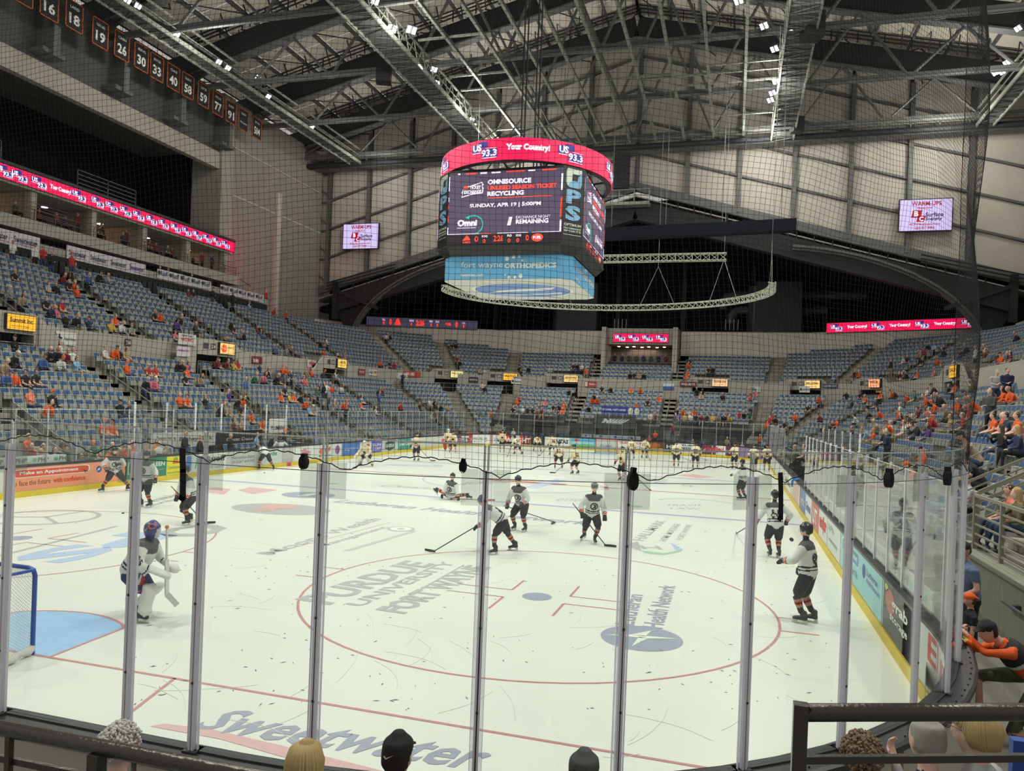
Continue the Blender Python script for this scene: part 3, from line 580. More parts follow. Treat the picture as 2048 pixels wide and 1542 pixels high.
for k in range(0, 80):
    s0 = k*2.05
    if s0+2 > PL: break
    p0, d, nr = at_s(s0, .29); 
    mb = MB(); pts = [at_s(s0+i*.5, .20)[0] for i in range(5)]
    sweep(mb, pts, [(0, 0), (.08, 0), (.08, 1.015), (0, 1.015)]); 
    if p0.y < 20 or p0.x > 0: obj('back_panel', mb, GB, boards)
mb = MB()
for k in range(0, 400):
    p, d, nr = at_s(-8+k*.2, .235)
    if p.y < 8 and p.x > -5: mb.cbox((p.x, p.y, 1.09), (.014, .014, .012))
obj('cap_screws', mb, M('screw', (.01, .01, .01), .3), boards, kind='stuff')
# advertisements on the inner face
def ad(s0, s1, base, items, z0=.215, z1=1.01, fr=None):
    """base colour panel between arc positions; items: (text, x0, y0, x1, y1, colour, bold) in panel fractions seen from the ice"""
    if s1 < s0: s0, s1 = s1, s0
    n = max(2, int((s1-s0)/.4)); mb = MB()
    # seen from the ice the panel runs left to right with decreasing arc position
    def fn(x, z, o=-.012):
        p, d, nr = at_s(s1-x*(s1-s0), o); return Vector((p.x, p.y, z0+(z1-z0)*z))
    vs = []; 
    for i in range(n+1): vs += [fn(i/n, 0, -.006), fn(i/n, 1, -.006)]
    mb.add(vs, [(2*i, 2*i+2, 2*i+3, 2*i+1) for i in range(n)])
    bm = M('ad_%02d_%02d_%02d' % tuple(int(c*99) for c in base), base, .4)
    o = obj('advertisement', mb, bm, boards)
    for it in items:
        cm = M('adc_%02d_%02d_%02d' % tuple(int(c*99) for c in it[5]), it[5], .45)
        x0, y0, x1, y1 = it[1:5]
        if isinstance(it[0], str):
            V, Fs = text_geo(it[0], it[6] if len(it) > 6 else .02); m2 = MB(); m2.add([fn(x0+(x1-x0)*a, y0+(y1-y0)*c) for a, c, _ in V], Fs); 
            if V.size: obj('lettering', m2, cm, o)
        else:
            kind = it[0]; m2 = MB(); N = 20 if kind == 0 else 4
            if kind == 0: pts = [((x0+x1)/2+(x1-x0)/2*math.cos(2*PI*i/N), (y0+y1)/2+(y1-y0)/2*math.sin(2*PI*i/N)) for i in range(N)]
            elif kind == 1: pts = [(x0, y0), (x1, y0), (x1, y1), (x0, y1)]
            elif kind == 2:
                pts = []; rx = (y1-y0)/2*(z1-z0)/(s1-s0)
                for i in range(9): t = PI/2+PI*i/8; pts.append((x0+rx+rx*math.cos(t), (y0+y1)/2+(y1-y0)/2*math.sin(t)))
                for i in range(9): t = -PI/2+PI*i/8; pts.append((x1-rx+rx*math.cos(t), (y0+y1)/2+(y1-y0)/2*math.sin(t)))
            else: pts = kind
            m2.add([fn(a, c, -.009 if len(it) < 7 else -.009-.001*it[6]) for a, c in pts], [tuple(range(len(pts)))]); obj('print', m2, cm, o)
    return o
W_, K_, R_, O_, T_, G_, N_ = (.72, .75, .72), (.02, .02, .02), (.55, .04, .03), (.72, .10, .03), (.35, .60, .62), (.03, .22, .12), (.03, .06, .30)
def YL(u, v): return onX(u, v, -RX).y
def LS(u0, u1, v=945): return s_of(y=YL(u0, v), side='left'), s_of(y=YL(u1, v-12), side='left')
SAL = (.80, .30, .16)
ad(*LS(7, 253, 945), SAL, [(2, .06, .56, .66, .93, W_), (2, .07, .59, .65, .90, (.68, .07, .02), 2), ('Make an Appointment', .11, .65, .56, .84, W_, .03), ([(.60, .72), (.655, .60), (.62, .60), (.625, .5)], 0, 0, 0, 0, (.03, .02, .02), 3),
    ('to face the future', .06, .22, .34, .45, (.20, .05, .03), 0), ('with confidence.', .36, .22, .63, .45, (.62, .03, .02), .02), (0, .715, .50, .765, .82, N_), ('Lutheran', .79, .66, .93, .82, (.12, .10, .2), 0), ('Health Network', .79, .46, .96, .6, (.12, .1, .2), 0), ([(.72, .55), (.735, .72), (.742, .68), (.752, .78), (.745, .6), (.738, .64)], 0, 0, 0, 0, W_, 2)])
ad(*LS(250, 333, 935), G_, [('THE GREEN', .25, .55, .95, .78, W_, .03), (1, .06, .25, .24, .85, (.6, .65, .5)), (1, .08, .28, .22, .82, G_, 3), ('F', .10, .35, .2, .75, (.6, .65, .5), .04), ('townegreen.com', .4, .3, .92, .4, (.5, .6, .4), 0)])
ad(*LS(333, 371, 925), (.72, .66, .02), [('Touchstone Env.', .05, .32, .95, .5, (.15, .25, .05), 0), ('Lawn Land Flower Care', .05, .08, .95, .18, (.1, .15, .05), 0), ([(.3, .6), (.38, .95), (.45, .7), (.55, .95), (.6, .65), (.7, .9), (.72, .6)], 0, 0, 0, 0, (.65, .12, .03)), (0, .42, .78, .58, .95, (.2, .4, .1), 2)])
ad(*LS(371, 384, 920), W_, [(1, .1, .1, .9, .95, (.08, .2, .62))])
ad(*LS(385, 452, 920), W_, [('Ruoff', .38, .52, .98, .88, (.06, .08, .09), .04), ('MORTGAGE', .38, .12, .95, .34, (.35, .37, .37), .01)]+[([(.06+.09*i, .2), (.10+.09*i, .2), (.16+.09*i, .9), (.12+.09*i, .9)], 0, 0, 0, 0, (.02, .18, .15) if i % 2 else (.1, .45, .3)) for i in range(3)])
ad(*LS(453, 515, 912), (.50, .53, .52), [('Mercedes-Benz', .15, .52, .9, .74, (.12, .13, .14), .0), ('OF FORT WAYNE', .15, .26, .9, .44, (.12, .13, .14), .0)])
ad(*LS(516, 563, 908), (.60, .63, .61), [('Clyde', .25, .45, .8, .85, (.04, .25, .16), .03), ('powered by', .3, .25, .8, .33, (.3, .3, .3), 0)])
ad(*LS(564, 586, 905), (.42, .43, .42), [(1, .1, .25, .9, .95, (.50, .50, .48))]); 
mb = MB(); ys = YL(573, 925), YL(581, 924); mb.box((-RX-.02, ys[0], .01), (-RX+.045, ys[1], .2)); obj('red_marker', mb, M('marker_red', (.6, .05, .04), .4), boards)
ad(*LS(588, 632, 902), W_, [('2 Toms', .3, .3, .75, .8, (.6, .15, .25), .02), (0, .35, .4, .6, .85, (.65, .3, .4))])
ad(*LS(633, 667, 896), W_, [([(.1, .5), (.3, .8), (.6, .7), (.85, .9), (.8, .5), (.5, .45), (.3, .3)], 0, 0, 0, 0, (.75, .15, .03)), ('MASTERS HEATING', .15, .12, .85, .26, (.1, .1, .2), .02)])
ad(*LS(668, 682, 893), W_, [(0, .15, .2, .85, .9, (.3, .1, .3))])
ad(*LS(684, 720, 890), (.05, .16, .50), [('brightline', .1, .35, .9, .65, (.55, .7, .8), .0)])
ad(*LS(722, 742, 886), W_, [(1, .1, .2, .9, .8, (.6, .15, .2)), (0, .2, .3, .5, .7, (.1, .15, .5), 3)])
ad(*LS(743, 764, 884), (.10, .10, .45), [('SUN', .1, .55, .9, .8, W_, .02), ('CORP', .1, .2, .9, .45, W_, .02)])
ad(*LS(766, 794, 882), (.52, .57, .53), [([(.5, .02), (.85, .25), (.85, .75), (.5, .98), (.15, .75), (.15, .25)], 0, 0, 0, 0, (.03, .06, .06)), ('LASSUS', .2, .35, .8, .65, (.6, .65, .6), .04)])
ad(*LS(796, 823, 880), (.03, .28, .22), [('Great Clips', .08, .3, .92, .7, (.75, .8, .75), .03)])
def FS(u0, u1): return s_of(x=onY(u0, 885, RYF).x, side='far'), s_of(x=onY(u1, 885, RYF).x, side='far')
def corner_ad(f0, f1, c, items, base='left'):
    q = RR*PI/2*.9994; st = (RX-RR)+q+(RYF-2*RR)+q+2*(RX-RR) if base == 'left' else (RX-RR)+q+(RYF-2*RR)
    ad(st+q*f0, st+q*f1, c, items)
corner_ad(.62, .95, (.10, .10, .16), [('CORE LTAP', .2, .3, .9, .65, (.5, .5, .55), .02)]); corner_ad(.38, .6, (.45, .30, .28), [('W', .1, .2, .4, .8, W_, .03)]); corner_ad(.05, .36, (.60, .05, .05), [('WRIGHT', .1, .2, .9, .75, W_, .04)])
ad(*FS(906, 942), (.60, .04, .04), [('FIT', .2, .2, .8, .85, W_, .05)])
ad(*FS(944, 983), W_, [('RUSCHHARR', .1, .45, .9, .7, (.15, .15, .17), .03), ('& ASSOCIATES', .1, .15, .9, .33, (.15, .15, .17), .02)])
ad(*FS(985, 1040), W_, [('sea', .05, .3, .4, .7, (.08, .25, .55), .02), (1, .5, 0, 1, .25, K_), (0, .62, .55, .72, .95, K_)])
ad(*FS(1042, 1089), (.03, .03, .03), [('RTHOTEC', .05, .7, .9, .9, (.3, .3, .3), .02), ('SPORTS MEDICINE', .05, .3, .9, .45, (.25, .3, .2), 0), ('fwspecialty.com', .2, .08, .9, .2, (.25, .3, .2), 0)])
ad(*FS(1090, 1139), W_, [('CINTAS', .25, .3, .95, .75, (.05, .06, .14), .05)])
ad(*FS(1141, 1190), (.12, .45, .62), [(1, 0, 0, 1, .3, (.15, .45, .08)), ('LOTTERY', .05, .35, .5, .62, W_, .03), (0, .15, .6, .35, .95, (.6, .12, .1)), ('CHAMPIONS', .5, .4, .95, .62, W_, .02)])
ad(*FS(1192, 1232), (.55, .64, .55), [(1, .05, .08, .9, .55, (.5, .56, .56)), ('COLUMBUS', .2, .2, .8, .42, (.1, .13, .4), .03)])
ad(*FS(1234, 1288), (.66, .68, .66), [('GLENBROOK', .1, .66, .95, .9, (.5, .08, .06), .03), ('AUTOMOTIVE', .4, .35, .9, .48, (.3, .3, .35), 0)])
ad(*FS(1290, 1328), (.10, .05, .02), [(0, .2, .4, .8, .95, (.35, .12, .02)), (1, .1, .05, .95, .38, (.75, .40, .02)), ('BURGER', .3, .1, .8, .32, (.1, .03, .02), .02)])
ad(*FS(1329, 1350), (.04, .03, .03), [('HI', .2, .4, .8, .8, (.6, .6, .6), .03)])
ad(*FS(1351, 1407), W_, [('TURBO', .2, .72, .9, .92, (.05, .05, .08), .04), ('GREENBRIER', .1, .38, .95, .64, (.05, .05, .08), .04), ('OF FORT WAYNE', .3, .1, .9, .24, (.2, .2, .3), 0)])
ad(*FS(1408, 1455), W_, [('meijer', .08, .2, .92, .85, (.62, .03, .03), .05)])
corner_ad(.60, .98, (.14, .03, .07), [('CAPTAINS', .1, .3, .9, .6, (.5, .4, .45), .02)], 'right'); corner_ad(.2, .55, (.25, .18, .35), [], 'right')
# right side, read from the ice (arc grows with y)
def RS(y0, y1): return s_of(y=y0, side='right'), s_of(y=y1, side='right')
q = RR*PI/2*.9994; sc = RX-RR
ad(sc+q*.70, sc+q*1.10, (.66, .70, .67), [("Elmo's", .22, .50, .98, .98, (.62, .06, .04), .02), (1, .2, .40, .99, .43, (.7, .5, .2)), (1, .2, .04, .99, .38, (.04, .09, .08), 2), ('PIZZA & SUBS', .22, .08, .97, .34, W_, .02)])
ad(sc+q*.60, sc+q*.69, (.62, .64, .40), []); ad(sc+q*1.11, sc+q*1.17, (.03, .07, .06), [])
ad(*RS(7.2, 9.3), (.05, .055, .05), [(0, .1, .45, .45, .95, (.45, .15, .1)), ('grab', .35, .55, .9, .85, W_, .03), ('storage', .3, .32, .9, .5, W_, .02), (0, .05, .85, .2, .99, (.5, .6, .1))])
ad(*RS(9.4, 14.6), (.28, .58, .62), [(2, .04, .54, .52, .94, W_), (2, .05, .57, .51, .91, (.09, .32, .46), 2), ('Make an Appointment', .08, .64, .48, .84, W_, .03), ('to live your best life.', .08, .2, .5, .44, (.2, .3, .35), .0), (0, .60, .5, .67, .85, N_), ('Lutheran', .7, .66, .92, .82, (.15, .1, .3), .0), ('Health Network', .7, .48, .96, .6, (.15, .1, .3), 0)])
ad(*RS(14.7, 17.2), (.64, .68, .65), [('kPh', .1, .65, .5, .85, (.3, .35, .3), 0), ('communities', .1, .3, .8, .45, (.3, .35, .3), 0)])
ad(*RS(17.3, 19.4), (.66, .66, .64), [('meijer', .1, .2, .9, .85, (.62, .03, .03), .05)]); ad(*RS(19.5, 21.6), (.60, .12, .10), [('LIT', .2, .2, .8, .8, W_, .04)])
ad(*RS(21.7, 23.8), W_, [('Glenbrook', .1, .3, .9, .7, (.1, .1, .4), .02)]); ad(*RS(23.9, 26), (.10, .2, .45), [('ortho', .1, .3, .9, .7, W_, .02)])
ad(*RS(26.1, 26.35), (.55, .04, .04), []); ad(*RS(27, 30), (.62, .40, .36), []); ad(*RS(31, 35), W_, [('Mercedes', .1, .3, .9, .7, (.2, .2, .2), .02)])
# ---------------------------------------------------------------- glass
GL = glassmat('rink_glass', (.955, .97, .96), .03, .006); GE = M('glass_edge', (.75, .80, .78), .2); ALU = M('stanchion_aluminium', (.90, .88, .95), .3, 0); DG = M('stanchion_groove', (.05, .05, .06), .5); CLR = glassmat('clear_bracket', (.86, .88, .86), .04, .05); CLS = glassmat('clear_strip', (.92, .92, .97), .04, .12)
def glass_run(root, ss, zt, edge=True, arms=False, post=True, pw=.022, pm=None):
    for a, c in zip(ss, ss[1:]):
        pts = [at_s(a+(c-a)*t, .085)[0] for t in (.012, .5, .988)]
        mb = MB(); sweep(mb, pts, [(-.006, 1.10), (.006, 1.10), (.006, zt), (-.006, zt)])
        g = obj('glass_pane', mb, GL, root)
        if edge:
            mb = MB(); sweep(mb, pts, [(-.0065, zt), (.0065, zt), (.0065, zt+.012), (-.0065, zt+.012)])
            for e in (0, 2): mb.cbox((pts[e].x, pts[e].y, (zt+zt-.4)/2), (.014, .014, .4))
            obj('pane_edge', mb, GE, g)
    for s in (ss if post else []):
        p, d, nr = at_s(s, .085); Rm = Matrix((d, nr, Vector((0, 0, 1)))).transposed()
        mb = MB()
        if arms:
            for x0, x1 in ((-.021, -.005), (.005, .021)): mb.box((x0, .008, 1.09), (x1, .05, zt-.18), 0, Rm, (p.x, p.y, 0))
            mb.box((-.006, .012, 1.09), (.006, .040, zt-.18), 1, Rm, (p.x, p.y, 0))
            for x0, x1 in ((-.044, -.0225), (.0225, .044)): mb.box((x0, .012, 1.09), (x1, .018, zt-.18), 2, Rm, (p.x, p.y, 0))
            for x0 in (-.046, .043): mb.box((x0, .008, 1.09), (x0+.003, .03, zt-.18), 0, Rm, (p.x, p.y, 0))
            for z in (1.6, 2.2, 2.8, 3.1): mb.box((-.008, .05, z), (.008, .056, z+.016), 1, Rm, (p.x, p.y, 0))
            mb.box((-.06, -.06, 1.075), (.06, .07, 1.10), 1, Rm, (p.x, p.y, 0))
        else: mb.box((-pw, -.02, 1.07), (pw, .03, zt+(.05 if zt < 3.3 else -.02)), 0, Rm, (p.x, p.y, 0))
        st = obj('stanchion', mb, [pm or ALU, DG, CLS], root)
        if arms:
            for x0, x1 in ((-.175, -.05), (.05, .175)):
                m2 = MB(); m2.box((x0, .014, zt-.43), (x1, .020, zt-.17), 0, Rm, (p.x, p.y, 0)); obj('clear_bracket', m2, CLR, st)
s_a = lambda a: sc+RR*math.radians(a)
g1 = thing('near_glass', (0, 0, 0), 'tall clear rink glass on aluminium stanchions across the near end', 'glass')
near = [-3.2, -1.9, -.6, .7, 2.0, 3.3, 4.6, 5.88, 6.50, s_a(6), s_a(17), s_a(26.5), s_a(36), s_a(45.5), s_a(56), s_a(65), s_a(76)]
glass_run(g1, near, 3.5, arms=True)
g2 = thing('right_glass', (12.95, 15, 0), 'long run of clear side glass along the right boards', 'glass')
glass_run(g2, [s_a(76)+.02]+[s_of(y=5.9+1.22*i, side='right') for i in range(17)], 3.0)
g3 = thing('right_far_glass', (12.95, 45, 0), 'far stretch of clear side glass beyond the right bench', 'glass')
glass_run(g3, [s_of(y=38+1.22*i, side='right') for i in range(15)]+[sc+q+(RYF-2*RR)+q*f for f in (.13, .26, .39, .52, .65, .78, .91)], 3.0, pw=.014, pm=M('post_mid', (.42, .42, .46), .4))
g4 = thing('far_glass', (0, RYF, 0), 'clear glass on thin posts above the boards at the far end', 'glass')
glass_run(g4, [s_of(x=11.2-5.2+.9-1.22*i, side='far') for i in range(12)], 3.4, pw=.014, pm=M('post_far', (.22, .22, .25), .4))
g5 = thing('left_far_glass', (-12.95, 45, 0), 'far stretch of clear side glass beyond the penalty boxes', 'glass')
st = sc+q+(RYF-2*RR)+q+2*(RX-RR)
glass_run(g5, [st+q*f for f in (.05, .2, .35, .5, .65, .8, .95)]+[s_of(y=54-1.22*i, side='left') for i in range(18)], 3.0, pw=.016, pm=M('post_mid', (.42, .42, .46), .4))
g6 = thing('left_near_glass', (-12.95, 16, 0), 'clear side glass along the left boards before the penalty boxes', 'glass')
glass_run(g6, [s_of(y=21.8-1.22*i, side='left') for i in range(9)], 3.0, pw=.018, pm=M('post_mid', (.42, .42, .46), .4))
# ---------------------------------------------------------------- safety net above the near glass
NET = M('net_cord', (.03, .031, .033), .9, spec=.1)
def netp(s, z, amp=1):
    amp *= min(1, max(.15, (SN1-s)/1.5))
    p, d, nr = at_s(s, .20); w = amp*(.045*math.sin(s*1.9+z*1.3)+.03*math.sin(s*4.1-z*2.1))
    return Vector((p.x, p.y, z+w*.7))+d*(.02*math.sin(z*3.1+s*.7))+nr*(amp*.05*math.sin(z*2.3+s*1.1)-.05)
SN0, SN1, ZN0, ZN1, CELL = 2.2, s_a(90), 3.38, 11.5, .0455
nodes_s = [SN0+i*(SN1-SN0)/13 for i in range(14)]
def zbot(s):
    f = (s-SN0)/(SN1-SN0)*13; f -= math.floor(f); return ZN0-.10+.12*math.sin(PI*f)**.9
V = []; Fq = []
def cord(pts, r):
    b = len(V)
    for i, p in enumerate(pts):
        d = (pts[min(i+1, len(pts)-1)]-pts[max(i-1, 0)]); d.normalize()
        u = d.cross(Vector((.3, .5, .81))).normalized(); w = d.cross(u)
        V.extend([p+u*r, p-u*r*.5+w*r*.87, p-u*r*.5-w*r*.87])
    for i in range(len(pts)-1):
        for k in range(3): Fq.append((b+3*i+k, b+3*i+(k+1) % 3, b+3*i+3+(k+1) % 3, b+3*i+3+k))
nc = int((SN1-SN0)/CELL)
for i in range(nc+1):
    s = SN0+i*CELL; z = zbot(s); pts = []
    while z < ZN1: pts.append(netp(s, z, min(1, (z-ZN0+.3)))); z += CELL*3
    cord(pts, .0013)
k = 0; z = ZN0-.08
while z < ZN1:
    pts = []; s = SN0
    while s <= SN1+.001:
        if z >= zbot(s)-.002: pts.append(netp(s, z, min(1, (z-ZN0+.3))))
        elif len(pts) > 1: cord(pts, .0013); pts = []
        else: pts = []
        s += CELL*3 if z > 3.5 else CELL
    if len(pts) > 1: cord(pts, .0013)
    z += CELL
mb = MB(); mb.v = [tuple(v) for v in V]; mb.f = Fq; mb.m = [0]
netr = thing('safety_net', (8, 0, 3.3), 'black knotted safety netting hanging above the near end glass', 'net')
obj('net_mesh', mb, NET, netr, kind='stuff')
mb = MB(); s = SN0; pts = []
while s <= SN1: pts.append(netp(s, zbot(s), .05)+Vector((0, 0, .006*math.sin(s*60)))); s += .03
mb.tube(pts, .0042, 5); obj('bottom_rope', mb, M('rope_black', (.012, .012, .012), .9), netr)
mb = MB(); mb.tube([at_s(SN0-2+.4*i, .17)[0]+Vector((0, 0, ZN0-.11)) for i in range(int((SN1-SN0+2)/.4)+1)], .003, 5); obj('tie_cable', mb, M('cable', (.05, .05, .05), .6), netr)
mb = MB(); mb.tube([netp(SN1, z_, .3) for z_ in np.arange(ZN0-.1, ZN1, .3)], .005, 5); obj('edge_rope', mb, NET, netr)
STR = M('strap_black', (.008, .008, .009), .85)
def strap(u, v0, v1, lab, loop=True, w=.055):
    best = min(((abs(px(at_s(s_, .22)[0]+Vector((0, 0, 3.3)))[0]-u), s_) for s_ in np.arange(SN0, SN1, .02)))
    p, d, nr = at_s(best[1], .24); zz = p.z
    def zpx(v):
        lo, hi = 1.2, 4
        for _ in range(30):
            m = (lo+hi)/2
            if px((p.x, p.y, m))[1] > v: lo = m
            else: hi = m
        return m
    z0, z1 = zpx(v0), zpx(v1); mb = MB()
    if loop:
        n = 16; c = z0-(z0-z1)*.62; R = (z0-z1)*.38
        ptsA = [(0, z0)]+[(R*.42*math.sin(2*PI*i/n), c+R*math.cos(2*PI*i/n)) for i in range(n+1)]+[(.004, z0)]
    else: ptsA = [(0, z0), (.012, z0-(z0-z1)*.4), (.02, z1+.03), (.005, z1)]
    for a, c in zip(ptsA, ptsA[1:]):
        A = Vector((p.x, p.y, a[1]))+d*a[0]; C = Vector((p.x, p.y, c[1]))+d*c[0]
        mb.beam(A, C+(C-A)*.15, w if not loop else .028, .006 if not loop else .05, up=nr)
    obj('strap', mb, STR, None, label=lab, cat='strap')
strap(606, 908, 935, 'small black strap looped on the net cable at the left'); strap(367, 897, 1000, 'long black strap hanging by the left stanchion', False, .05)
strap(928, 918, 942, 'black folded strap beside the middle stanchion'); strap(1266, 936, 977, 'black strap loop hanging right of the centre stanchion')
strap(1558, 945, 1040, 'long black strap hanging before the right boards', False, .04); strap(1772, 938, 972, 'black strap loop between the right corner stanchions'); strap(1890, 935, 968, 'black strap loop at the net corner, farthest right')
# ================================================================ seating bowl
CON = M('tread_concrete', (.22, .21, .19), .85, noise=.2, scale=1.5); CON2 = M('parapet_beige', (.36, .34, .30), .8, noise=.12, scale=1.2); AIS = M('aisle_step', (.34, .32, .26), .85, noise=.2, scale=2)
RAILM = M('rail_grey', (.30, .30, .27), .45, .3); RAILD = M('rail_dark', (.07, .075, .08), .5, .2)
CX, CY = 11.0, 58.8
def tpath(t, A, B, y0=-5):
    # t: 0..1 left side, 1..2 left corner, 2..3 far end, 3..4 right corner, 4..5 right side
    if t <= 1: return Vector((-A, y0+(CY-y0)*t, 0))
    if t <= 2: a = (t-1)*PI/2; return Vector((-CX-(A-CX)*math.cos(a), CY+(B-CY)*math.sin(a), 0))
    if t <= 3: return Vector((-CX+2*CX*(t-2), B, 0))
    if t <= 4: a = (t-3)*PI/2; return Vector((CX+(A-CX)*math.sin(a), CY+(B-CY)*math.cos(a), 0))
    return Vector((A, CY+(y0-CY)*(t-4), 0))
def ty(y, side='l', y0=-5): return (y-y0)/(CY-y0) if side == 'l' else 4+(CY-y)/(CY-y0)
def tx(x): return 2+(x+CX)/(2*CX)
def tc(deg, side='l'): return 1+deg/90 if side == 'l' else 3+deg/90
LOW = dict(n=12, A=lambda k: 14.05+.78*k, B=lambda k: 62.2+.75*k, z=lambda k: .37+.417*k)     # front edge of the tread, tread height
UPP = dict(n=11, A=lambda k: 24.3+.732*k, B=lambda k: 74.2+.75*k, z=lambda k: 6.62+.432*k)
BACK = [(-37.7, 66), (-33.2, 75), (-17.5, 80.2), (17.5, 80.2), (33.2, 75), (37.7, 66)]
def inside_back(p, m=.7):
    for (x0, y0), (x1, y1) in zip(BACK, BACK[1:]):
        d = Vector((x1-x0, y1-y0, 0)).normalized(); n = Vector((-d.y, d.x, 0))
        if (p-Vector((x0, y0, 0))).dot(n) > -m: return False
    return True
lowA = [ty(9.8), ty(18), ty(26.3), ty(34.7), ty(43), ty(51.3), tc(18), tc(50), tc(82), tx(-5.0), tx(4.2), tc(12, 'r'), tc(42, 'r'), tc(72, 'r'), ty(51.3, 'r'), ty(43, 'r'), ty(34.7, 'r'), ty(26.3, 'r'), ty(19, 'r'), ty(12.5, 'r'), ty(6, 'r')]
uppA = [ty(16), ty(24.3), ty(32.6), ty(40.7), ty(48.8), ty(57), tc(30), tc(52), tc(78), tx(-4.6), tx(4.4), tc(12, 'r'), tc(40, 'r'), tc(64, 'r'), ty(57, 'r'), ty(48.8, 'r'), ty(40.7, 'r'), ty(32.6, 'r'), ty(24.3, 'r')]
def strip(T, k0, k1, A, B, z, name, mat, z0=None, par=None):
    mb = MB(); n = len(T)
    for k in range(k0, k1):
        b = len(mb.v); zz = z(k); zp = z(k-1) if k > k0 or z0 is None else z0
        for t in T:
            a = tpath(t, A(k), B(k)); c = tpath(t, A(k+1), B(k+1)); mb.v += [(a.x, a.y, zp), (a.x, a.y, zz), (c.x, c.y, zz)]
        for i in range(n-1): 
            for j in (0, 1): mb.f.append((b+3*i+j, b+3*i+j+1, b+3*i+3+j+1, b+3*i+3+j)); mb.m.append(0)
    return obj(name, mb, mat, par, kind='structure')
def trange(a, c, m=None):
    r = [a]; 
    n = max(2, int((c-a)*22)); return [a+(c-a)*i/n for i in range(n+1)]
strip(trange(ty(8), tc(85)), 0, 12, LOW['A'], LOW['B'], LOW['z'], 'lower_terrace_left', CON, 0)
strip(trange(tc(85), tc(8, 'r')), 4, 12, LOW['A'], LOW['B'], LOW['z'], 'lower_terrace_far', CON, 0)
strip(trange(tc(8, 'r'), ty(14, 'r')), 0, 12, LOW['A'], LOW['B'], LOW['z'], 'lower_terrace_right', CON, 0)
strip(trange(ty(14, 'r'), ty(-4, 'r')), 2, 12, LOW['A'], LOW['B'], LOW['z'], 'lower_terrace_near_right', CON, 0)
strip(trange(ty(14), ty(14, 'r')), 0, 11, UPP['A'], UPP['B'], UPP['z'], 'upper_terrace', CON, 5.3)
# aisle steps: two half-height treads per row
def aisle(t, tier, k0, k1, w=1.15):
    mb = MB(); A, B, z = tier['A'], tier['B'], tier['z']
    for k in range(k0, k1):
        for h in (0, .5):
            p = tpath(t, A(k+h-.5), B(k+h-.5)); q = tpath(t, A(k+h), B(k+h)); d = (q-p).normalized(); n = Vector((-d.y, d.x, 0))*w/2; zz = z(k-1)+(z(k)-z(k-1))*(h+.5)
            if tier is UPP and not inside_back(q, .1): continue
            mb.add([p-n+Vector((0, 0, zz-.25)), p+n+Vector((0, 0, zz-.25)), q+n+Vector((0, 0, zz-.25)), q-n+Vector((0, 0, zz-.25)), p-n+Vector((0, 0, zz)), p+n+Vector((0, 0, zz)), q+n+Vector((0, 0, zz)), q-n+Vector((0, 0, zz))],
                   ((0, 3, 2, 1), (4, 5, 6, 7), (0, 1, 5, 4), (1, 2, 6, 5), (2, 3, 7, 6), (3, 0, 4, 7)))
    obj('aisle_stairs', mb, AIS, kind='structure')
for t in lowA: aisle(t, LOW, 5 if tc(84) < t < tc(9, 'r') else (3 if t > ty(14, 'r') else 1), 12)
for t in uppA: aisle(t, UPP, 1, 11)
# seats --------------------------------------------------------------
SG = M('seat_shell_grey', (.30, .31, .275), .42, noise=.12, scale=3); SB = M('seat_pad_blue', (.035, .085, .20), .75, noise=.3, scale=2.2); SA = M('seat_arm_grey', (.34, .34, .31), .4)
def seat_shell():
    mb = MB(); mb.add([(-.235, -.02, .42), (.235, -.02, .42), (.235, -.16, .86), (-.235, -.16, .86), (-.235, -.07, .40), (.235, -.07, .40), (.225, -.20, .86), (-.225, -.20, .86)],
        ((0, 1, 2, 3), (5, 4, 7, 6), (3, 2, 6, 7), (0, 3, 7, 4), (1, 5, 6, 2), (0, 4, 5, 1))); return mb
def seat_pad():
    mb = MB(); f = lambda x, z, o: (x, -.02-(z-.42)*.318+o, z)
    mb.add([f(-.18, .56, .012), f(.18, .56, .012), f(.18, .82, .012), f(-.18, .82, .012), f(-.19, .55, 0), f(.19, .55, 0), f(.19, .83, 0), f(-.19, .83, 0)], ((0, 1, 2, 3), (4, 5, 1, 0), (5, 6, 2, 1), (6, 7, 3, 2), (7, 4, 0, 3))); return mb
def seat_pan(down=False):
    mb = MB()
    if down: mb.add([(-.2, 0, .40), (.2, 0, .40), (.19, .42, .42), (-.19, .42, .42), (-.2, 0, .46), (.2, 0, .46), (.19, .42, .47), (-.19, .42, .47)], ((0, 3, 2, 1), (4, 5, 6, 7), (0, 1, 5, 4), (1, 2, 6, 5), (2, 3, 7, 6), (3, 0, 4, 7)))
    else: mb.add([(-.19, .05, .34), (.19, .05, .34), (.18, .02, .64), (-.18, .02, .64), (-.2, .12, .38), (.2, .12, .38), (.185, .075, .63), (-.185, .075, .63)], ((0, 3, 2, 1), (4, 5, 6, 7), (0, 1, 5, 4), (1, 2, 6, 5), (2, 3, 7, 6), (3, 0, 4, 7)))
    return mb
def seat_arm(x):
    mb = MB(); mb.box((x-.018, -.10, .60), (x+.018, .20, .635)); mb.box((x-.015, -.08, .0), (x+.015, .04, .60)); return mb
seats = []  # (pos Vector, facing angle, tier, row, section)
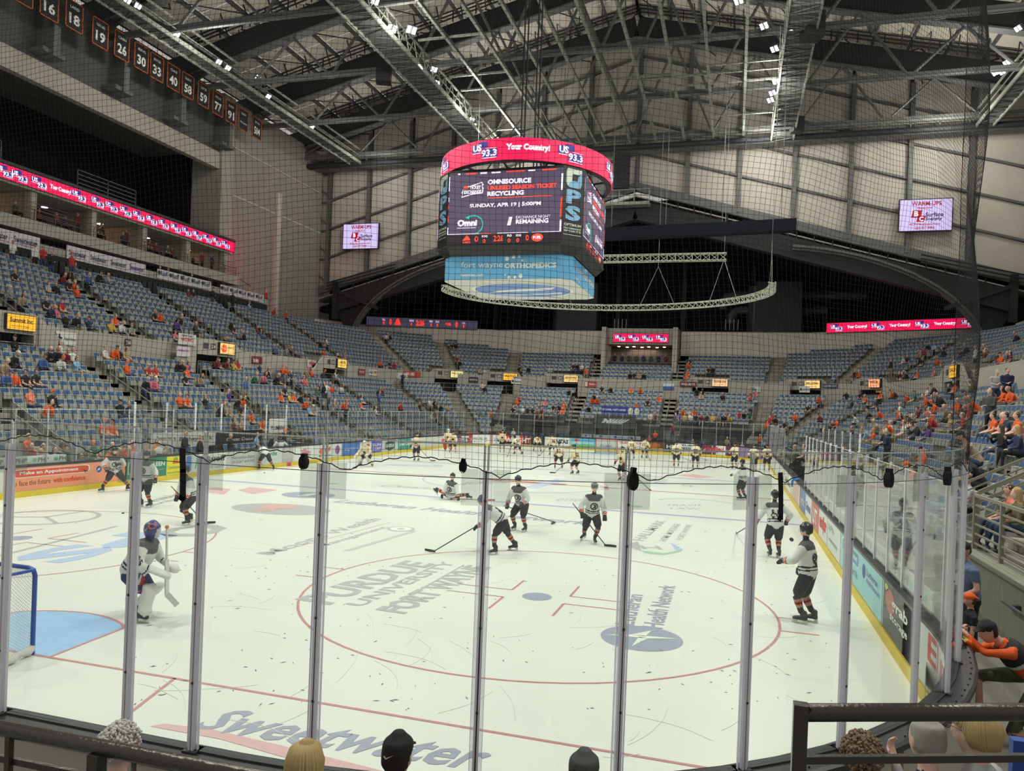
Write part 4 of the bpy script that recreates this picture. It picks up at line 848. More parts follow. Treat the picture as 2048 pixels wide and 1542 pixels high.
def place(tier, tn, aisles, tmin, tmax, kmin):
    A, B, z = tier['A'], tier['B'], tier['z']; ed = [tmin]+[t for t in aisles if tmin < t < tmax]+[tmax]
    for k in range(kmin, tier['n']):
        Ac, Bc = A(k)+.48, B(k)+.48
        for si, (a, c) in enumerate(zip(ed, ed[1:])):
            N = 40; P = [tpath(a+(c-a)*i/N, Ac, Bc) for i in range(N+1)]; L = [0]
            for p, q_ in zip(P, P[1:]): L.append(L[-1]+(q_-p).length)
            gap0 = .68 if a > tmin else .1; gap1 = .68 if c < tmax else .1
            n = int((L[-1]-gap0-gap1)/.505)
            if n < 1: continue
            s0 = gap0+((L[-1]-gap0-gap1)-n*.505)/2+.25; i = 0
            for m in range(n):
                s = s0+m*.505
                while L[i+1] < s: i += 1
                f = (s-L[i])/(L[i+1]-L[i]); p = P[i].lerp(P[i+1], f); d = (P[i+1]-P[i]).normalized(); face = Vector((d.y, -d.x, 0))
                if tier is UPP and not inside_back(p, .75): continue
                seats.append([Vector((p.x, p.y, z(k))), math.atan2(-face.x, face.y), tn, k, si, m])
place(LOW, 'lower', lowA, ty(10.3), tc(86), 0)
place(LOW, 'lower', lowA, tc(86), tc(8, 'r'), 5)
place(LOW, 'lower', lowA, tc(8, 'r'), ty(14.2, 'r'), 0)
place(LOW, 'lower', lowA, ty(14.0, 'r'), ty(3, 'r'), 2)
place(UPP, 'upper', uppA, ty(15), ty(20, 'r'), 0)
# portals (vomitories) take out seats of the first upper rows
PORT = [(ty(22), 3.6), (ty(37.2), 3.6), (ty(52.6), 3.6), (tc(47), 3.2), (tc(74), 3.2), (tx(-7.6), 3.6), (tx(7.9), 3.6), (tc(28, 'r'), 3.4), (tc(60, 'r'), 3.4), (ty(47, 'r'), 3.6), (ty(32, 'r'), 3.6)]
CLUB = (-3.4, 3.4)
def in_portal(p):
    for t, w in PORT:
        c = tpath(t, UPP['A'](0), UPP['B'](0)); 
        if (Vector((p.x, p.y, 0))-c).length < w*.5+.25: return True
    return CLUB[0]-.4 < p.x < CLUB[1]+.4 and p.y > 70 and p.z > UPP['z'](4)-.1 or False
seats = [s for s in seats if not (s[2] == 'upper' and (in_portal(s[0]) if s[3] < 2 else (CLUB[0]-.4 < s[0].x < CLUB[1]+.4 and s[0].y > 70 and s[3] >= 4)))]
# ================================================================ spectators
PEOPLE = """
25,542,K,s|103,561,l,s|116,562,K,s|134,564,K,s|126,550,m,s|149,560,o,s|166,562,b,s|154,568,o,l|22,482,w,S|80,497,r,S|90,500,w,S|112,499,K,S|126,501,r,S|150,521,u,s|209,549,g,s|221,555,l,s|195,548,K,s|89,600,K,s|128,598,r,s|119,608,p,s|108,616,n,s|8,594,g,s|22,600,t,s|134,648,K,s|150,646,K,s|181,652,n,s|227,636,o,s|220,660,y,l|231,663,w,s|252,668,g,l|24,670,K,s
315,626,K,s|325,630,o,s|349,634,K,s|358,634,K,s|347,645,v,s|361,653,p,s|392,644,d,s|460,645,K,s|467,648,K,s|476,662,g,s|483,664,K,s|447,669,K,s|516,656,m,s|521,664,b,s|565,700,g,s|545,705,u,s|580,688,K,s|381,574,m,s|389,576,K,s|431,562,K,S|456,575,K,S|501,603,c,s|552,598,r,s|569,628,r,s
433,706,m,s|443,708,m,s|455,710,m,s|463,709,g,s|472,711,y,s|480,716,r,s|377,712,v,l|358,722,K,l|371,722,K,s|380,726,o,s|303,729,r,s|312,756,p,l|377,750,K,l|391,753,t,s|522,732,n,s|536,731,K,s|527,746,p,l|538,742,w,s|553,742,K,s|574,733,o,s|507,748,e,l
367,797,o,s|375,798,o,s|417,792,K,l|460,780,v,l|468,783,K,s|483,783,o,l|490,776,b,S|439,808,n,s|456,806,t,s|484,808,K,s|572,772,K,s|566,787,o,s|579,790,y,s|591,790,o,s|599,788,K,s|607,800,o,s|620,815,c,s|630,816,g,s|595,754,g,s|611,755,p,s|616,759,o,s|552,743,K,s|570,736,o,s|585,741,n,s|612,739,t,s|628,733,o,s|644,741,d,s|640,771,K,s|638,779,e,s|641,776,K,S|646,782,w,S|657,773,o,s|657,790,g,S|671,798,t,s|685,802,o,s|691,812,K,s|679,768,w,s|669,729,w,s
472,840,m,l|484,835,t,l|509,830,o,s|528,840,o,s|562,846,p,s|571,843,K,s|88,858,o,s|97,878,t,l|201,846,o,s|214,846,o,s|80,900,m,s|107,898,w,s|22,905,K,s|160,892,e,s|176,890,e,s|194,890,d,s|245,888,o,s|262,890,o,s|308,880,t,s|318,880,o,s
32,702,K,s|88,701,K,s|108,696,K,s|89,712,b,s|113,713,w,s|149,713,c,s|134,700,m,s|144,690,w,s|155,690,w,s|10,724,t,s|8,736,b,s|23,742,o,s|62,746,K,s|82,746,K,s|55,780,O,s|84,794,o,s|96,783,K,s|240,811,K,s|254,806,n,s|208,696,w,s|222,693,o,s|232,698,K,l|243,701,t,l|252,720,o,s|306,730,r,s|295,757,K,s|312,758,p,s
643,683,K,s|652,683,w,s|637,699,o,s|668,706,o,s|692,704,p,s|762,725,o,s|777,728,K,s|783,734,r,s|801,745,n,S|763,672,w,s|769,672,K,s|900,684,K,s|909,684,K,s|902,714,m,s|908,720,K,s|726,790,c,s|723,802,o,s|754,790,b,S|762,774,m,s|753,780,K,s|797,804,r,s|752,815,w,s|839,808,K,s|853,803,w,s|861,802,K,s|872,807,K,s|883,809,K,s|895,810,t,s|860,826,w,s|876,828,K,s
1111,736,w,s|1144,732,K,s|1158,727,K,s|1167,728,w,s|1165,735,o,s|1060,733,K,s|1021,737,K,s|1031,735,K,s|956,747,t,s|967,748,w,s|960,767,w,s|970,768,K,s|1026,792,o,s|1034,794,p,s|1085,802,t,s|1095,802,p,s|1111,808,K,s|1121,811,K,s|1133,809,o,s|1143,810,o,s|1155,781,K,s|1185,788,K,s|1181,796,o,s|1190,797,o,s|1178,808,K,s|1207,786,g,s|1199,770,K,s|1225,769,K,s|1021,823,K,s|1008,822,o,s|1053,821,K,s|1063,825,K,s|1039,832,w,s|1120,827,o,s|1134,828,K,s|1083,832,m,s|1074,834,t,s
1264,770,o,s|1285,770,o,s|1256,746,K,s|1266,746,K,s|1272,753,t,s|1282,757,K,s|1373,725,o,s|1363,725,K,s|1370,744,o,s|1379,743,o,s|1418,739,K,s|1430,741,K,s|1393,779,K,s|1400,781,K,s|1406,783,t,s|1444,785,K,s|1506,770,t,S|1499,785,p,s|1520,785,p,s|1316,793,o,s|1292,797,K,s|1272,807,o,s|1350,820,K,s|1367,827,y,s|1378,823,w,s|1388,825,K,s|1402,825,m,s|1422,825,y,s|1444,823,c,s|1453,823,g,s|1481,823,p,s|1492,822,K,s|1506,816,K,s|1499,827,e,s|1344,843,v,s|1356,844,w,s|1368,846,o,s|1378,843,o,s|1391,843,K,s|1432,836,t,s|1448,838,K,s|1453,846,y,s|1295,854,w,s|1307,842,m,s|1306,861,o,s|1290,864,K,s
1532,825,r,s|1549,825,p,s|1541,827,K,s|1526,856,o,S|1558,856,K,s|1439,872,o,S|1721,772,K,s|1783,783,o,s|1792,782,m,s|1833,783,e,s|1820,790,o,s|1858,789,o,s|1795,803,w,s|1744,798,n,s|1765,817,o,s|1743,818,K,s|1715,832,w,s|1806,818,o,s|1814,827,r,s|1832,815,m,s|1868,790,K,s|1875,790,K,s|1881,790,K,s|1669,840,o,s|1658,848,K,s|1656,866,d,s|1741,857,c,s|1747,860,o,s|1766,855,K,s|1776,862,K,s|1757,842,t,s|1779,843,w,s|1784,852,o,s|1805,842,w,s|1819,840,K,s|1831,844,K,s|1856,850,v,l|1846,892,o,s|1866,836,t,s|1824,830,K,s
1870,683,c,s|1860,687,K,s|1855,695,r,s|1934,690,K,s|1925,700,K,s|1961,709,w,S|1960,699,K,s|1968,700,m,s|1976,694,t,s|1999,708,o,s|2016,713,K,s|2025,711,m,s|2041,664,K,s|1950,736,t,s|1948,753,G,s|1809,716,w,s|1818,715,K,s|1784,740,K,S|1806,746,K,s|1895,735,K,s|1905,760,o,s|1896,770,K,s|1915,745,p,s
2010,780,o,s|2004,776,o,s|2030,776,o,s|1912,806,o,s|1925,795,t,s|1954,792,o,s|1930,818,K,s|1940,815,r,s|1876,802,o,s|1926,830,r,s|1893,822,t,s|1905,822,G,s|1855,812,w,s|1862,825,r,s|1720,744,o,s|1700,735,K,s|1690,760,t,s|1680,775,K,s|1650,790,o,s|1700,800,K,s|1730,790,o,s|1775,760,K,s|1760,770,o,s|1800,760,t,s|1820,750,K,s|1840,757,o,s|1850,770,w,s|1870,760,K,s|1835,720,K,s|1845,705,t,s|1880,712,o,s|1890,700,K,s|1905,715,w,s|1915,730,K,s|1870,740,p,s|1620,812,K,s|1600,830,o,s|1575,842,K,s|1640,825,m,s|1700,862,K,s|1690,880,o,s|1710,880,w,s
"""
COLS = {'K': ('black', (.012, .012, .014)), 'o': ('orange', (.72, .10, .015)), 'O': ('salmon', (.75, .22, .16)), 'w': ('white', (.60, .60, .58)), 'g': ('grey', (.22, .23, .24)), 'n': ('navy', (.02, .03, .08)), 'b': ('blue', (.06, .12, .32)), 'c': ('light blue', (.22, .40, .60)),
        'r': ('red', (.42, .03, .03)), 'm': ('maroon', (.16, .02, .03)), 'p': ('pink', (.60, .15, .22)), 'v': ('purple', (.10, .05, .25)), 't': ('tan', (.35, .25, .17)), 'y': ('yellow', (.55, .38, .08)), 'e': ('dark green', (.02, .12, .07)), 'd': ('dark grey', (.06, .065, .06)),
        'l': ('light grey', (.40, .40, .40)), 'u': ('slate blue', (.10, .14, .24)), 'G': ('olive', (.12, .12, .06))}
HAIRS = [('dark-haired', (.02, .014, .01)), ('brown-haired', (.08, .045, .02)), ('grey-haired', (.30, .29, .27)), ('blond', (.40, .27, .12)), ('white-haired', (.55, .54, .50))]
LEGS = [('denim', (.03, .055, .12)), ('black', (.012, .012, .014)), ('khaki', (.28, .22, .14)), ('grey', (.1, .1, .1))]
ORD = 'zeroth first second third fourth fifth sixth seventh eighth ninth tenth eleventh twelfth thirteenth'.split()
def stand_name(p, tier):
    side = 'left' if p.x < -13.5 and p.y < 62 else 'right' if p.x > 13.5 and p.y < 62 else 'far left corner' if p.x < -9 else 'far right corner' if p.x > 9 else 'far end'
    return side+' '+tier+' stand'
def make_person(pose, hair, pos, ang, col, hcol, leg, label, group, cap=None, scale=1.0, me=None, skin=None):
    me = me or PM[pose, hair]; o = bpy.data.objects.new('person', me); COL.objects.link(o); o.location = pos; o.rotation_euler = (0, 0, ang); o.scale = (scale,)*3
    ms = {1: M('top_'+col, COLS[col][1], .85), 2: M('leg_'+LEGS[leg][0], LEGS[leg][1], .85), 3: M('hair_'+HAIRS[hcol][0].split('-')[0], HAIRS[hcol][1], .8)}
    if cap: ms[5] = M('cap_'+cap, COLS[cap][1], .8)
    if skin: ms[0] = skin
    for i, m in ms.items():
        if i < len(o.material_slots): o.material_slots[i].link = 'OBJECT'; o.material_slots[i].material = m
    return props(o, label, 'person', group)
occ = set(); crowd = []
SH = [(s, px(s[0]+Vector((0, 0, 1.18)))) for s in seats]
SHa = np.array([[q_[1][0], q_[1][1], q_[1][2]] for q_ in SH])
usedlab = {}
ents = [e.split(',') for line in PEOPLE.strip().split('\n') for e in line.split('|')]
for e in ents:
    u, v, c, kd_ = float(e[0]), float(e[1]), e[2], e[3]
    st_ = kd_ == 'S'
    d2 = (SHa[:, 0]-u)**2+((SHa[:, 1]-v-(0 if not st_ else -0))*1.5)**2
    for i in np.argsort(d2)[:12]:
        if int(i) not in occ: break
    if d2[i] > 45**2: continue
    occ.add(int(i)); s = seats[i]; rnd = random.random
    hr = 'long' if kd_ == 'l' else random.choice(['short', 'short', 'cap', 'short', 'long', 'cap'])
    pz = random.choice(['lap', 'fold', 'lean', 'drink', 'lap', 'lean']) if not st_ else random.choice(['stand', 'standf'])
    hc = random.choices([0, 1, 2, 3, 4], [4, 4, 3, 2, 1])[0]; lg = random.choices([0, 1, 2, 3], [5, 4, 2, 1])[0]; cp = random.choice('KoKnwK') if hr == 'cap' else None
    loc = s[0]+Vector((-math.sin(s[1]), math.cos(s[1]), 0))*(-.12 if not st_ else .15)-Vector((0, 0, .02 if not st_ else 0))
    who = 'capped' if cp else 'long-haired' if hr == 'long' else HAIRS[hc][0]
    lab = '%s %s person in %s, %s row, %s' % ('standing' if st_ else 'seated', who, COLS[c][0], ORD[s[3]+1], stand_name(s[0], s[2]))
    crowd.append([pz, hr, loc, s[1]+random.uniform(-.25, .25), c, hc, lg, lab, cp, s])
from collections import defaultdict
gl_ = defaultdict(list)
for cset in crowd: gl_[cset[7]].append(cset)
for lab, L in gl_.items():
    L.sort(key=lambda q_: px(q_[2])[0])
    if len(L) > 1:
        for i, q_ in enumerate(L): q_[7] = lab+', '+(('leftmost', 'rightmost')[i] if len(L) == 2 else 'leftmost' if i == 0 else 'rightmost' if i == len(L)-1 else 'middle one' if len(L) == 3 else ORD[i+1]+' from left')
for pz, hr, loc, an, c, hc, lg, lab, cp, s in crowd:
    make_person(pz, hr, loc, an, c, hc, lg, lab, 'spectators in the '+stand_name(s[0], s[2]), cp, random.uniform(.94, 1.04), skin=SKIN if random.random() < .7 else SKIN2)
# seats: the 300 that show largest are things of their own, the rest one object
cand = []
for i, s in enumerate(seats):
    u, v, z = px(s[0]+Vector((0, 0, .7)))
    if i not in occ and 0 < u < 2048 and 0 < v < 1542 and z > 0: cand.append((z, i))
cand.sort(); solo = [i for z, i in cand[:300]]; soloset = set(solo)
shell = seat_shell().mesh('seat_shell', [SG]); pad = seat_pad().mesh('seat_pad', [SB]); pan = seat_pan().mesh('seat_pan', [SG]); arm = seat_arm(.245).mesh('seat_arm', [SA])
for i in solo:
    s = seats[i]; o = bpy.data.objects.new('stadium_chair', shell); COL.objects.link(o); o.location = s[0]; o.rotation_euler = (0, 0, s[1])
    sn = stand_name(s[0], s[2]); props(o, 'empty grey folding seat with blue back pad, %s row, %s' % (ORD[s[3]+1], sn), 'seat', 'empty seats of the '+sn)
    for n_, me in (('back_pad', pad), ('seat_pan', pan), ('armrest', arm)):
        c = bpy.data.objects.new(n_, me); COL.objects.link(c); c.parent = o
VV, FF, MM = [], [], []
base = [(seat_shell(), 0), (seat_pad(), 1), (seat_pan(), 0), (seat_arm(.245), 2)]
bv = np.array([v for m_2, _ in base for v in m_2.v]); bf = []; bm = []; o_ = 0
for m_2, mi_ in base: bf += [[j+o_ for j in f] for f in m_2.f]; bm += [mi_]*len(m_2.f); o_ += len(m_2.v)
b2 = [(seat_shell(), 0), (seat_pan(True), 0), (seat_arm(.245), 2)]
cv = np.array([v for m_2, _ in b2 for v in m_2.v]); cf = []; cm = []; o_ = 0
for m_2, mi_ in b2: cf += [[j+o_ for j in f] for f in m_2.f]; cm += [mi_]*len(m_2.f); o_ += len(m_2.v)
tot = 0
for i, s in enumerate(seats):
    if i in soloset: continue
    v_, f_, m_3 = (cv, cf, cm) if i in occ else (bv, bf, bm)
    ca, sa = math.cos(s[1]), math.sin(s[1]); w = np.stack([v_[:, 0]*ca-v_[:, 1]*sa+s[0].x, v_[:, 0]*sa+v_[:, 1]*ca+s[0].y, v_[:, 2]+s[0].z], -1)
    VV.append(w); FF += [tuple(j+tot for j in f) for f in f_]; MM += m_3; tot += len(v_)
me = bpy.data.meshes.new('seat_rows'); me.from_pydata(np.concatenate(VV).tolist(), [], FF)
for m in (SG, SB, SA): me.materials.append(m)
me.polygons.foreach_set('material_index', MM); me.update()
props(link('stadium_seats', me), 'remaining rows of grey and blue folding seats filling the stands', 'seats', kind='stuff')
# ---------------------------------------------------------------- handrails down the aisles
hr_n = 0
for tier, als, tn in ((LOW, lowA, 'lower'), (UPP, uppA, 'upper')):
    for t in als:
        A, B, z = tier['A'], tier['B'], tier['z']; k0 = (5 if tc(84) < t < tc(9, 'r') else 3 if t > ty(14, 'r') else 1) if tier is LOW else 0; k1 = 5 if tier is UPP else 11
        segs = [(k0, k0+3.4), (k0+4.4, min(k1, k0+8))] if tier is LOW else [(0, 3)]
        mb = MB()
        for a, c in segs:
            if c <= a: continue
            P0 = tpath(t, A(a), B(a)); P1 = tpath(t, A(c), B(c)); za = z(int(a))+(a-int(a))*.42; zc = z(int(c))+(c-int(c))*.42
            P0.z, P1.z = za, zc; rail(mb, [P0, P1], .95, (.55,), .018, 2.2)
        o = obj('stair_handrail', mb, RAILM); p = tpath(t, A(2), B(2))
        hr_n += 1; props(o, None, 'handrail', 'grey tube handrails down the aisles of the '+stand_name(p, tn))
        o['_p'] = px(p)[0]
hs = defaultdict(list)
for o in list(COL.objects):
    if o.get('_p') is not None: hs[o['group']].append(o)
for g, L in hs.items():
    L.sort(key=lambda o: o['_p'])
    for i, o in enumerate(L): o['label'] = 'grey tube aisle handrail of the '+g.split('of the ')[-1]+', '+['first', 'second', 'third', 'fourth', 'fifth', 'sixth', 'seventh', 'eighth'][i]+' from the left'; del o['_p']
# ---------------------------------------------------------------- wall between the tiers, portals, signs
def wallstrip(name, T, A, B, z0, z1, mat, th=.2, par=None, kind='structure'):
    mb = MB(); n = len(T)
    for t in T:
        a = tpath(t, A, B); c = tpath(t, A+th, B+th); mb.v += [(a.x, a.y, z0), (a.x, a.y, z1), (c.x, c.y, z1), (c.x, c.y, z0)]
    for i in range(n-1):
        for j in range(4): mb.f.append((4*i+j, 4*i+4+j, 4*i+4+(j+1) % 4, 4*i+(j+1) % 4)); mb.m.append(0)
    return obj(name, mb, mat, par, kind=kind)
WA, WB = 23.75, 72.6
def tw(t, w): return w/2/((tpath(t+.001, WA, WB)-tpath(t, WA, WB)).length/.001)
cuts = sorted((t-tw(t, w), t+tw(t, w)) for t, w in PORT); tt_ = ty(4)
for a, c in cuts+[(ty(4, 'r'), 9)]:
    if a > tt_: wallstrip('wall_concourse', trange(tt_, a), WA, WB, 4.7, 6.95, CON2, .18)
    tt_ = c
DKM = M('portal_shade', (.03, .028, .026), .9); LED = lambda n, c, e=2.2: M('led_'+n, c, .5, emit=e)
SIGNC = [((.95, .48, .03), 'amber', 'Summit Inc'), ((.95, .60, .20), 'yellow', "Shorty's"), ((.95, .58, .12), 'golden', 'L. MASTER'), ((.85, .70, .30), 'pale yellow', 'WORLD COLLABO'), ((.8, .45, .1), 'amber', 'AUTO'), ((.90, .60, .22), 'orange and white', 'NEWSWIRE'), ((.95, .55, .28), 'orange', 'WINDOWS & DOORS'), ((.95, .62, .22), 'bright', 'WILLSONA'), ((.95, .4, .2), 'red-orange', 'VITA'), ((.9, .5, .2), 'amber', 'SALE'), ((.9, .5, .2), 'amber', 'CLUB')]
PTN = ['nearest on the left', 'second on the left', 'third on the left', 'first of the far left corner', 'second of the far left corner', 'left of the far end', 'right of the far end', 'first of the far right corner', 'second of the far right corner', 'far one on the right', 'near one on the right']
for pi, (t, w) in enumerate(PORT):
    c = tpath(t, UPP['A'](0)-.2, UPP['B'](0)-.2); c2 = tpath(t+.002, UPP['A'](0)-.2, UPP['B'](0)-.2); d = (c2-c).normalized(); nr = Vector((-d.y, d.x, 0))   # outward, away from the ice
    Rm = Matrix((d, nr, Vector((0, 0, 1)))).transposed()
    pr_ = thing('entrance_portal', c, 'beige concrete entrance portal, '+PTN[pi], 'portal', 'entrance portals between the tiers')
    mb = MB(); at = (c.x, c.y, 0); W2 = w/2+.9
    for q_ in (-1, 1):
        mb = MB(); x0, x1 = sorted((q_*w/2, q_*(w/2+.25))); mb.box((x0, -.75, 4.7), (x1, 1.7, 7.35), 0, Rm, at)
        a = [(q_*(w/2+.25), -.75), (q_*(w/2+2.3), -.75)]
        for yy in (-.85, -.66):
            pass
        x = [q_*(w/2+.2), q_*(w/2+1.9)]
        v8 = [Rm @ Vector((xx, yy, zz))+Vector(at) for yy in (-.86, -.70) for xx, zz in ((x[0], 4.7), (x[1], 4.7), (x[1], 5.9), (x[0], 7.3))]
        mb.add(v8, ((0, 1, 2, 3), (7, 6, 5, 4), (0, 4, 5, 1), (1, 5, 6, 2), (2, 6, 7, 3), (3, 7, 4, 0)))
        obj('side_wall', mb, CON2, pr_)
    mb = MB(); mb.box((-w/2, -.80, 6.35), (w/2, -.60, 7.4), 0, Rm, at); obj('lintel', mb, CON2, pr_)
    mb = MB(); mb.box((-w/2, .08, 4.7), (w/2, .16, 6.5), 0, Rm, at); mb.box((-w/2, -.6, 6.33), (w/2, .16, 6.40), 0, Rm, at); obj('passage_shade', mb, DKM, pr_)  # dark sheet and soffit before the riser, colour standing in for shade inside
    mb = MB(); rail(mb, [Rm @ Vector((-w/2, -.9, 5.0))+Vector(at), Rm @ Vector((w/2, -.9, 5.0))+Vector(at)], .9, (.5,), .018, 1.2); obj('rail', mb, RAILM, pr_)
    mb = MB(); sw = 1.55; mb.box((.15, -.98, 6.50), (.15+sw, -.80, 7.28), 0, Rm, at); sg = obj('light_box', mb, [M('led_case', (.03, .03, .03), .5)], pr_)
    O = Rm @ Vector((.18, -.99, 6.53))+Vector(at)
    U = Vector((0, 0, 1)); flat([O, O+d*(sw-.06), O+d*(sw-.06)+U*.72, O+U*.72], LED(SIGNC[pi][1].replace(' ', '_'), SIGNC[pi][0], 1.1), sg, 'light_panel')
    fr_ = -nr*.012
    if pi == 1:
        mb = MB(); mb.v = [tuple(O+fr_+d*(.38+.30*math.cos(a_*PI/10))+U*(.36+.27*math.sin(a_*PI/10))) for a_ in range(20)]; mb.f = [tuple(range(20))]; mb.m = [0]; obj('logo', mb, LED('orange_logo', (.80, .10, .01), 1.2), sg)
        text("Shorty's", O+fr_*1.3+d*.14+U*.28, d, U, .48, .18, LED('white_text', (.9, .7, .5), 1), sg); text('STEAKHOUSE', O+fr_+d*.78+U*.38, d, U, .6, .12, M('sign_ink', (.1, .06, .02), .5), sg)
    else: text(SIGNC[pi][2], O+fr_+d*.12+U*.34, d, U, sw-.35, .24, M('sign_ink', (.1, .06, .02), .5), sg, bold=.04); text('more inside tonight', O+fr_+d*.2+U*.12, d, U, sw-.6, .1, M('sign_ink', (.1, .06, .02), .5), sg)
    for x_, tt in ((-.55, ['216', '214', '212', '210', '208', '206', '204', '202', '201', '103', '101'][pi]), (-1.25, '')):
        O2 = Rm @ Vector((x_, -.815, 6.75))+Vector(at)
        flat([O2, O2+d*.5, O2+d*.5+U*.38, O2+U*.38], M('number_plate', (.06, .06, .065), .5), pr_, 'number_plate')
        if tt: text(tt, O2-nr*.01+d*.06+U*.07, d, U, .38, .24, M('sign_white', (.75, .75, .72), .5), pr_)
# banners and placards fixed on the concourse wall
def placard(u0, v0, u1, v1, base, items, lab, po=0, cat='sign', tz=None, name='wall_sign'):
    uc = (u0+u1)/2; vc = (v0+v1)/2; best = None
    for i in range(0, 1000):
        t = 5*i/1000; p = tpath(t, WA-.03, WB-.03); a = px((p.x, p.y, 6.3))
        if a[2] > 0:
            e = abs(a[0]-uc)
            if best is None or e < best[0]: best = (e, t, p)
    p = tpath(best[1], WA-.03-po, WB-.03-po); p2 = tpath(best[1]+.003, WA-.03-po, WB-.03-po); d = (p2-p).normalized(); nr = Vector((-d.y, d.x, 0)); dist = px((p.x, p.y, 6.3))[2]
    rx = abs(px((p+d*.5).to_tuple()[:2]+(6.3,))[0]-px((p-d*.5).to_tuple()[:2]+(6.3,))[0]); W = (u1-u0)/rx; H = (v1-v0)*dist/FPX
    z = CAMP[2]-0; lo, hi = 4.7, 8
    for _ in range(30):
        m = (lo+hi)/2
        if px((p.x, p.y, m))[1] > vc: lo = m
        else: hi = m
    z = lo if po else min(lo, 6.9-H/2); mb = MB(); Rm = Matrix((d, nr, Vector((0, 0, 1)))).transposed()
    mb.box((-W/2, -.05, -H/2), (W/2, -.03, H/2), 0, Rm, (p.x, p.y, z)); o = obj(name, mb, M('pl_%02d_%02d_%02d' % tuple(int(c*99) for c in base), base, .6), label=lab, cat=cat)
    O = p+Vector((0, 0, z-H/2))-d*W/2-nr*.055; U = Vector((0, 0, 1))
    for s_, x0, y0, x1, y1, c_ in items:
        cm = M('plc_%02d_%02d_%02d' % tuple(int(c*99) for c in c_), c_, .6)
        if isinstance(s_, str): text(s_, O+d*W*x0+U*H*y0-nr*.006, d, U, W*(x1-x0), H*(y1-y0), cm, o, bold=.03)
        else: flat([O+d*W*a+U*H*b for a, b in ((x0, y0), (x1, y0), (x1, y1), (x0, y1))], cm, o, 'print')
GRN_ = (.05, .05, .05)
placard(112, 664, 152, 690, (.62, .64, .62), [('Hays+Sons', .4, .3, .97, .6, (.15, .15, .18)), (0, .12, .2, .2, .8, (.03, .03, .03)), (0, .02, .42, .3, .58, (.03, .03, .03)), (0, .0, .3, .05, .8, (.5, .05, .03))], 'white sign with black cross on the wall under the left upper stand')
placard(246, 678, 258, 692, (.03, .03, .03), [('216', .1, .2, .9, .8, (.7, .7, .7))], 'small black section number plate on the left concourse wall')
placard(337, 668, 373, 690, (.55, .55, .52), [('WOWO', .15, .3, .85, .65, (.5, .04, .03)), ('NEWS TALK', .2, .72, .8, .92, (.1, .1, .1))], 'white radio station sign left of the second left portal', .56)
placard(339, 693, 366, 713, (.60, .55, .60), [('American Pest', .1, .5, .9, .75, (.5, .1, .3))], 'pale pink placard below the white radio station sign', .56)
placard(503, 713, 523, 728, (.22, .02, .03), [('ham farms', .1, .2, .6, .8, (.8, .75, .7))], 'dark red placard on the left concourse wall')
placard(615, 708, 633, 722, (.55, .5, .5), [('RED', .2, .3, .8, .8, (.45, .04, .03))], 'white placard with red centre beside the third left portal')
placard(623, 728, 638, 737, (.60, .60, .58), [], 'small blank white placard under the third left portal')
placard(716, 738, 729, 750, (.28, .03, .05), [('SHOP', .1, .3, .9, .7, (.7, .6, .6))], 'maroon placard at the start of the far left corner wall')
placard(737, 739, 754, 751, (.6, .6, .56), [('A-Z', .1, .3, .5, .8, (.1, .1, .1)), (0, .6, .3, .9, .8, (.6, .2, .05))], 'white placard with orange patch on the far left corner wall')
placard(808, 729, 841, 740, (.45, .06, .04), [('SUN & BIKE', .08, .25, .6, .8, (.8, .75, .7))], 'long red placard left of a far left corner portal')
placard(793, 746, 815, 758, (.62, .62, .6), [('mark', .3, .3, .9, .7, (.05, .05, .05))], 'white placard with dark lettering below the long red placard')
placard(937, 754, 956, 765, (.03, .03, .035), [('DOCUFORCE', .1, .35, .9, .7, (.7, .7, .7))], 'black placard on the far left corner concourse wall')
placard(1022, 757, 1043, 768, (.62, .64, .64), [('Mainstreet', .35, .3, .95, .6, (.1, .1, .12)), (0, .08, .3, .25, .7, (.05, .05, .05))], 'white placard with black mark, left of the far end portal')
placard(1169, 763, 1192, 774, (.40, .05, .05), [('Skyline', .35, .3, .95, .7, (.75, .7, .65)), (0, .02, .1, .22, .9, (.6, .6, .55))], 'red placard right of the far end left portal')
placard(1327, 767, 1349, 779, (.55, .60, .66), [(0, 0, 0, 1, .5, (.06, .10, .35))], 'white over blue placard beside the far end club box')
placard(1360, 750, 1394, 761, (.12, .03, .05), [('MAD ANTS', .1, .3, .9, .7, (.7, .65, .65))], 'dark maroon banner with two pale emblems near the far right portal')
placard(1498, 773, 1522, 784, (.55, .58, .58), [(0, .1, .2, .5, .8, (.05, .2, .2))], 'pale placard on the far right corner wall behind a standing man')
placard(1598, 772, 1619, 785, (.62, .64, .63), [('Hays+Sons', .3, .3, .95, .65, (.15, .15, .18)), (0, .05, .35, .25, .65, (.03, .03, .03))], 'white sign with black cross on the far right corner wall')
placard(1645, 752, 1676, 760, (.03, .04, .10), [('GLENBROOK', .05, .3, .95, .75, (.5, .5, .6))], 'narrow dark blue banner left of the corner portal')
placard(1753, 771, 1780, 785, (.62, .33, .03), [('LEES', .1, .3, .6, .7, (.45, .05, .02)), (0, .7, .1, .95, .6, (.75, .75, .7))], 'orange placard with white figure on the far right corner wall')
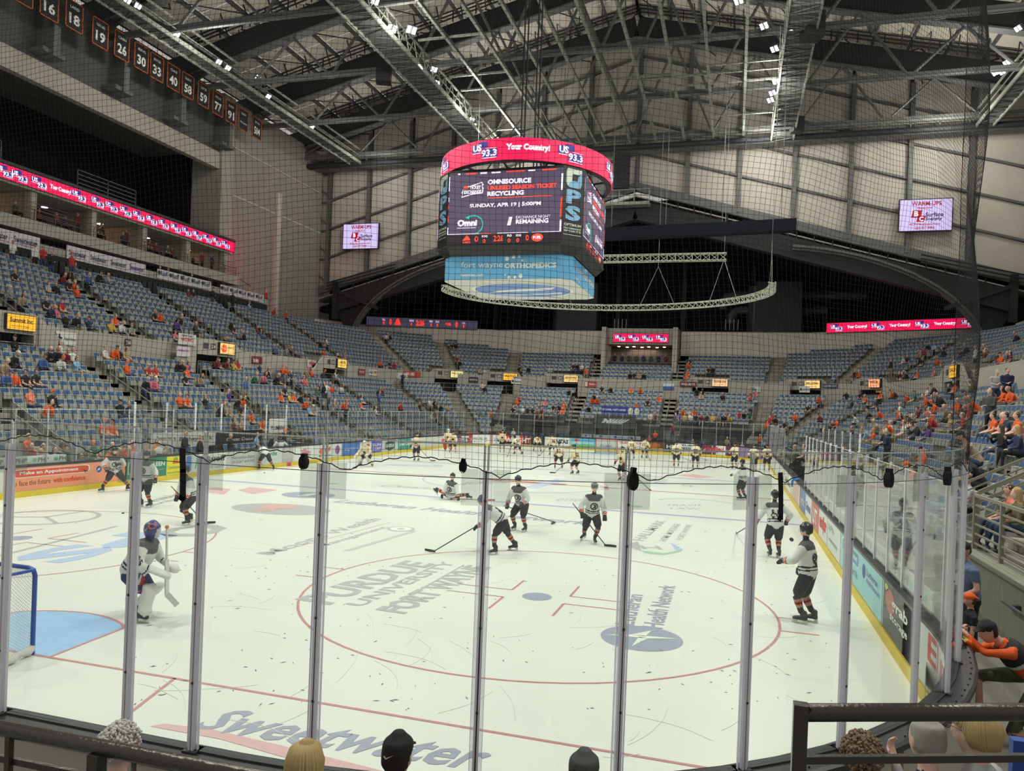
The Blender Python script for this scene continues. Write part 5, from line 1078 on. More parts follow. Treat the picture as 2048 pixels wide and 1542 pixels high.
# ================================================================ the hall: walls, roof, steel
BEI = M('wall_beige', (.40, .37, .325), .85, noise=.14, scale=.6); BEI2 = M('panel_beige', (.50, .47, .415), .8, noise=.16, scale=.5); BEI3 = M('soffit_beige', (.34, .32, .28), .8, noise=.1, scale=.7)
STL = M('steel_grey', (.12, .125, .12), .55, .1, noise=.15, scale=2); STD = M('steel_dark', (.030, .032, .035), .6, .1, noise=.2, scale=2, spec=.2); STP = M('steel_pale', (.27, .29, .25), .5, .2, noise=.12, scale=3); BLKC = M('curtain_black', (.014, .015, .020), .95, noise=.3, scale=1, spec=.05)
GY = 70.0; GP = lambda x: 26.6-.285*abs(x)          # bottom of the gable wall
RF = lambda x: 39.6-.235*abs(x)                      # underside of the rafters
# gable wall: panels, columns and girts
gw = thing('wall_far', (0, GY, 20), kind='structure')
mb = MB(); mb.add([(-38, GY+.6, GP(38)), (0, GY+.6, GP(0)), (38, GY+.6, GP(38)), (38, GY+.6, RF(38)+2), (0, GY+.6, RF(0)+2), (-38, GY+.6, RF(38)+2)], [(0, 1, 2, 3, 4, 5)]); obj('backing', mb, STD, gw)
colx = [-35+5*i for i in range(15)]; ph = 3.25
for a, c in zip(colx, colx[1:]):
    for j in range(6):
        f0 = lambda x: GP(x)+.05+j*ph; 
        mb = MB(); g = .10; z = [f0(a)+g, f0(c)+g, f0(c)+ph-.14, f0(a)+ph-.14]
        mb.add([(a+.2, GY+.32, z[0]), (c-.2, GY+.32, z[1]), (c-.2, GY+.32, z[2]), (a+.2, GY+.32, z[3]), (a+.12, GY+.5, z[0]-.05), (c-.12, GY+.5, z[1]-.05), (c-.12, GY+.5, z[2]+.05), (a+.12, GY+.5, z[3]+.05)],
               ((0, 1, 2, 3), (0, 4, 5, 1), (1, 5, 6, 2), (2, 6, 7, 3), (3, 7, 4, 0))); obj('panel', mb, BEI2, gw)
    for j in range(1, 6):
        mb = MB(); mb.beam((a, GY+.12, GP(a)+j*ph), (c, GY+.12, GP(c)+j*ph), .22, .20); obj('girt', mb, STL, gw)
for s_ in (-1, 1):
    for j in range(5):
        x0, x1 = s_*35, s_*37.7; mb = MB(); z0 = GP(35)+j*ph; mb.add([(x0, GY+.3, z0), (x1, GY+.3, z0-.6), (x1, GY+.3, z0+ph-.7), (x0, GY+.3, z0+ph-.1)], [(0, 1, 2, 3) if s_ > 0 else (3, 2, 1, 0)]); obj('panel', mb, BEI2, gw)
        mb = MB(); mb.beam((x0, GY, z0+ph-.2), (x1-s_*.1, GY, z0+ph-.2), .15, .16); mb.beam((x0, GY, z0+.3), (x1, GY, z0+ph-.5), .12, .14); obj('brace', mb, STL, gw)
for x in colx:
    mb = MB(); z0, z1 = GP(x)-.35, RF(x)+1; mb.box((x-.20, GY-.22, z0), (x+.20, GY-.16, z1)); mb.box((x-.20, GY+.14, z0), (x+.20, GY+.2, z1)); mb.box((x-.03, GY-.16, z0), (x+.03, GY+.14, z1)); obj('column', mb, STL, gw)
for s_ in (-1, 1):
    mb = MB(); mb.beam((0, GY+.1, GP(0)-.25), (s_*37.7, GY+.1, GP(37.7)-.25), .5, .85); obj('bottom_chord', mb, STL, gw)
    mb = MB(); mb.beam((0, GY+1.2, GP(0)-1.2), (s_*36.5, GY+1.2, GP(36.5)-1.2), 2.4, .12); obj('soffit', mb, BEI3, gw)
    mb = MB()
    for k in range(1, 20):
        x = s_*(1.6*k+1); z = GP(x)-.9; mb.beam((x, GY-.1, z), (x, GY-.1, z-1.15), .09, .09); mb.beam((x, GY-.1, z-1.1), (x-s_*.9, GY-.1, z-.15), .07, .07)
    obj('bracket', mb, STD, gw, kind='stuff')
    # black arched rafter carried by curved knee brace
    mb = MB(); mb.beam((0, GY+.3, GP(0)-2.6), (s_*33.5, GY+.3, GP(33.5)-2.35), 1.0, 1.9); obj('black_rafter', mb, BLKC if False else STD, gw)
    A = []
    for i in range(19):
        f = i/18; x = 31.6-16.5*(1-math.cos(f*PI/2)); z = 9.6+9.4*math.sin(f*PI/2)+.25*(31.6-x)*f*.2; A.append((s_*x, z, .45+.35*abs(f-.1)))
    mb = MB()
    for (x0, z0, w0), (x1, z1, w1) in zip(A, A[1:]): mb.beam((x0, GY, z0), (x1, GY, z1), .5, w0, up=(0, 1, 0)); mb.beam((x0, GY-.3, z0), (x1, GY-.3, z1), .08, w0*1.15, up=(0, 1, 0))
    obj('arch_brace', mb, STL, gw)
    mb = MB(); poly = [(x, z) for x, z, w in A]; top = [(s_*14, GP(14)-2.5), (s_*33.5, GP(33.5)-2.5), (s_*33.5, 13.4)]
    vs = [(x, GY+.35, z) for x, z in poly+top]; mb.add(vs, [tuple(range(len(vs)))]); obj('web_plate', mb, STD, gw)
    mb = MB(); mb.beam((s_*34, GY-.3, 16.2), (s_*28.2, GY-.3, 14.0), .3, .35); mb.beam((s_*33.6, GY-.2, 17), (s_*33.6, GY-.2, 12.8), .6, .5)
    for k in range(3): mb.tube([(s_*34.5, GY-.8, 16.8-.35*k), (s_*26, GY-.8, 18.8-.35*k)], .07, 6)
    obj('brace_strut', mb, STD, gw)
# cavern behind the gable
mb = MB()
n = 40
for i in range(n):
    x0, x1 = -42+84*i/n, -42+84*(i+1)/n; y0, y1 = (88, 88.5) if i % 2 else (88.5, 88)
    b_ = len(mb.v); mb.v += [(x0, y0, 9), (x1, y1, 9), (x1, y1, 30), (x0, y0, 30)]; mb.f.append((b_, b_+1, b_+2, b_+3)); mb.m.append(0)
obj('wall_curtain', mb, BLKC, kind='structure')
mb = MB()
for s_ in (-1, 1):
    mb.add([(0, GY+1, GP(0)-1.9), (s_*42, GY+1, GP(42)-1.9), (s_*42, 89, GP(42)-1.9), (0, 89, GP(0)-1.9)], [(0, 1, 2, 3)]); mb.add([(s_*38, GY, 9), (s_*42, 89, 9), (s_*42, 89, 26), (s_*38, GY, 26)], [(0, 1, 2, 3)])
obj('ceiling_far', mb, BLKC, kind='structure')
for i in range(8):
    x = -28+8*i; mb = MB(); mb.box((x-.25, 86.5, 11), (x+.25, 87.2, 28)); obj('column', mb, STD, kind='structure')
# beige back wall of the far stand with vertical panel joints
mb = MB(); bk = thing('wall_back', (0, 80.2, 11), kind='structure')
for (x0, y0), (x1, y1) in zip(BACK, BACK[1:]):
    L = math.hypot(x1-x0, y1-y0); n = max(1, round(L/.95)); d = Vector(((x1-x0)/L, (y1-y0)/L, 0)); nr = Vector((-d.y, d.x, 0)); Rm = Matrix((d, nr, Vector((0, 0, 1)))).transposed()
    for i in range(n):
        if CLUB[0]-.9 < x0+d.x*(L*(i+.5)/n) < CLUB[1]+.9 and y0 > 78 : continue
        mb = MB(); mb.box((L*i/n+.02, 0, 6.5), (L*(i+1)/n-.02, .15, 12.75), 0, Rm, (x0, y0, 0)); obj('wall_panel', mb, M('back_panel_beige', (.66, .62, .55), .85, noise=.12, scale=.6), bk)
    mb = MB(); mb.box((0, .05, 6.5), (L, .3, 12.85), 0, Rm, (x0, y0, 0)); 
    if y0 < 78 or y1 < 78: obj('wall_core', mb, BEI3, bk)
mb = MB(); mb.box((-17.5, 80.25, 6.5), (-4.3, 80.5, 12.85)); mb.box((4.3, 80.25, 6.5), (17.5, 80.5, 12.85)); obj('wall_core', mb, BEI3, bk)
# club box at the far end
cb = thing('wall_club', (0, 78, 9), kind='structure')
mb = MB()
for s_ in (-1, 1): mb.box((s_*3.9-.25, 76.6, 6.2), (s_*3.9+.25, 80.5, 12.9)); mb.add([(s_*3.6, 76.6, 8.6), (s_*3.6, 80.4, 8.6), (s_*3.6, 80.4, 12), (s_*3.6, 78, 12)], [(0, 1, 2, 3)])
mb.box((-3.9, 78.0, 11.1), (3.9, 80.5, 12.9)); obj('frame', mb, BEI, cb)
mb = MB(); mb.box((-3.7, 83.5, 8), (3.7, 83.7, 11.3)); mb.box((-3.7, 78.2, 11.0), (3.7, 83.7, 11.15)); mb.box((-3.7, 78.4, 8.2), (3.7, 83.5, 8.4)); obj('room', mb, M('club_red', (.20, .07, .05), .7), cb)
mb = MB(); mb.box((-3.6, 78.3, 8.3), (3.6, 78.4, 9.1)); obj('bar_front', mb, M('bar_dark', (.04, .03, .03), .6), cb)
for i in range(7):
    mb = MB(); mb.cbox((-2.6+.85*i, 79.4+.7*(i % 2), 10.96), (.28, .28, .06)); obj('downlight', mb, LED('warm', (1, .85, .7), 6), cb)
l = bpy.data.lights.new('club_light', 'AREA'); l.energy = 60; l.size = 3; l.color = (1, .7, .5); o = bpy.data.objects.new('club_light', l); COL.objects.link(o); o.location = (0, 81, 10.8)
for i in range(8):
    make_person(random.choice(['stand', 'standf']), random.choice(['short', 'long']), (-3.0+.82*i, 79.0+random.uniform(0, .5), 8.4), PI+random.uniform(-.5, .5), random.choice('Kmdn'), random.randrange(3), 1, 'dark-dressed person standing at the far end club rail, '+ORD[i+1]+' from left', 'people standing in the far end club box')
RB = lambda: LED('ribbon_red', (.80, .0, .075), 1.25)
LW = lambda: LED('white', (.95, .86, .98), 1.15); LN = lambda: LED('navy', (.03, .03, .35), .7); LR = lambda: LED('red', (1, .03, .015), 1.3); LL = lambda: LED('lilac', (.62, .42, .85), 1.0)
def station(par, O, d, U, h, fn=None, sc=1.0):
    # the radio station mark: US over 93.3 with a blue patch and swoosh
    w = h*1.7; n_ = -d.cross(U)*-.012
    def R(x0, y0, x1, y1, m, nm, k=1): flat([ (fn(p) if fn else p) for p in (O+d*w*x0+U*h*y0+n_*k, O+d*w*x1+U*h*y0+n_*k, O+d*w*x1+U*h*y1+n_*k, O+d*w*x0+U*h*y1+n_*k)], m, par, nm)
    R(.02, .42, .30, .86, LN(), 'mark', 1); R(.28, .62, .62, .98, LN(), 'mark', 1); R(.40, .10, .98, .56, LN(), 'mark', 1)
    text('US', O+d*w*.06+U*h*.46+n_*2, d, U, w*.34, h*.40, LW(), par, bold=.05, fn=fn); text('93.3', O+d*w*.40+U*h*.12+n_*2, d, U, w*.56, h*.40, LW(), par, bold=.04, fn=fn)
    R(.05, .36, .38, .40, LW(), 'mark', 2); R(.42, .04, .95, .08, LW(), 'mark', 2); R(.55, .58, .95, .60, LW(), 'mark', 2)
def ribbon(name, O, d, W, H, cells, lab, text_cells=()):
    r = thing(name, O, lab, 'screen'); U = Vector((0, 0, 1)); d = Vector(d).normalized(); nr = Vector((-d.y, d.x, 0)); Rm = Matrix((d, nr, U)).transposed()
    mb = MB(); mb.box((0, .02, -.06), (W, .35, H+.06), 0, Rm, O); obj('screen_case', mb, M('led_case', (.03, .03, .03), .5), r)
    O = Vector(O); flat([O, O+d*W, O+d*W+U*H, O+U*H], RB(), r, 'led_panel'); cw = W/cells; fr = -nr*.02
    for i in range(cells):
        P = O+d*(cw*i)+fr
        if i in text_cells: text('Your Country!', P+d*cw*.02+U*H*.30, d, U, cw*.96, H*.42, LW(), r, bold=.06)
        else: station(r, P+d*max(0, (cw-H*1.35)/2)+U*H*.1-fr, d, U, H*.8)
    return r
ribbon('ribbon_display', (-3.05, 77.9, 11.35), (1, 0, 0), 6.1, .95, 4, 'short pink ribbon screen above the far end club box')
a_ = Vector((-33.2, 75, 0)); 
p0 = onY(1677, 665, 79.2); p0 = Vector((19.4, 79.35, 12.75)); p1 = Vector((32.6, 75.0, 12.9))
ribbon('ribbon_display', tuple(p0), (p1-p0).to_tuple(), (p1-p0).length, .98, 7, 'long pink ribbon screen on the far right back wall', (1, 3, 5))
# score strip on the far left
p0 = Vector((-32.4, 75.0, 12.75)); p1 = Vector((-19.8, 79.25, 12.75)); d = (p1-p0).normalized(); W = (p1-p0).length; U = Vector((0, 0, 1)); nr = Vector((-d.y, d.x, 0)); Rm = Matrix((d, nr, U)).transposed()
r = thing('score_strip', tuple(p0), 'dark score ribbon with red digits 2:26 on the far left wall', 'screen'); mb = MB(); mb.box((0, .02, -.05), (W, .3, 1.05), 0, Rm, p0); obj('screen_case', mb, M('led_case', (.03, .03, .03), .5), r)
flat([p0, p0+d*W, p0+d*W+U, p0+U], LED('strip_dark', (.06, .05, .09), .7), r, 'led_panel')
for s_, x0, y0, w, h, m_l in (('T.O.L.', .14, .6, .03, .25, LL), ('1', .15, .15, .012, .35, LR), ('0', .205, .12, .022, .75, LR), ('KOMETS', .25, .12, .06, .25, LR), ('SOG', .385, .6, .04, .25, LL), ('4', .395, .15, .015, .35, LR), ('2:26', .445, .15, .075, .7, LR), ('PRD', .565, .6, .035, .25, LL), ('0', .575, .15, .015, .35, LR), ('SOG', .62, .6, .035, .25, LL), ('0', .63, .15, .015, .35, LR), ('FUEL', .71, .35, .055, .3, LR), ('0', .80, .12, .022, .75, LR), ('T.O.L.', .86, .6, .03, .25, LL), ('1', .87, .15, .012, .35, LR)):
    text(s_, p0+d*W*x0+U*y0-nr*.02, d, U, W*w, h, m_l(), r, bold=.05)
flat([p0+d*W*a-nr*.015+U*b for a, b in ((.255, .4), (.27, .85), (.28, .95), (.29, .85), (.305, .4))], LR(), r, 'emblem')
# ---------------------------------------------------------------- left side: upper wall, suites, ribbon
def wall(name, verts, mat): mb = MB(); mb.add(verts, [tuple(range(len(verts)))]); return obj(name, mb, mat, kind='structure')
LX = -36.0
mb = MB(); mb.box((LX-.5, 53.6, 9), (LX, 70.4, 31.5)); obj('wall_left', mb, M('pier_beige', (.27, .25, .225), .85, noise=.16, scale=.5), kind='structure')
mb = MB(); mb.box((LX-3, 52.6, 9), (LX+.25, 54.2, 31.5)); obj('trim_1', mb, BEI3, kind='structure')
mb = MB(); mb.box((LX-.1, 61.2, 9), (LX+.35, 61.9, 24.8)); mb.box((LX, 54.2, 22.6), (LX+.05, 70, 22.72)); mb.box((LX, 54.2, 27.1), (LX+.1, 70, 27.2)); obj('trim_2', mb, BEI2, kind='structure')
mb = MB(); mb.box((-38.2, 70, 9), (-37.5, 75, 17.5)); obj('wall_left_end', mb, BEI, kind='structure')
mb = MB(); mb.box((LX-.6, 8, 24.5), (LX, 53, 26.0)); obj('trim_3', mb, BEI, kind='structure')
mb = MB(); mb.box((LX-9, 8, 26.2), (LX-.4, 53, 26.4)); mb.box((LX-.6, 8, 26.0), (LX-.1, 53.6, 31.5)); obj('wall_left_header', mb, M('header_grey', (.085, .085, .08), .8, noise=.2, scale=.5), kind='structure')
for y in range(10, 54, 6):
    mb = MB(); mb.box((LX-.1, y, 26.2), (LX+1.4, y+.5, 29.6)); mb.box((LX-.1, y-.6, 26.3), (LX+1.2, y+1.1, 26.6)); obj('beam_bracket', mb, M('header_grey2', (.13, .13, .12), .8), kind='structure')
mb = MB(); mb.add([(-45, 8, 17), (-45, 53, 17), (-45, 53, 27), (-45, 8, 27)], [(0, 1, 2, 3)]); mb.add([(-45, 52.9, 9), (LX, 52.9, 9), (LX, 52.9, 27), (-45, 52.9, 27)], [(0, 1, 2, 3)]); obj('wall_dark', mb, BLKC, kind='structure')
# first suite level: dark seats, beige parapet with banners
mb = MB(); mb.box((-33.85, 12, 12.55), (-33.6, 57.2, 13.15)); mb.box((-40, 12, 12.3), (-33.8, 57, 12.5)); obj('wall_suite_front', mb, CON2, kind='structure')
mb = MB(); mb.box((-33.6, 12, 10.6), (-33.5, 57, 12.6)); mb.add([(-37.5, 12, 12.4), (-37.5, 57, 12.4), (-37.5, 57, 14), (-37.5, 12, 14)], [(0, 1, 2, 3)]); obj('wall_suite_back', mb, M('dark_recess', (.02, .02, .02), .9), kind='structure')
def banner(y0, y1, z0, z1, X, s_, n_, lab, under=True, ic=None):
    b0 = thing('parapet_banner', (X, y0, z0), lab, 'banner', 'white sponsor banners on the suite parapet'); mb = MB(); mb.box((X-.02, y0, z0), (X, y1, z1)); obj('cloth', mb, M('banner_white', (.60, .58, .60), .7), b0)
    w = (y1-y0)/n_
    for i in range(n_):
        O = Vector((X+.01, y0+w*i+w*(.1 if not ic else .28), z0+.26)); text(s_, O, (0, 1, 0), (0, 0, 1), w*(.8 if not ic else .6), .40, M('banner_ink', (.03, .03, .12) if not ic else (.04, .04, .05), .7), b0, bold=.02)
        if under: flat([Vector((X+.012, y0+w*(i+a), z0+b)) for a, b in ((.15, .20), (.5, .12), (.95, .16), (.95, .19), (.5, .17))], M('banner_red', (.35, .03, .10), .7), b0, 'swoosh')
        else: mb = MB(); mb.add([(X+.012, y0+w*i+w*.14+.16*math.cos(k*PI/6), z0+.46+.17*math.sin(k*PI/6)) for k in range(12)], [tuple(range(12))]); obj('emblem', mb, M('banner_ink2', (.04, .05, .05), .7), b0)
banner(24.5, 32.6, 12.6, 13.5, -33.5, 'Sweetwater', 4, 'white banner with repeated violet script, nearest on the suite parapet')
banner(34.6, 41.6, 12.6, 13.5, -33.5, 'Sweetwater', 4, 'white banner with repeated violet script, second on the suite parapet')
banner(42.8, 49.0, 12.7, 13.45, -33.5, 'Ruoff', 5, 'white banner repeating a black mortgage name, nearer of two', False, 1)
banner(50.2, 56.4, 12.7, 13.45, -33.5, 'Ruoff', 5, 'white banner repeating a black mortgage name, farther of two', False, 1)
mb = MB()
for y in np.arange(14, 56, .55):
    mb.box((-33.35, y, 11.3), (-33.15, y+.42, 12.2)); mb.box((-35.4, y, 12.5), (-35.2, y+.42, 13.6))
obj('suite_chairs', mb, M('chair_black', (.02, .02, .022), .6), label='row of dark upholstered chairs along the suite levels on the left', cat='chairs', kind='stuff')
# second level
mb = MB(); mb.box((-38, 12, 13.95), (-34.4, 53.9, 14.75)); obj('wall_balcony', mb, CON2, kind='structure')
mb = MB(); mb.box((-44, 12, 16.8), (-34.9, 53.4, 17.0)); obj('ceiling_suite', mb, M('suite_ceiling', (.25, .23, .20), .8), kind='structure')
mb = MB(); mb.add([(-41, 12, 14.7), (-41, 53.4, 14.7), (-41, 53.4, 16.9), (-41, 12, 16.9)], [(0, 1, 2, 3)]); obj('wall_suite', mb, M('suite_wall', (.30, .26, .20), .8), kind='structure')
for i, y in enumerate(np.arange(14, 54, 4.85)):
    mb = MB(); mb.box((-35.6, y-.22, 14.7), (-35.1, y+.22, 16.9)); obj('column', mb, CON2, kind='structure'); mb = MB(); mb.box((-41, y-.1, 14.7), (-35.6, y+.1, 16.9)); obj('wall_partition', mb, M('suite_wall', (.3, .26, .2), .8), kind='structure')
    mb = MB(); mb.cbox((-38, y+1.7, 16.77), (.3, .3, .05)); mb.cbox((-38, y+3.3, 16.77), (.3, .3, .05)); obj('downlight', mb, LED('warm', (1, .85, .7), 6) if i % 2 else LED('cool', (.8, .75, 1), 5), kind='structure')
    if i % 2 == 1:
        l = bpy.data.lights.new('suite_lamp', 'POINT'); l.energy = 45; l.shadow_soft_size = .2; l.color = (1, .62, .3); o = bpy.data.objects.new('suite_lamp', l); COL.objects.link(o); o.location = (-39.5, y+2.4, 16.3)
mb = MB(); rail(mb, [(-34.5, 14, 14.75), (-34.5, 53.5, 14.75)], .75, (.5,), .02, 1.6)
for y in (32.5, 41, 50.5): 
    for k in range(6): mb.beam((-34.5, y, 14.8+.22*k), (-34.5, y+3, 14.8+.22*k), .03, .03)
    mb.beam((-34.5, y+3.6, 14.6), (-34.5, y+5.2, 14.2), .05, .05)
obj('balcony_rail', mb, M('rail_maroon', (.12, .06, .06), .5), label='maroon balcony railing along the upper suite level on the left', cat='railing')
for i in range(26):
    y = random.choice([29, 33.6, 34.4, 35, 36, 37, 43.5, 44, 45, 48, 49, 50.5, 51.2])+random.uniform(-.5, .5); pz = random.choice(['lap', 'fold', 'stand'])
    make_person(pz, random.choice(['short', 'long']), (-35.6-random.random()*1.2, 28+i*.96, 14.75), -PI/2, random.choice('KdmnKmg'), random.randrange(4), 1, 'dim figure in the upper left suite balcony, between columns', 'people on the suite balcony')
for i, (y, c, pz) in enumerate(((43.6, 'p', 'lap'), (44.5, 'p', 'lap'), (46, 'K', 'stand'), (47.2, 'K', 'lap'), (49.6, 'K', 'stand'), (51.3, 'K', 'stand'), (54.9, 'm', 'lap'), (55.6, 'm', 'lap'), (57.6, 'r', 'stand'))):
    make_person(pz, 'short', (-34.1, y, 12.5 if pz == 'lap' else 12.4), -PI/2, c, i % 3, 1, ['bare-shouldered person', 'second pink-shouldered person', 'tall person in black stripes', 'seated person in black', 'standing person in a black top', 'standing person with dark top and shorts', 'seated person in maroon', 'second seated person in maroon', 'person in a red jacket'][i]+' above the white name banners', 'people behind the suite parapet')
ribbon('ribbon_display', (-34.85, 21.5, 17.0), (0, 1, 0), 33.2, .92, 28, 'long pink ribbon screen along the left balcony', (12, 13)) if False else None
r = thing('ribbon_display', (-34.85, 20, 17), 'long pink ribbon screen along the left balcony front', 'screen'); mb = MB(); mb.box((-35.3, 18, 16.95), (-34.87, 53.7, 17.95)); mb.box((-35.6, 18, 17.95), (-34.8, 53.7, 18.15)); obj('screen_case', mb, M('led_case', (.03, .03, .03), .5), r)
flat([(-34.85, 18, 17.0), (-34.85, 53.6, 17.0), (-34.85, 53.6, 17.9), (-34.85, 18, 17.9)], RB(), r, 'led_panel')
D_ = Vector((0, 1, 0)); U = Vector((0, 0, 1))
for u in (8, 38, 77, 157, 194, 222, 250, 276, 302, 326, 350, 372, 393, 413, 432, 450):
    p = onX(u, 360+.34*u, -34.85); station(r, Vector((-34.85, p.y-.62, 17.08)), D_, U, .74)
text('Your Country!', Vector((-34.83, onX(99, 395, -34.85).y, 17.25)), D_, U, onX(141, 405, -34.85).y-onX(99, 395, -34.85).y, .40, LW(), r, bold=.06)
mb = MB(); rail(mb, [(-35.1, 19, 18.15), (-35.1, 31, 18.15)], 1.2, (.5,), .03, 2.4); rail(mb, [(-35.1, 36.7, 18.15), (-35.1, 42, 18.15)], 1.2, (.25, .5, .75), .03, 2.6); obj('roof_rail', mb, RAILD, label='dark guard rails on top of the left ribbon screen', cat='railing')
l = bpy.data.lights.new('ribbon_glow', 'AREA'); l.shape = 'RECTANGLE'; l.size = .9; l.size_y = 3; l.energy = 130; l.color = (1, .02, .10); o = bpy.data.objects.new('ribbon_glow', l); COL.objects.link(o); o.location = (-34.0, 52.6, 17.4); o.rotation_euler = Vector((.35, 1, -.05)).to_track_quat('-Z', 'Y').to_euler()
# right side wall
mb = MB(); mb.box((36.4, 40, 9), (37.2, 75, 31.5)); obj('wall_right', mb, BEI, kind='structure')
mb = MB()
for s_, m_4 in ((1, 0),): mb.box((33.6, 20, 8), (34.2, 69, 12.6))
obj('wall_right_back', mb, BEI, kind='structure')
# ---------------------------------------------------------------- roof deck
rf = thing('ceiling', (0, 30, 40), kind='structure'); DECK = M('deck_beige', (.68, .64, .55), .85, noise=.12, scale=.5)
for s_ in (-1, 1):
    for i in range(13):
        x0, x1 = 3*i, 3*(i+1)-.08
        for y in range(-8, 70, 9):
            mb = MB(); mb.add([(s_*x0, y, RF(x0)+3.2), (s_*x1, y, RF(x1)+3.2), (s_*x1, y+8.92, RF(x1)+3.2), (s_*x0, y+8.92, RF(x0)+3.2)], [(0, 1, 2, 3)]); obj('deck_panel', mb, DECK, rf)
        mb = MB(); mb.beam((s_*x0, -8, RF(x0)+2.95), (s_*x0, 70, RF(x0)+2.95), .16, .38); obj('purlin', mb, STL, rf)
FR = [12.4, 21.4, 30.4, 39.4, 48.4, 57.4, 66.4]
for fi, y in enumerate(FR):
    tr = thing('roof_truss', (0, y, 30), 'deep roof frame with tube webs across the hall, '+ORD[7-fi]+' from the gable', 'truss', 'transverse roof trusses')
    for s_ in (-1, 1):
        mb = MB(); mb.beam((0, y, RF(0)+1.0), (s_*38, y, RF(38)+1.0), .5, 2.0); obj('rafter', mb, STD, tr)
        mb = MB(); mb.beam((0, y, RF(0)-.02), (s_*38, y, RF(38)-.02), .8, .14); obj('flange', mb, STL, tr)
        mb = MB(); rail(mb, [(0, y-.5, RF(0)+2.0), (s_*37, y-.5, RF(37)+2.0)], 1.0, (.35, .68), .045, 2.2)
        for k in range(0, 17): x = s_*(1.1+2.2*k); mb.beam((x, y-.5, RF(x)+2.0), (x-s_*.1, y-1.6, RF(x)+3.2), .09, .09)
        obj('walkway_rail', mb, STD, tr)
    mb = MB(); mb.tube([(-37, y, 30), (37, y, 30)], .17, 8); mb.beam((-37, y-.12, 30.18), (37, y-.12, 30.18), .1, .22); obj('bottom_chord', mb, STL, tr)
    for k in range(-5, 5):
        xa = k*7.4; xm = xa+3.7; xb = xa+7.4
        for q0, q1 in (((xa, 30), (xm, RF(xm))), ((xb, 30), (xm, RF(xm)))):
            mb = MB(); mb.tube([(q0[0], y, q0[1]), (q1[0], y, q1[1])], .12, 6); obj('web_member', mb, STL, tr)
        mb = MB(); mb.cbox((xa, y, 30.1), (.7, .25, .5)); obj('node_plate', mb, STP, tr)
# thin cross bracing under the deck
mb = MB()
for y in FR:
    for k in range(-6, 6):
        x = k*6.2; mb.tube([(x, y, RF(x)+2.4), (x+3, y+4.5, RF(x+3)+2.9)], .06, 5); mb.tube([(x+6, y, RF(x+6)+2.4), (x+3, y+4.5, RF(x+3)+2.9)], .06, 5); mb.tube([(x, y, RF(x)+.1), (x+2.4, y+9, RF(x+2.4)+2.6)], .05, 5)
obj('roof_bracing', mb, STD, label='thin dark cross bracing between the roof trusses', cat='bracing', kind='stuff')
# rigging grid
rg = thing('rigging_grid', (0, 45, 30), 'pale steel rigging grid hung over the middle of the rink', 'grid')
for x in (-10.3, -7.6, -5.05, -3.6, -2.6, -.3, 2.2, 4.8, 7.5, 10.2):
    mb = MB(); y0 = 12 if x not in (-3.6,) else 57; mb.box((x-.10, y0, 29.62), (x+.10, 66.6, 29.66)); mb.box((x-.02, y0, 29.66), (x+.02, 66.6, 29.85)); mb.box((x-.10, y0, 29.85), (x+.10, 66.6, 29.89)); obj('grid_beam', mb, STP, rg)
for y in (57.4, 48.4, 39.4, 30.4, 66.4):
    mb = MB(); mb.box((-13, y-.08, 29.9), (13, y+.08, 30.05)); obj('grid_cross_beam', mb, STP, rg)
for x0, x1, y in ((-12.5, -2.6, 52.6), (-12.5, -7.6, 50), (-12.5, -5, 61.5), (2.2, 13, 53.4), (7.5, 13, 52), (7.5, 13, 61.8), (-.3, 4.8, 52.9), (4.8, 13, 55.2), (-12.5, -7, 44)):
    mb = MB(); mb.beam((x0, y, 29.8), (x1, y, 29.8), .14, .14); obj('grid_spreader', mb, STP, rg)
mb = MB(); mb.beam((10.2, 49, 29.75), (10.2, 57.4, 29.75), .15, .15); obj('grid_spreader', mb, STP, rg)
# catwalks
def catwalk(x, w, y0, y1, lab, lattice=True, z=29.0):
    c = thing('catwalk', (x, (y0+y1)/2, z), lab, 'catwalk', 'lengthwise catwalks')
    mb = MB(); mb.box((x-w/2, y0, z-.04), (x+w/2, y1, z)); 
    for k in np.arange(y0, y1, 1.0): mb.box((x-w/2, k, z-.16), (x+w/2, k+.08, z-.04))
    obj('deck', mb, STL, c)
    for q_ in (-1, 1):
        mb = MB(); xx = x+q_*w/2
        mb.beam((xx, y0, z-.1), (xx, y1, z-.1), .12, .3); mb.beam((xx, y0, z+1.25), (xx, y1, z+1.25), .12, .14); mb.beam((xx, y0, z+.6), (xx, y1, z+.6), .06, .06)
        obj('side_beam', mb, STP, c)
        if lattice:
            mb = MB(); k = y0
            while k < y1-1.4: mb.beam((xx, k, z), (xx, k+.75, z+1.25), .07, .07); mb.beam((xx, k+.75, z+1.25), (xx, k+1.5, z), .07, .07); k += 1.5
            obj('lattice', mb, STP, c)
    mb = MB()
    for k in np.arange(y0, y1, 1.5): mb.beam((x-w/2, k, z-.12), (x+w/2, k+.75, z-.12), .06, .06); mb.beam((x+w/2, k+.75, z-.12), (x-w/2, k+1.5, z-.12), .06, .06)
    obj('cross_brace', mb, STL, c)
catwalk(-14.2, 2.0, 8, 66, 'lattice catwalk with floodlights left of the rigging grid'); catwalk(13.6, 1.9, 8, 66, 'lattice catwalk with floodlights right of the rigging grid')
catwalk(-30.0, 1.3, 6, 68, 'plain catwalk carrying the floodlight row along the left side', False, 29.4); catwalk(30.0, 1.3, 6, 68, 'plain catwalk along the right side under the roof', False, 29.4)
c = thing('catwalk', (0, 68.3, 29), 'crosswise catwalk with railings in front of the gable wall', 'catwalk')
mb = MB(); mb.box((-36, 67.4, 29.3), (36, 69.2, 29.5)); mb.beam((-36, 67.3, 29.3), (36, 67.3, 29.3), .15, .5); obj('deck', mb, STL, c)
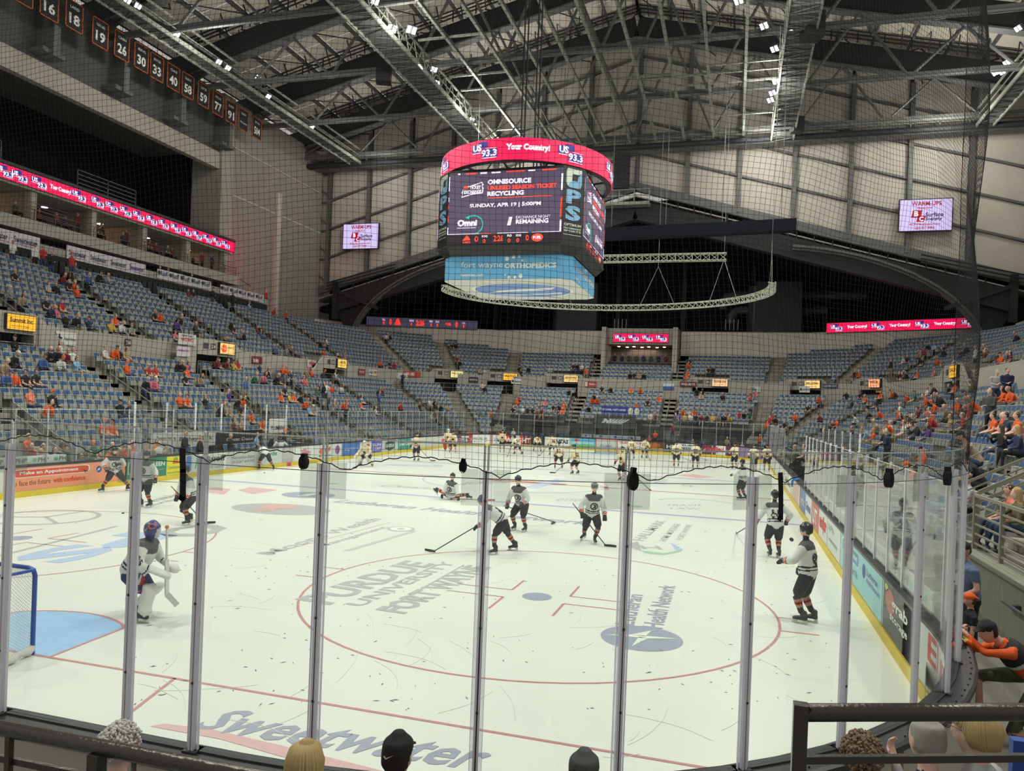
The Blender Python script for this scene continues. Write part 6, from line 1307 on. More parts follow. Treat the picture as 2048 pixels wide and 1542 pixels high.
mb = MB(); mb.tube([(-36, 66.9, 29.3), (36, 66.9, 29.3)], .28, 8); obj('pipe', mb, STD, c)
mb = MB(); rail(mb, [(-36, 67.4, 29.5), (36, 67.4, 29.5)], 1.15, (.5,), .04, 2.3); rail(mb, [(-36, 69.2, 29.5), (36, 69.2, 29.5)], 1.15, (.5,), .04, 2.3); obj('railing', mb, STP, c)
mb = MB(); mb.box((-2.2, 68.3, 25.8), (-.6, 69, 29)); 
obj('hoist_frame', mb, STD, c)
mb = MB(); mb.box((-6, 68.6, 24.2), (1.5, 70, 24.5)); rail(mb, [(-6, 68.6, 24.5), (1.5, 68.6, 24.5)], 1.2, (.5,), .04, 1.4); obj('service_platform', mb, STP, c)
# air duct
mb = MB(); mb.tube([(-32, 34, 31.3), (-27, 36.5, 31.5), (-14, 37, 31.6)], .55, 12); obj('air_duct', mb, STL, label='round grey air duct under the roof at the upper left', cat='duct')
mb = MB(); mb.box((-25.5, 35.6, 30.6), (-23.2, 36.2, 31.0)); 
for k in range(12): mb.box((-25.4+.18*k, 35.55, 30.65), (-25.33+.18*k, 35.6, 30.95))
obj('duct_grille', mb, STP, label='slotted grille on the round duct at the upper left', cat='vent')
for nm, z, x1, x2 in (('upper', 17.6, 8.6, 24), ('lower', 15.9, 9.6, 20)):
    mb = MB(); mb.tube([(x1, 85, z-1.6), (x1, 85, z-.7), (x1+.4, 85, z-.15), (x1+1.1, 85, z), (x2, 85, z)], .5, 10)
    if nm == 'upper': mb.tube([(12.6, 84.9, z-6), (12.6, 84.9, z+.9)], 1.25, 12)
    obj('black_duct', mb, M('duct_black', (.05, .05, .052), .5), label='%s black duct with elbow in the dark area behind the far stand' % nm, cat='duct')
for x in (-8.8, 13.8):
    mb = MB(); mb.box((x-1.6, 80.9, 12.3), (x+3.2, 82.5, 18.5)); mb.box((x-1.6, 80.7, 12.4), (x+3.2, 80.9, 13.6)); obj('air_unit', mb, M('unit_black', (.022, .024, .028), .7), label='tall black air unit above the far wall, '+('left one' if x < 0 else 'right one'), cat='machine')
for x, lb in ((-3.5, 'left'), (9.0, 'right')):
    mb = MB()
    for k in range(4): mb.box((x+.45*k, 81, 13.1), (x+.45*k+.07, 81.1, 14.3))
    obj('wall_bars', mb, STP, label='four pale upright bars in the dark above the far wall, %s set' % lb, cat='bars')
# ---------------------------------------------------------------- floodlights
LENS = LED('flood_lens', (.93, .93, 1.0), 14); HOU = M('lamp_housing', (.16, .16, .17), .5)
def flood(u, v, x, lab, z=None, tgt=None, big=1.0):
    p = onX(u, v, x) if abs(x) > 20 else onZ(u, v, 29.7); t = thing('floodlight', tuple(p), lab, 'light', 'floodlights under the roof')
    to = (Vector(tgt or (p.x*.3, p.y-10, 0))-p).normalized(); q_ = to.to_track_quat('-Z', 'Y').to_matrix()
    mb = MB(); mb.box((-.24*big, -.19*big, 0), (.24*big, .19*big, .16), 0, q_, p); mb.box((-.04, -.1, .16), (.04, .1, .5), 0, q_, p); obj('housing', mb, HOU, t)
    mb = MB()
    for k in (-1, 1): mb.box((k*.13*big-.075*big, -.16*big, -.02), (k*.13*big+.075*big, .16*big, 0), 0, q_, p)
    obj('lens', mb, LENS, t)
for i, (u, v) in enumerate(((255, 1), (276, 12), (354, 68), (376, 94), (395, 109), (418, 124), (438, 124), (456, 136), (516, 155), (537, 193), (551, 213), (581, 233), (624, 254))):
    flood(u, v, -30, 'small floodlight on the left side catwalk, %s from the near end' % ORD[i+1], tgt=(0, onX(u, v, -30).y-6, 0))
for i, (u, v) in enumerate(((784, 57), (823, 60), (868, 139), (874, 166), (881, 184), (915, 217), (925, 233), (944, 239), (947, 250), (750, 3))):
    flood(u, v, -12.9, 'floodlight on the central left catwalk, '+['large front one', 'tilted one beside the large front one', 'third', 'fourth', 'fifth', 'sixth', 'seventh', 'upper of the far pair', 'lower of the far pair', 'small one at the picture top'][i], tgt=(4, onZ(u, v, 29.7).y-16, 0), big=1.5 if i < 2 else 1.1)
for i, (u, v) in enumerate(((1528, 52), (1549, 98), (1552, 163), (1545, 186), (1541, 200), (1477, 2))):
    flood(u, v, 12.6, 'floodlight on the central right catwalk, %s from the top' % ORD[i+1], tgt=(0, onZ(u, v, 29.7).y-20, 0), big=1.2)
for i, (u, v) in enumerate(((2036, 57), (2013, 126), (1990, 146), (2004, 144))):
    flood(u, v, 29, 'floodlight at the right side catwalk, %s from the top' % ORD[i+1], tgt=(0, onX(u, v, 29).y-14, 0), big=1.1)
def speaker(u, v, x, lab, s=.9):
    p = onZ(u, v, 29.2); mb = MB(); mb.box((-.5*s, -.45*s, -.7*s), (.5*s, .45*s, .7*s), 0, Matrix.Rotation(.4, 3, 'Z'), p); t = obj('speaker_box', mb, M('speaker_black', (.014, .014, .015), .7), label=lab, cat='speaker')
    mb = MB(); mb.beam(p+Vector((0, 0, .7*s)), p+Vector((0, 0, 1.3*s)), .08, .08); obj('hanger', mb, STD, t)
speaker(768, 145, -16.5, 'black loudspeaker hanging from the left central chord', 1.15); speaker(1625, 52, 16, 'black loudspeaker high on the right lattice catwalk', 1.2); speaker(1594, 250, 14.6, 'black loudspeaker hanging at the low end of the right catwalk', .95)
# small black hanging lamps and cables
for u0, v0, v1, x in ((1493, 263, 302, 11),): 
    a = onZ(u0, v0, 29.6); c = a-Vector((0, 0, 1.7)); mb = MB(); mb.beam(a, c, .12, .12); mb.cbox((a.lerp(c, .45).x, a.y, a.lerp(c, .45).z), (.7, .2, .3)); obj('hoist_motor', mb, STD, label='small black hoist hanging from the grid edge', cat='hoist')
# retired number banners
BN = (('', '7'), ('DEPUIS', '16'), ('LAIRD', '18'), ('McDOUGALL', '19'), ('CHIN', '26'), ('IRVING', '30'), ('BOUCHER', '33'), ('CHASE', '40'), ('DELEVOY', '58'), ('LISTER', '59'), ('FLETCHER', '77'), ('DRAEGER', '91'), ('GALLINGER', ''), ('SIMS', '504'))
for i, (nm, no) in enumerate(BN):
    u = (47, 99, 149, 201, 244, 283, 314, 347, 376, 407, 436, 462, 487, 514)[i]; v = (-22, 8, 32, 67, 92, 115, 135, 155, 172, 190, 208, 225, 240, 257)[i]
    p = onX(u, v, -34); w = .70; h = .98
    b0 = thing('number_banner', tuple(p), 'black cloth banner edged in orange '+dict(zip(('7', '16', '18', '19', '26', '30', '33', '40', '58', '59', '77', '91', '', '504'), ('cut off at the picture corner', 'reading sixteen', 'reading eighteen', 'reading nineteen', 'reading twenty-six', 'reading thirty', 'reading thirty-three', 'reading forty', 'reading fifty-eight', 'reading fifty-nine', 'reading seventy-seven', 'reading ninety-one', 'with words instead of a number', 'reading five hundred and four')))[no], 'banner', 'retired number banners')
    mb = MB(); mb.box((p.x-.03, p.y-w, p.z-h), (p.x, p.y+w, p.z+h)); obj('cloth', mb, M('banner_black', (.014, .014, .016), .8), b0)
    mb = MB()
    for y0, y1, z0, z1 in ((-w, w, h-.07, h), (-w, w, -h, -h+.07), (-w, -w+.07, -h, h), (w-.07, w, -h, h)): mb.box((p.x, p.y+y0, p.z+z0), (p.x+.012, p.y+y1, p.z+z1))
    obj('border', mb, M('banner_orange', (.50, .10, .02), .7), b0)
    wm = M('banner_white_ink', (.72, .74, .72), .7)
    if no: text(no, (p.x+.02, p.y-.42, p.z-.62), (0, 1, 0), (0, 0, 1), .84, .72, wm, b0, bold=.03)
    else: text('Play-by-play', (p.x+.02, p.y-.45, p.z-.4), (0, 1, 0), (0, 0, 1), .9, .2, wm, b0)
    if nm: text(nm, (p.x+.02, p.y-.36, p.z+.42), (0, 1, 0), (0, 0, 1), .72, .2, wm, b0)
    mb = MB(); mb.beam((p.x, p.y, p.z+h), (p.x, p.y, 31), .03, .03); obj('cord', mb, STD, b0)
mb = MB(); mb.beam((-34, 20, 30.6), (-34, 58, 30.6), .1, .1); obj('banner_rail', mb, STD, label='dark rail holding the row of number banners', cat='rail')
# wall screens
for nm, u0, v0, u1, v1, y in (('left', 686, 448, 757, 497, 69.4), ('right', 1798, 399, 1905, 461, 69.4)):
    a, c = onY(u0, v1, y), onY(u1, v0, y); t = thing('wall_screen', tuple(a), 'lilac screen reading WARM-UPS on the %s part of the gable wall' % nm, 'screen'); W, H = c.x-a.x, abs(c.z-a.z); z0 = (onY((u0+u1)/2, v1, y)).z
    H = onY((u0+u1)/2, v0, y).z-z0
    mb = MB(); mb.box((a.x-.08, y, z0-.08), (a.x+W+.08, y+.25, z0+H+.08)); obj('screen_case', mb, STD, t)
    O = Vector((a.x, y-.02, z0)); X = Vector((1, 0, 0)); flat([O, O+X*W, O+X*W+U*H, O+U*H], LED('screen_lilac', (.66, .56, .90), 1.0), t, 'led_panel'); O = O-Vector((0, .02, 0)); RD = LED('dark_red', (.45, .0, .03), .9); DP = LED('ink', (.05, .03, .12), .5)
    for s_, x0, y0, x1, y1, mm in (('WARM-UPS', .22, .80, .80, .94, RD), ('PRESENTED BY', .34, .70, .64, .75, RD), ('Surface', .50, .44, .84, .58, DP), ('Supply', .50, .30, .82, .43, DP), ('BCSurfaceSupply.com', .20, .16, .78, .24, RD), ('260-321-5092', .30, .05, .68, .13, RD)): text(s_, O+X*W*x0+U*H*y0, X, U, W*(x1-x0), H*(y1-y0), mm, t, bold=.03)
    for pts in ([(.22, .42), (.40, .42), (.44, .66), (.26, .66)], [(.32, .28), (.47, .28), (.51, .48), (.36, .48)]): flat([O+X*W*q[0]+U*H*q[1] for q in pts], RD, t, 'logo_block')
    for s_, x0, y0, x1, y1 in (('B', .28, .46, .36, .63), ('C', .38, .30, .46, .45)): text(s_, O-Vector((0, .02, 0))+X*W*x0+U*H*y0, X, U, W*(x1-x0), H*(y1-y0), LW(), t, bold=.04)
# hanging horseshoe truss, straight truss and rolled drape
def lat(pts, w, name, lab):
    t = thing(name, tuple(pts[0]), lab, 'truss'); mb = MB(); pts = [Vector(p) for p in pts]; T = []
    for i, p in enumerate(pts):
        d = (pts[min(i+1, len(pts)-1)]-pts[max(i-1, 0)]).normalized(); n = Vector((-d.y, d.x, 0)).normalized(); T.append([p+n*w/2+U*w/2, p-n*w/2+U*w/2, p-n*w/2-U*w/2, p+n*w/2-U*w/2])
    for a, c in zip(T, T[1:]):
        for k in range(4): mb.beam(a[k], c[k], .05, .05)
    obj('chord', mb, M('truss_aluminium', (.55, .56, .46), .4, .3), t, kind='stuff'); mb = MB()
    for i, (a, c) in enumerate(zip(T, T[1:])):
        for k in range(4): k2 = (k+1) % 4; mb.beam(a[k], c[k2], .03, .03); mb.beam(a[k], a[k2], .03, .03)
    obj('lacing', mb, M('truss_aluminium', (.55, .56, .46), .4, .3), t, kind='stuff'); return t
hp = [(1.2-11.2*math.cos(a), 45.5+9.2*math.sin(a), 12.0) for a in np.linspace(-.12, PI+.12, 64)]
ht = lat(hp, .42, 'horseshoe_truss', 'pale curved lattice truss hanging low behind the scoreboard')
mb = MB()
for k in (6, 20, 34, 44, 58):
    p = Vector(hp[k]); q_ = Vector(hp[min(k+5, 63)]); m = (p+q_)/2+U*3.2; mb.beam(p, m, .03, .03); mb.beam(q_, m, .03, .03); mb.beam(m, m+U*14, .03, .03)
obj('wire', mb, STP, ht)
lat([(-2+.6*i, 50, 15.0) for i in range(20)], .5, 'straight_truss', 'short straight lattice truss behind the right of the scoreboard')
mb = MB(); mb.beam((-4, 50, 16.75), (14.0, 50, 17.1), .8, .85); dr = obj('rolled_drape', mb, M('drape_black', (.012, .014, .02), .9, noise=.3, scale=4, spec=.1), label='long black rolled drape beam hanging beside the scoreboard', cat='drape')
mb = MB()
for x in (-3, 1, 5, 9, 13): mb.beam((x, 50, 17.4), (x, 50, 29.6), .05, .05)
obj('wire', mb, STL, dr)
# ================================================================ centre-hung scoreboard
from mathutils.bvhtree import BVHTree
sb_ = thing('scoreboard', (0, 30.48, 12.8), 'four-sided centre-hung scoreboard with red ring and blue base box', 'scoreboard')
CYs = 30.48; FACE = M('score_black', (.012, .012, .014), .5)
def octo(s, c): return [(-s+c, CYs-s), (s-c, CYs-s), (s, CYs-s+c), (s, CYs+s-c), (s-c, CYs+s), (-s+c, CYs+s), (-s, CYs+s-c), (-s, CYs-s+c)]
mb = MB(); mb.prism(octo(3.5, .8), 11.0, 14.5); obj('body', mb, FACE, sb_)
mb = MB(); a, c = octo(3.55, .85), octo(3.15, .5)
mb.add([(x, y, 11.0) for x, y in a]+[(x, y, 10.62) for x, y in c], [(i, (i+1) % 8, 8+(i+1) % 8, 8+i)[::-1] for i in range(8)]); mb.prism(octo(3.56, .85), 10.98, 11.04); obj('taper', mb, FACE, sb_)
SCB = LED('screen_violet', (.115, .085, .15), .8); SW = LED('screen_white', (.95, .84, 1.0), 1.15); SR = LED('screen_red', (.95, .07, .04), 1.2); TE = LED('teal', (.02, .62, .50), .9); BLU_ = M('ops_blue', (.22, .44, .66), .5, emit=.0); OPW = M('ops_white', (.62, .68, .60), .5); SBK = LED('screen_dark', (.03, .02, .03), .5)
for fi in (0, 1, 3):
    a = fi*PI/2; dx = Vector((math.cos(a), math.sin(a), 0)); nrm = Vector((math.sin(a), -math.cos(a), 0))
    C0 = Vector((0, CYs, 0))+nrm*3.515; W, H, Z0 = 5.4, 3.3, 11.08
    def P(x, y, o=0): return C0+dx*((x-.5)*W)+U*(Z0+H*y)+nrm*o
    sc_ = flat([P(0, 0), P(1, 0), P(1, 1), P(0, 1)], SCB, sb_, 'screen')
    def R(x0, y0, x1, y1, m, o=.012, n='graphic'): flat([P(x0, y0, o), P(x1, y0, o), P(x1, y1, o), P(x0, y1, o)], m, sc_, n)
    def T(s, x0, y0, x1, y1, m, b=.03, o=.024, sl=0): text(s, P(x0, y0, o), dx, U, (x1-x0)*W, (y1-y0)*H, m, sc_, bold=b, slant=sl)
    R(0, 0, 1, .135, SBK); T('OMNISOURCE', .35, .815, .73, .885, SW, .05); T('UNUSED SEASON TICKET', .35, .735, .95, .797, SR, .05); T('RECYCLING', .35, .655, .67, .72, SW, .05)
    R(.35, .625, .915, .637, SR); T('SUNDAY, APR 19 | 5:00PM', .195, .49, .82, .56, SW, .03); T('Omni', .09, .25, .27, .345, SW, .06); R(.09, .225, .26, .232, SW)
    T('1', .535, .245, .565, .36, SW, .08, sl=.2); T('EXCHANGE NIGHT', .61, .335, .905, .37, SW, 0); T('REMAINING', .61, .262, .89, .325, SW, .04)
    mb = MB(); q = [P(.235+.085*math.cos(t), .27+.125*math.sin(t), .015) for t in np.linspace(-1.3, 2.2, 24)]
    for e, f in zip(q, q[1:]): mb.beam(e, f, .05, .01, up=nrm)
    mb.add([P(.16, .37, .02), P(.20, .40, .02), P(.195, .345, .02)], [(0, 1, 2)]); obj('arc', mb, TE, sc_)
    mb = MB(); q = [P(x, y, .015) for x, y in ((.115, .65), (.125, .69), (.118, .72), (.135, .79), (.20, .815), (.30, .86), (.315, .82), (.305, .80), (.315, .77), (.31, .70), (.22, .69))]; mb.add(q, [tuple(range(len(q)))]); obj('ticket_shape', mb, SW, sc_)
    q = [P(x, y, .02) for x, y in ((.125, .665), (.132, .78), (.20, .80), (.298, .845), (.302, .715), (.215, .705))]; flat(q, SCB, sc_, 'ticket_inner')
    T('TICKET', .19, .76, .29, .81, SW, .04, .03); T('EXCHANGE', .14, .70, .295, .75, SW, .04, .03); R(.138, .77, .175, .81, SR, .03)
    for x0, x1, m in ((.08, .10, SW), (.15, .25, SR), (.28, .34, SW), (.38, .46, SW), (.51, .67, SR), (.70, .76, SW), (.82, .94, SR)): R(x0, .97, x1, .992, m)
    for y0, y1, m in ((.14, .24, SW), (.32, .40, SR), (.5, .56, SR), (.60, .66, SW), (.75, .95, SW)): R(0, y0, .008, y1, m)
    for y0, y1, m in ((.15, .3, SW), (.34, .60, SR), (.7, .92, SW)): R(.985, y0, 1, y1, m)
    for x0, x1, m in ((.0, .29, SW), (.30, .40, SR), (.45, .72, SW), (.75, 1, SW)): R(x0, .14, x1, .148, m)
    for s_, x0, x1, y0, y1, m in (('0', .25, .285, .03, .11, SR), ('SOG', .315, .365, .09, .12, SW), ('0', .325, .35, .01, .07, SR), ('2:26', .42, .505, .03, .115, SR), ('PRD', .54, .58, .09, .12, SW), ('0', .545, .57, .01, .07, SR), ('SOG', .615, .66, .09, .12, SW), ('0', .62, .645, .01, .07, SR), ('0', .70, .73, .03, .11, SR)): T(s_, x0, y0, x1, y1, m)
    T('KOMETS', .145, .012, .215, .04, SR, .04); flat([P(x, y, .02) for x, y in ((.14, .05), (.165, .10), (.18, .125), (.20, .10), (.215, .055))], SR, sc_, 'emblem')
    mb = MB(); mb.add([P(.80+.05*math.cos(t), .07+.055*math.sin(t), .018) for t in np.linspace(0, 2*PI, 20)[:-1]], [tuple(range(19))]); obj('emblem', mb, SR, sc_); T('FUEL', .765, .05, .835, .09, SW, .05)
    # chamfer panel to the right of this face
    e0 = Vector((0, CYs, 0))+nrm*3.5+dx*2.7; e1 = Vector((0, CYs, 0))+nrm*2.7+dx*3.5
    for q0, q1 in ((e0, e1),)+(((Vector((0, CYs, 0))+nrm*2.7-dx*3.5, Vector((0, CYs, 0))+nrm*3.5-dx*2.7),) if fi == 0 else ()):
        cdv = (q1-q0).normalized(); cn = Vector((cdv.y, -cdv.x, 0)); cw = (q1-q0).length; O = q0+cn*.012+U*11.05
        pn = flat([O, O+cdv*cw, O+cdv*cw+U*3.4, O+U*3.4], FACE, sb_, 'corner_panel'); O = O+cn*.01
        def poly(L, m): flat([O+cdv*cw*x+U*3.4*y for x, y in L], m, pn, 'letter')
        poly([(.13, .80), (.13, .95), (.2, .985), (.85, .985), (.86, .95), (.72, .92), (.42, .92), (.40, .83), (.2, .76)], OPW)
        poly([(.2, .76), (.40, .83), (.66, .83), (.70, .90), (.86, .95), (.86, .80), (.80, .74), (.3, .74)], BLU_)
        text('P', O+cdv*cw*.16+U*3.4*.53, cdv, U, cw*.70, 3.4*.185, BLU_, pn, bold=.05); text('S', O+cdv*cw*.14+U*3.4*.31, cdv, U, cw*.72, 3.4*.195, BLU_, pn, bold=.05)
        text('OPTIMUM', O+cdv*cw*.10+U*3.4*.235, cdv, U, cw*.80, .12, OPW, pn); text('PERFORMANCE', O+cdv*cw*.10+U*3.4*.195, cdv, U, cw*.80, .08, OPW, pn); text('SPORTS', O+cdv*cw*.10+U*3.4*.16, cdv, U, cw*.80, .08, OPW, pn); poly([(.08, .12), (.9, .12), (.9, .126), (.08, .126)], OPW)
# ring
mb = MB(); N = 96; RGr = 4.22
vs = []
for i in range(N): t = 2*PI*i/N; vs += [(RGr*math.cos(t), CYs+RGr*math.sin(t), 14.62), (RGr*math.cos(t), CYs+RGr*math.sin(t), 15.6)]
mb.add(vs, [(2*i, 2*((i+1) % N), 2*((i+1) % N)+1, 2*i+1) for i in range(N)]); ring = obj('ring_screen', mb, RB(), sb_)
mb = MB(); vs = []
for i in range(N): t = 2*PI*i/N; vs += [(q*math.cos(t), CYs+q*math.sin(t), z) for q, z in ((RGr-.03, 14.6), (RGr-.03, 15.62), (RGr-.3, 15.62), (RGr-.3, 14.6))]
mb.add(vs, [(4*i+j, 4*((i+1) % N)+j, 4*((i+1) % N)+(j+1) % 4, 4*i+(j+1) % 4) for i in range(N) for j in range(4)]); obj('ring_case', mb, FACE, sb_)
def wrap(a0):
    def fn(p): t = a0+p.x/RGr; r_ = RGr+.015-p.y; return Vector((r_*math.cos(t), CYs+r_*math.sin(t), p.z))
    return fn
X0 = Vector((1, 0, 0))
for s_ in (-73.7, 24, 122, 196): text('Your Country!', (-.98, -.02, 14.98), X0, U, 1.96, .36, LW(), ring, bold=.07, fn=wrap(math.radians(s_)))
for s_ in (-143, -101, -46.5, -4, 52, 94, 150): station(ring, Vector((-.68, 0, 14.72)), X0, U, .80, fn=wrap(math.radians(s_)))
mb = MB()
for t in np.linspace(0, 2*PI, 13)[:-1]: mb.beam((3.9*math.cos(t), CYs+3.9*math.sin(t), 14.7), (2.2*math.cos(t), CYs+2.2*math.sin(t), 14.5), .08, .08); mb.beam((3.9*math.cos(t), CYs+3.9*math.sin(t), 15.5), (1.4*math.cos(t), CYs+1.4*math.sin(t), 17.5), .05, .05)
for x, y in ((-.3, -.3), (.4, .3), (-.3, .3), (.4, -.3)): mb.beam((x, CYs+y, 14.5), (x, CYs+y, 29.6), .06, .06)
mb.box((-1.5, CYs-1.5, 14.5), (1.5, CYs+1.5, 14.9)); obj('suspension', mb, STD, sb_)
# base box
SKYB = M('base_blue', (.10, .33, .55), .5, noise=.06, scale=1); BW = M('base_white', (.66, .68, .62), .5)
mb = MB(); mb.prism(octo(3.1, .45), 9.55, 10.62); bb = obj('base_box', mb, SKYB, sb_); mb = MB(); mb.prism(octo(3.1, .45), 9.52, 9.56); obj('base_bottom', mb, M('base_bottom_white', (.5, .5, .46), .5), sb_)
for fi in (0, 1, 3):
    a = fi*PI/2; dx = Vector((math.cos(a), math.sin(a), 0)); nrm = Vector((math.sin(a), -math.cos(a), 0)); C0 = Vector((0, CYs, 0))+nrm*3.108-dx*2.65
    def P(x, y): return C0+dx*5.3*x+U*(9.55+1.07*y)
    text('fort wayne', P(.10, .42), dx, U, 5.3*.385, .36, BW, bb, bold=.0); text('ORTHOPEDICS', P(.50, .45), dx, U, 5.3*.46, .24, BW, bb, bold=.04); text('fwortho.com', P(.10, .12), dx, U, 5.3*.215, .16, BW, bb, bold=.02)
    for x, y, r_ in ((.52, .86, .10), (.58, .98, .08), (.63, .95, .06), (.66, .78, .05), (.51, .18, .045), (.545, .03, .07), (.60, .0, .07), (.65, .12, .10)):
        if y < .05 or y > .95: y = .07 if y < .5 else .93
        mb = MB(); c_ = P(x, y); mb.add([c_+dx*r_*math.cos(t)+U*r_*math.sin(t) for t in np.linspace(0, 2*PI, 15)[:-1]], [tuple(range(14))]); obj('dot', mb, BW, bb)
def bell(rx, ry, m, z, n='bottom_logo', cx=0, cy=0): mb = MB(); mb.add([(cx+rx*math.cos(t), CYs+cy+ry*math.sin(t), z) for t in np.linspace(0, -2*PI, 41)[:-1]], [tuple(range(40))]); obj(n, mb, m, sb_)
bell(2.55, 2.2, BW, 9.51); bell(2.40, 2.05, M('logo_blue', (.10, .20, .48), .5), 9.505)
for L in ([(-2.2, .75), (-1.2, -.1), (.4, -.6), (1.9, -.95), (1.5, -.2), (.4, .05), (-1.0, .3)], [(-2.0, 1.1), (-.6, 1.15), (1.0, .9), (1.9, .5), (1.8, .95), (.6, 1.25), (-.8, 1.45)]): flat([(x, CYs+y, 9.50) for x, y in L][::-1], BW, sb_, 'bottom_swoosh')
# ================================================================ goals
def goal(yg, sgn, lab, fcol):
    g = thing('hockey_goal', (0, yg, 0), lab, 'goal'); F = M('goal_frame_'+fcol[0], fcol[1], .35)
    mb = MB(); mb.tube([(-.914, yg, 0), (-.914, yg, 1.12), (-.88, yg, 1.2), (-.8, yg, 1.22), (.8, yg, 1.22), (.88, yg, 1.2), (.914, yg, 1.12), (.914, yg, 0)], .032, 10); obj('posts', mb, F, g)
    tp = [(.9, yg, 1.2), (.88, yg-sgn*.35, 1.2), (.7, yg-sgn*.52, 1.19), (0, yg-sgn*.56, 1.19), (-.7, yg-sgn*.52, 1.19), (-.88, yg-sgn*.35, 1.2), (-.9, yg, 1.2)]
    bs = [(.914, yg, .03), (1.05, yg-sgn*.55, .03), (.85, yg-sgn*1.0, .03), (0, yg-sgn*1.12, .03), (-.85, yg-sgn*1.0, .03), (-1.05, yg-sgn*.55, .03), (-.914, yg, .03)]
    mb = MB(); mb.tube(tp, .025, 8); mb.tube([(0, yg-sgn*.56, 1.19), (0, yg-sgn*1.12, .03)], .02, 8); obj('rear_frame', mb, F, g)
    mb = MB(); q = []
    for a, c in zip(bs, bs[1:]):
        for i in range(6): q.append(Vector(a).lerp(Vector(c), i/6)+Vector((0, 0, .05+.02*math.sin(i*2.1+a[0]*9))))
    q.append(Vector(bs[-1])); mb.tube(q, [.05+.012*math.sin(i*1.7) for i in range(len(q))], 8); obj('base_padding', mb, M('goal_pad', (.60, .60, .56), .9, noise=.2, scale=12), g, True)
    mb = MB(); K, Z = 60, 26
    def res(L, n):
        L = [Vector(p) for p in L]; c = [0]
        for a, b2_ in zip(L, L[1:]): c.append(c[-1]+(b2_-a).length)
        out = []
        for i in range(n+1):
            s = c[-1]*i/n; j = 0
            while j < len(c)-2 and c[j+1] < s: j += 1
            out.append(L[j].lerp(L[j+1], (s-c[j])/(c[j+1]-c[j])))
        return out
    T_, B_ = res(tp, K), res(bs, K)
    G = [[T_[i].lerp(B_[i], z/Z)+Vector((0, -sgn*.05*math.sin(PI*z/Z), 0)) for z in range(Z+1)] for i in range(K+1)]
    for i in range(K):
        for z in range(Z):
            mb.beam(G[i][z], G[i+1][z+1], .004, .004); mb.beam(G[i+1][z], G[i][z+1], .004, .004)
    for i in range(0, 40):
        x = -.88+1.76*i/40; mb.beam((x, yg, 1.2), (x+.02, yg-sgn*.5, 1.19), .004, .004)
    for j in range(1, 12): y = yg-sgn*.5*j/12; mb.beam((-.88, y, 1.2), (.88, y, 1.2), .004, .004)
    obj('netting', mb, M('goal_net', (.55, .56, .52), .9), g, kind='stuff')
goal(3.353, 1, 'goal with blue frame and white netting at the left edge', ('blue', (.02, .07, .36))); goal(RYF-3.353, -1, 'small distant goal with red frame at the far end', ('red', (.4, .03, .03)))
# ================================================================ skaters on the ice
def decal(me, geo, O, xd, ud, dr, w, h):
    bvh = BVHTree.FromPolygons([v.co for v in me.vertices], [tuple(p.vertices) for p in me.polygons]); V, Fs = geo; mb = MB(); vs = []; dr = Vector(dr).normalized()
    for x, y, _ in V:
        p = Vector(O)+xd*(x-.5)*w+ud*(y-.5)*h; hit = bvh.ray_cast(p+dr*.6, -dr)[0]; vs.append((hit if hit else p)+dr*.008)
    mb.add(vs, Fs); return mb
CREST = ([(.5+.5*math.cos(t), .5+.5*math.sin(t), 0) for t in np.linspace(0, 2*PI, 25)[:-1]], [(i, (i+1) % 24, (i+7) % 24) for i in range(0)] or [tuple(range(24))])
def rings(n0, n1, N=24):
    V = []; 
    for r_ in (n0, n1): V += [(.5+r_*math.cos(2*PI*i/N), .5+r_*math.sin(2*PI*i/N), 0) for i in range(N)]
    return V, [(i, (i+1) % N, N+(i+1) % N, N+i) for i in range(N)]
DEC = {}
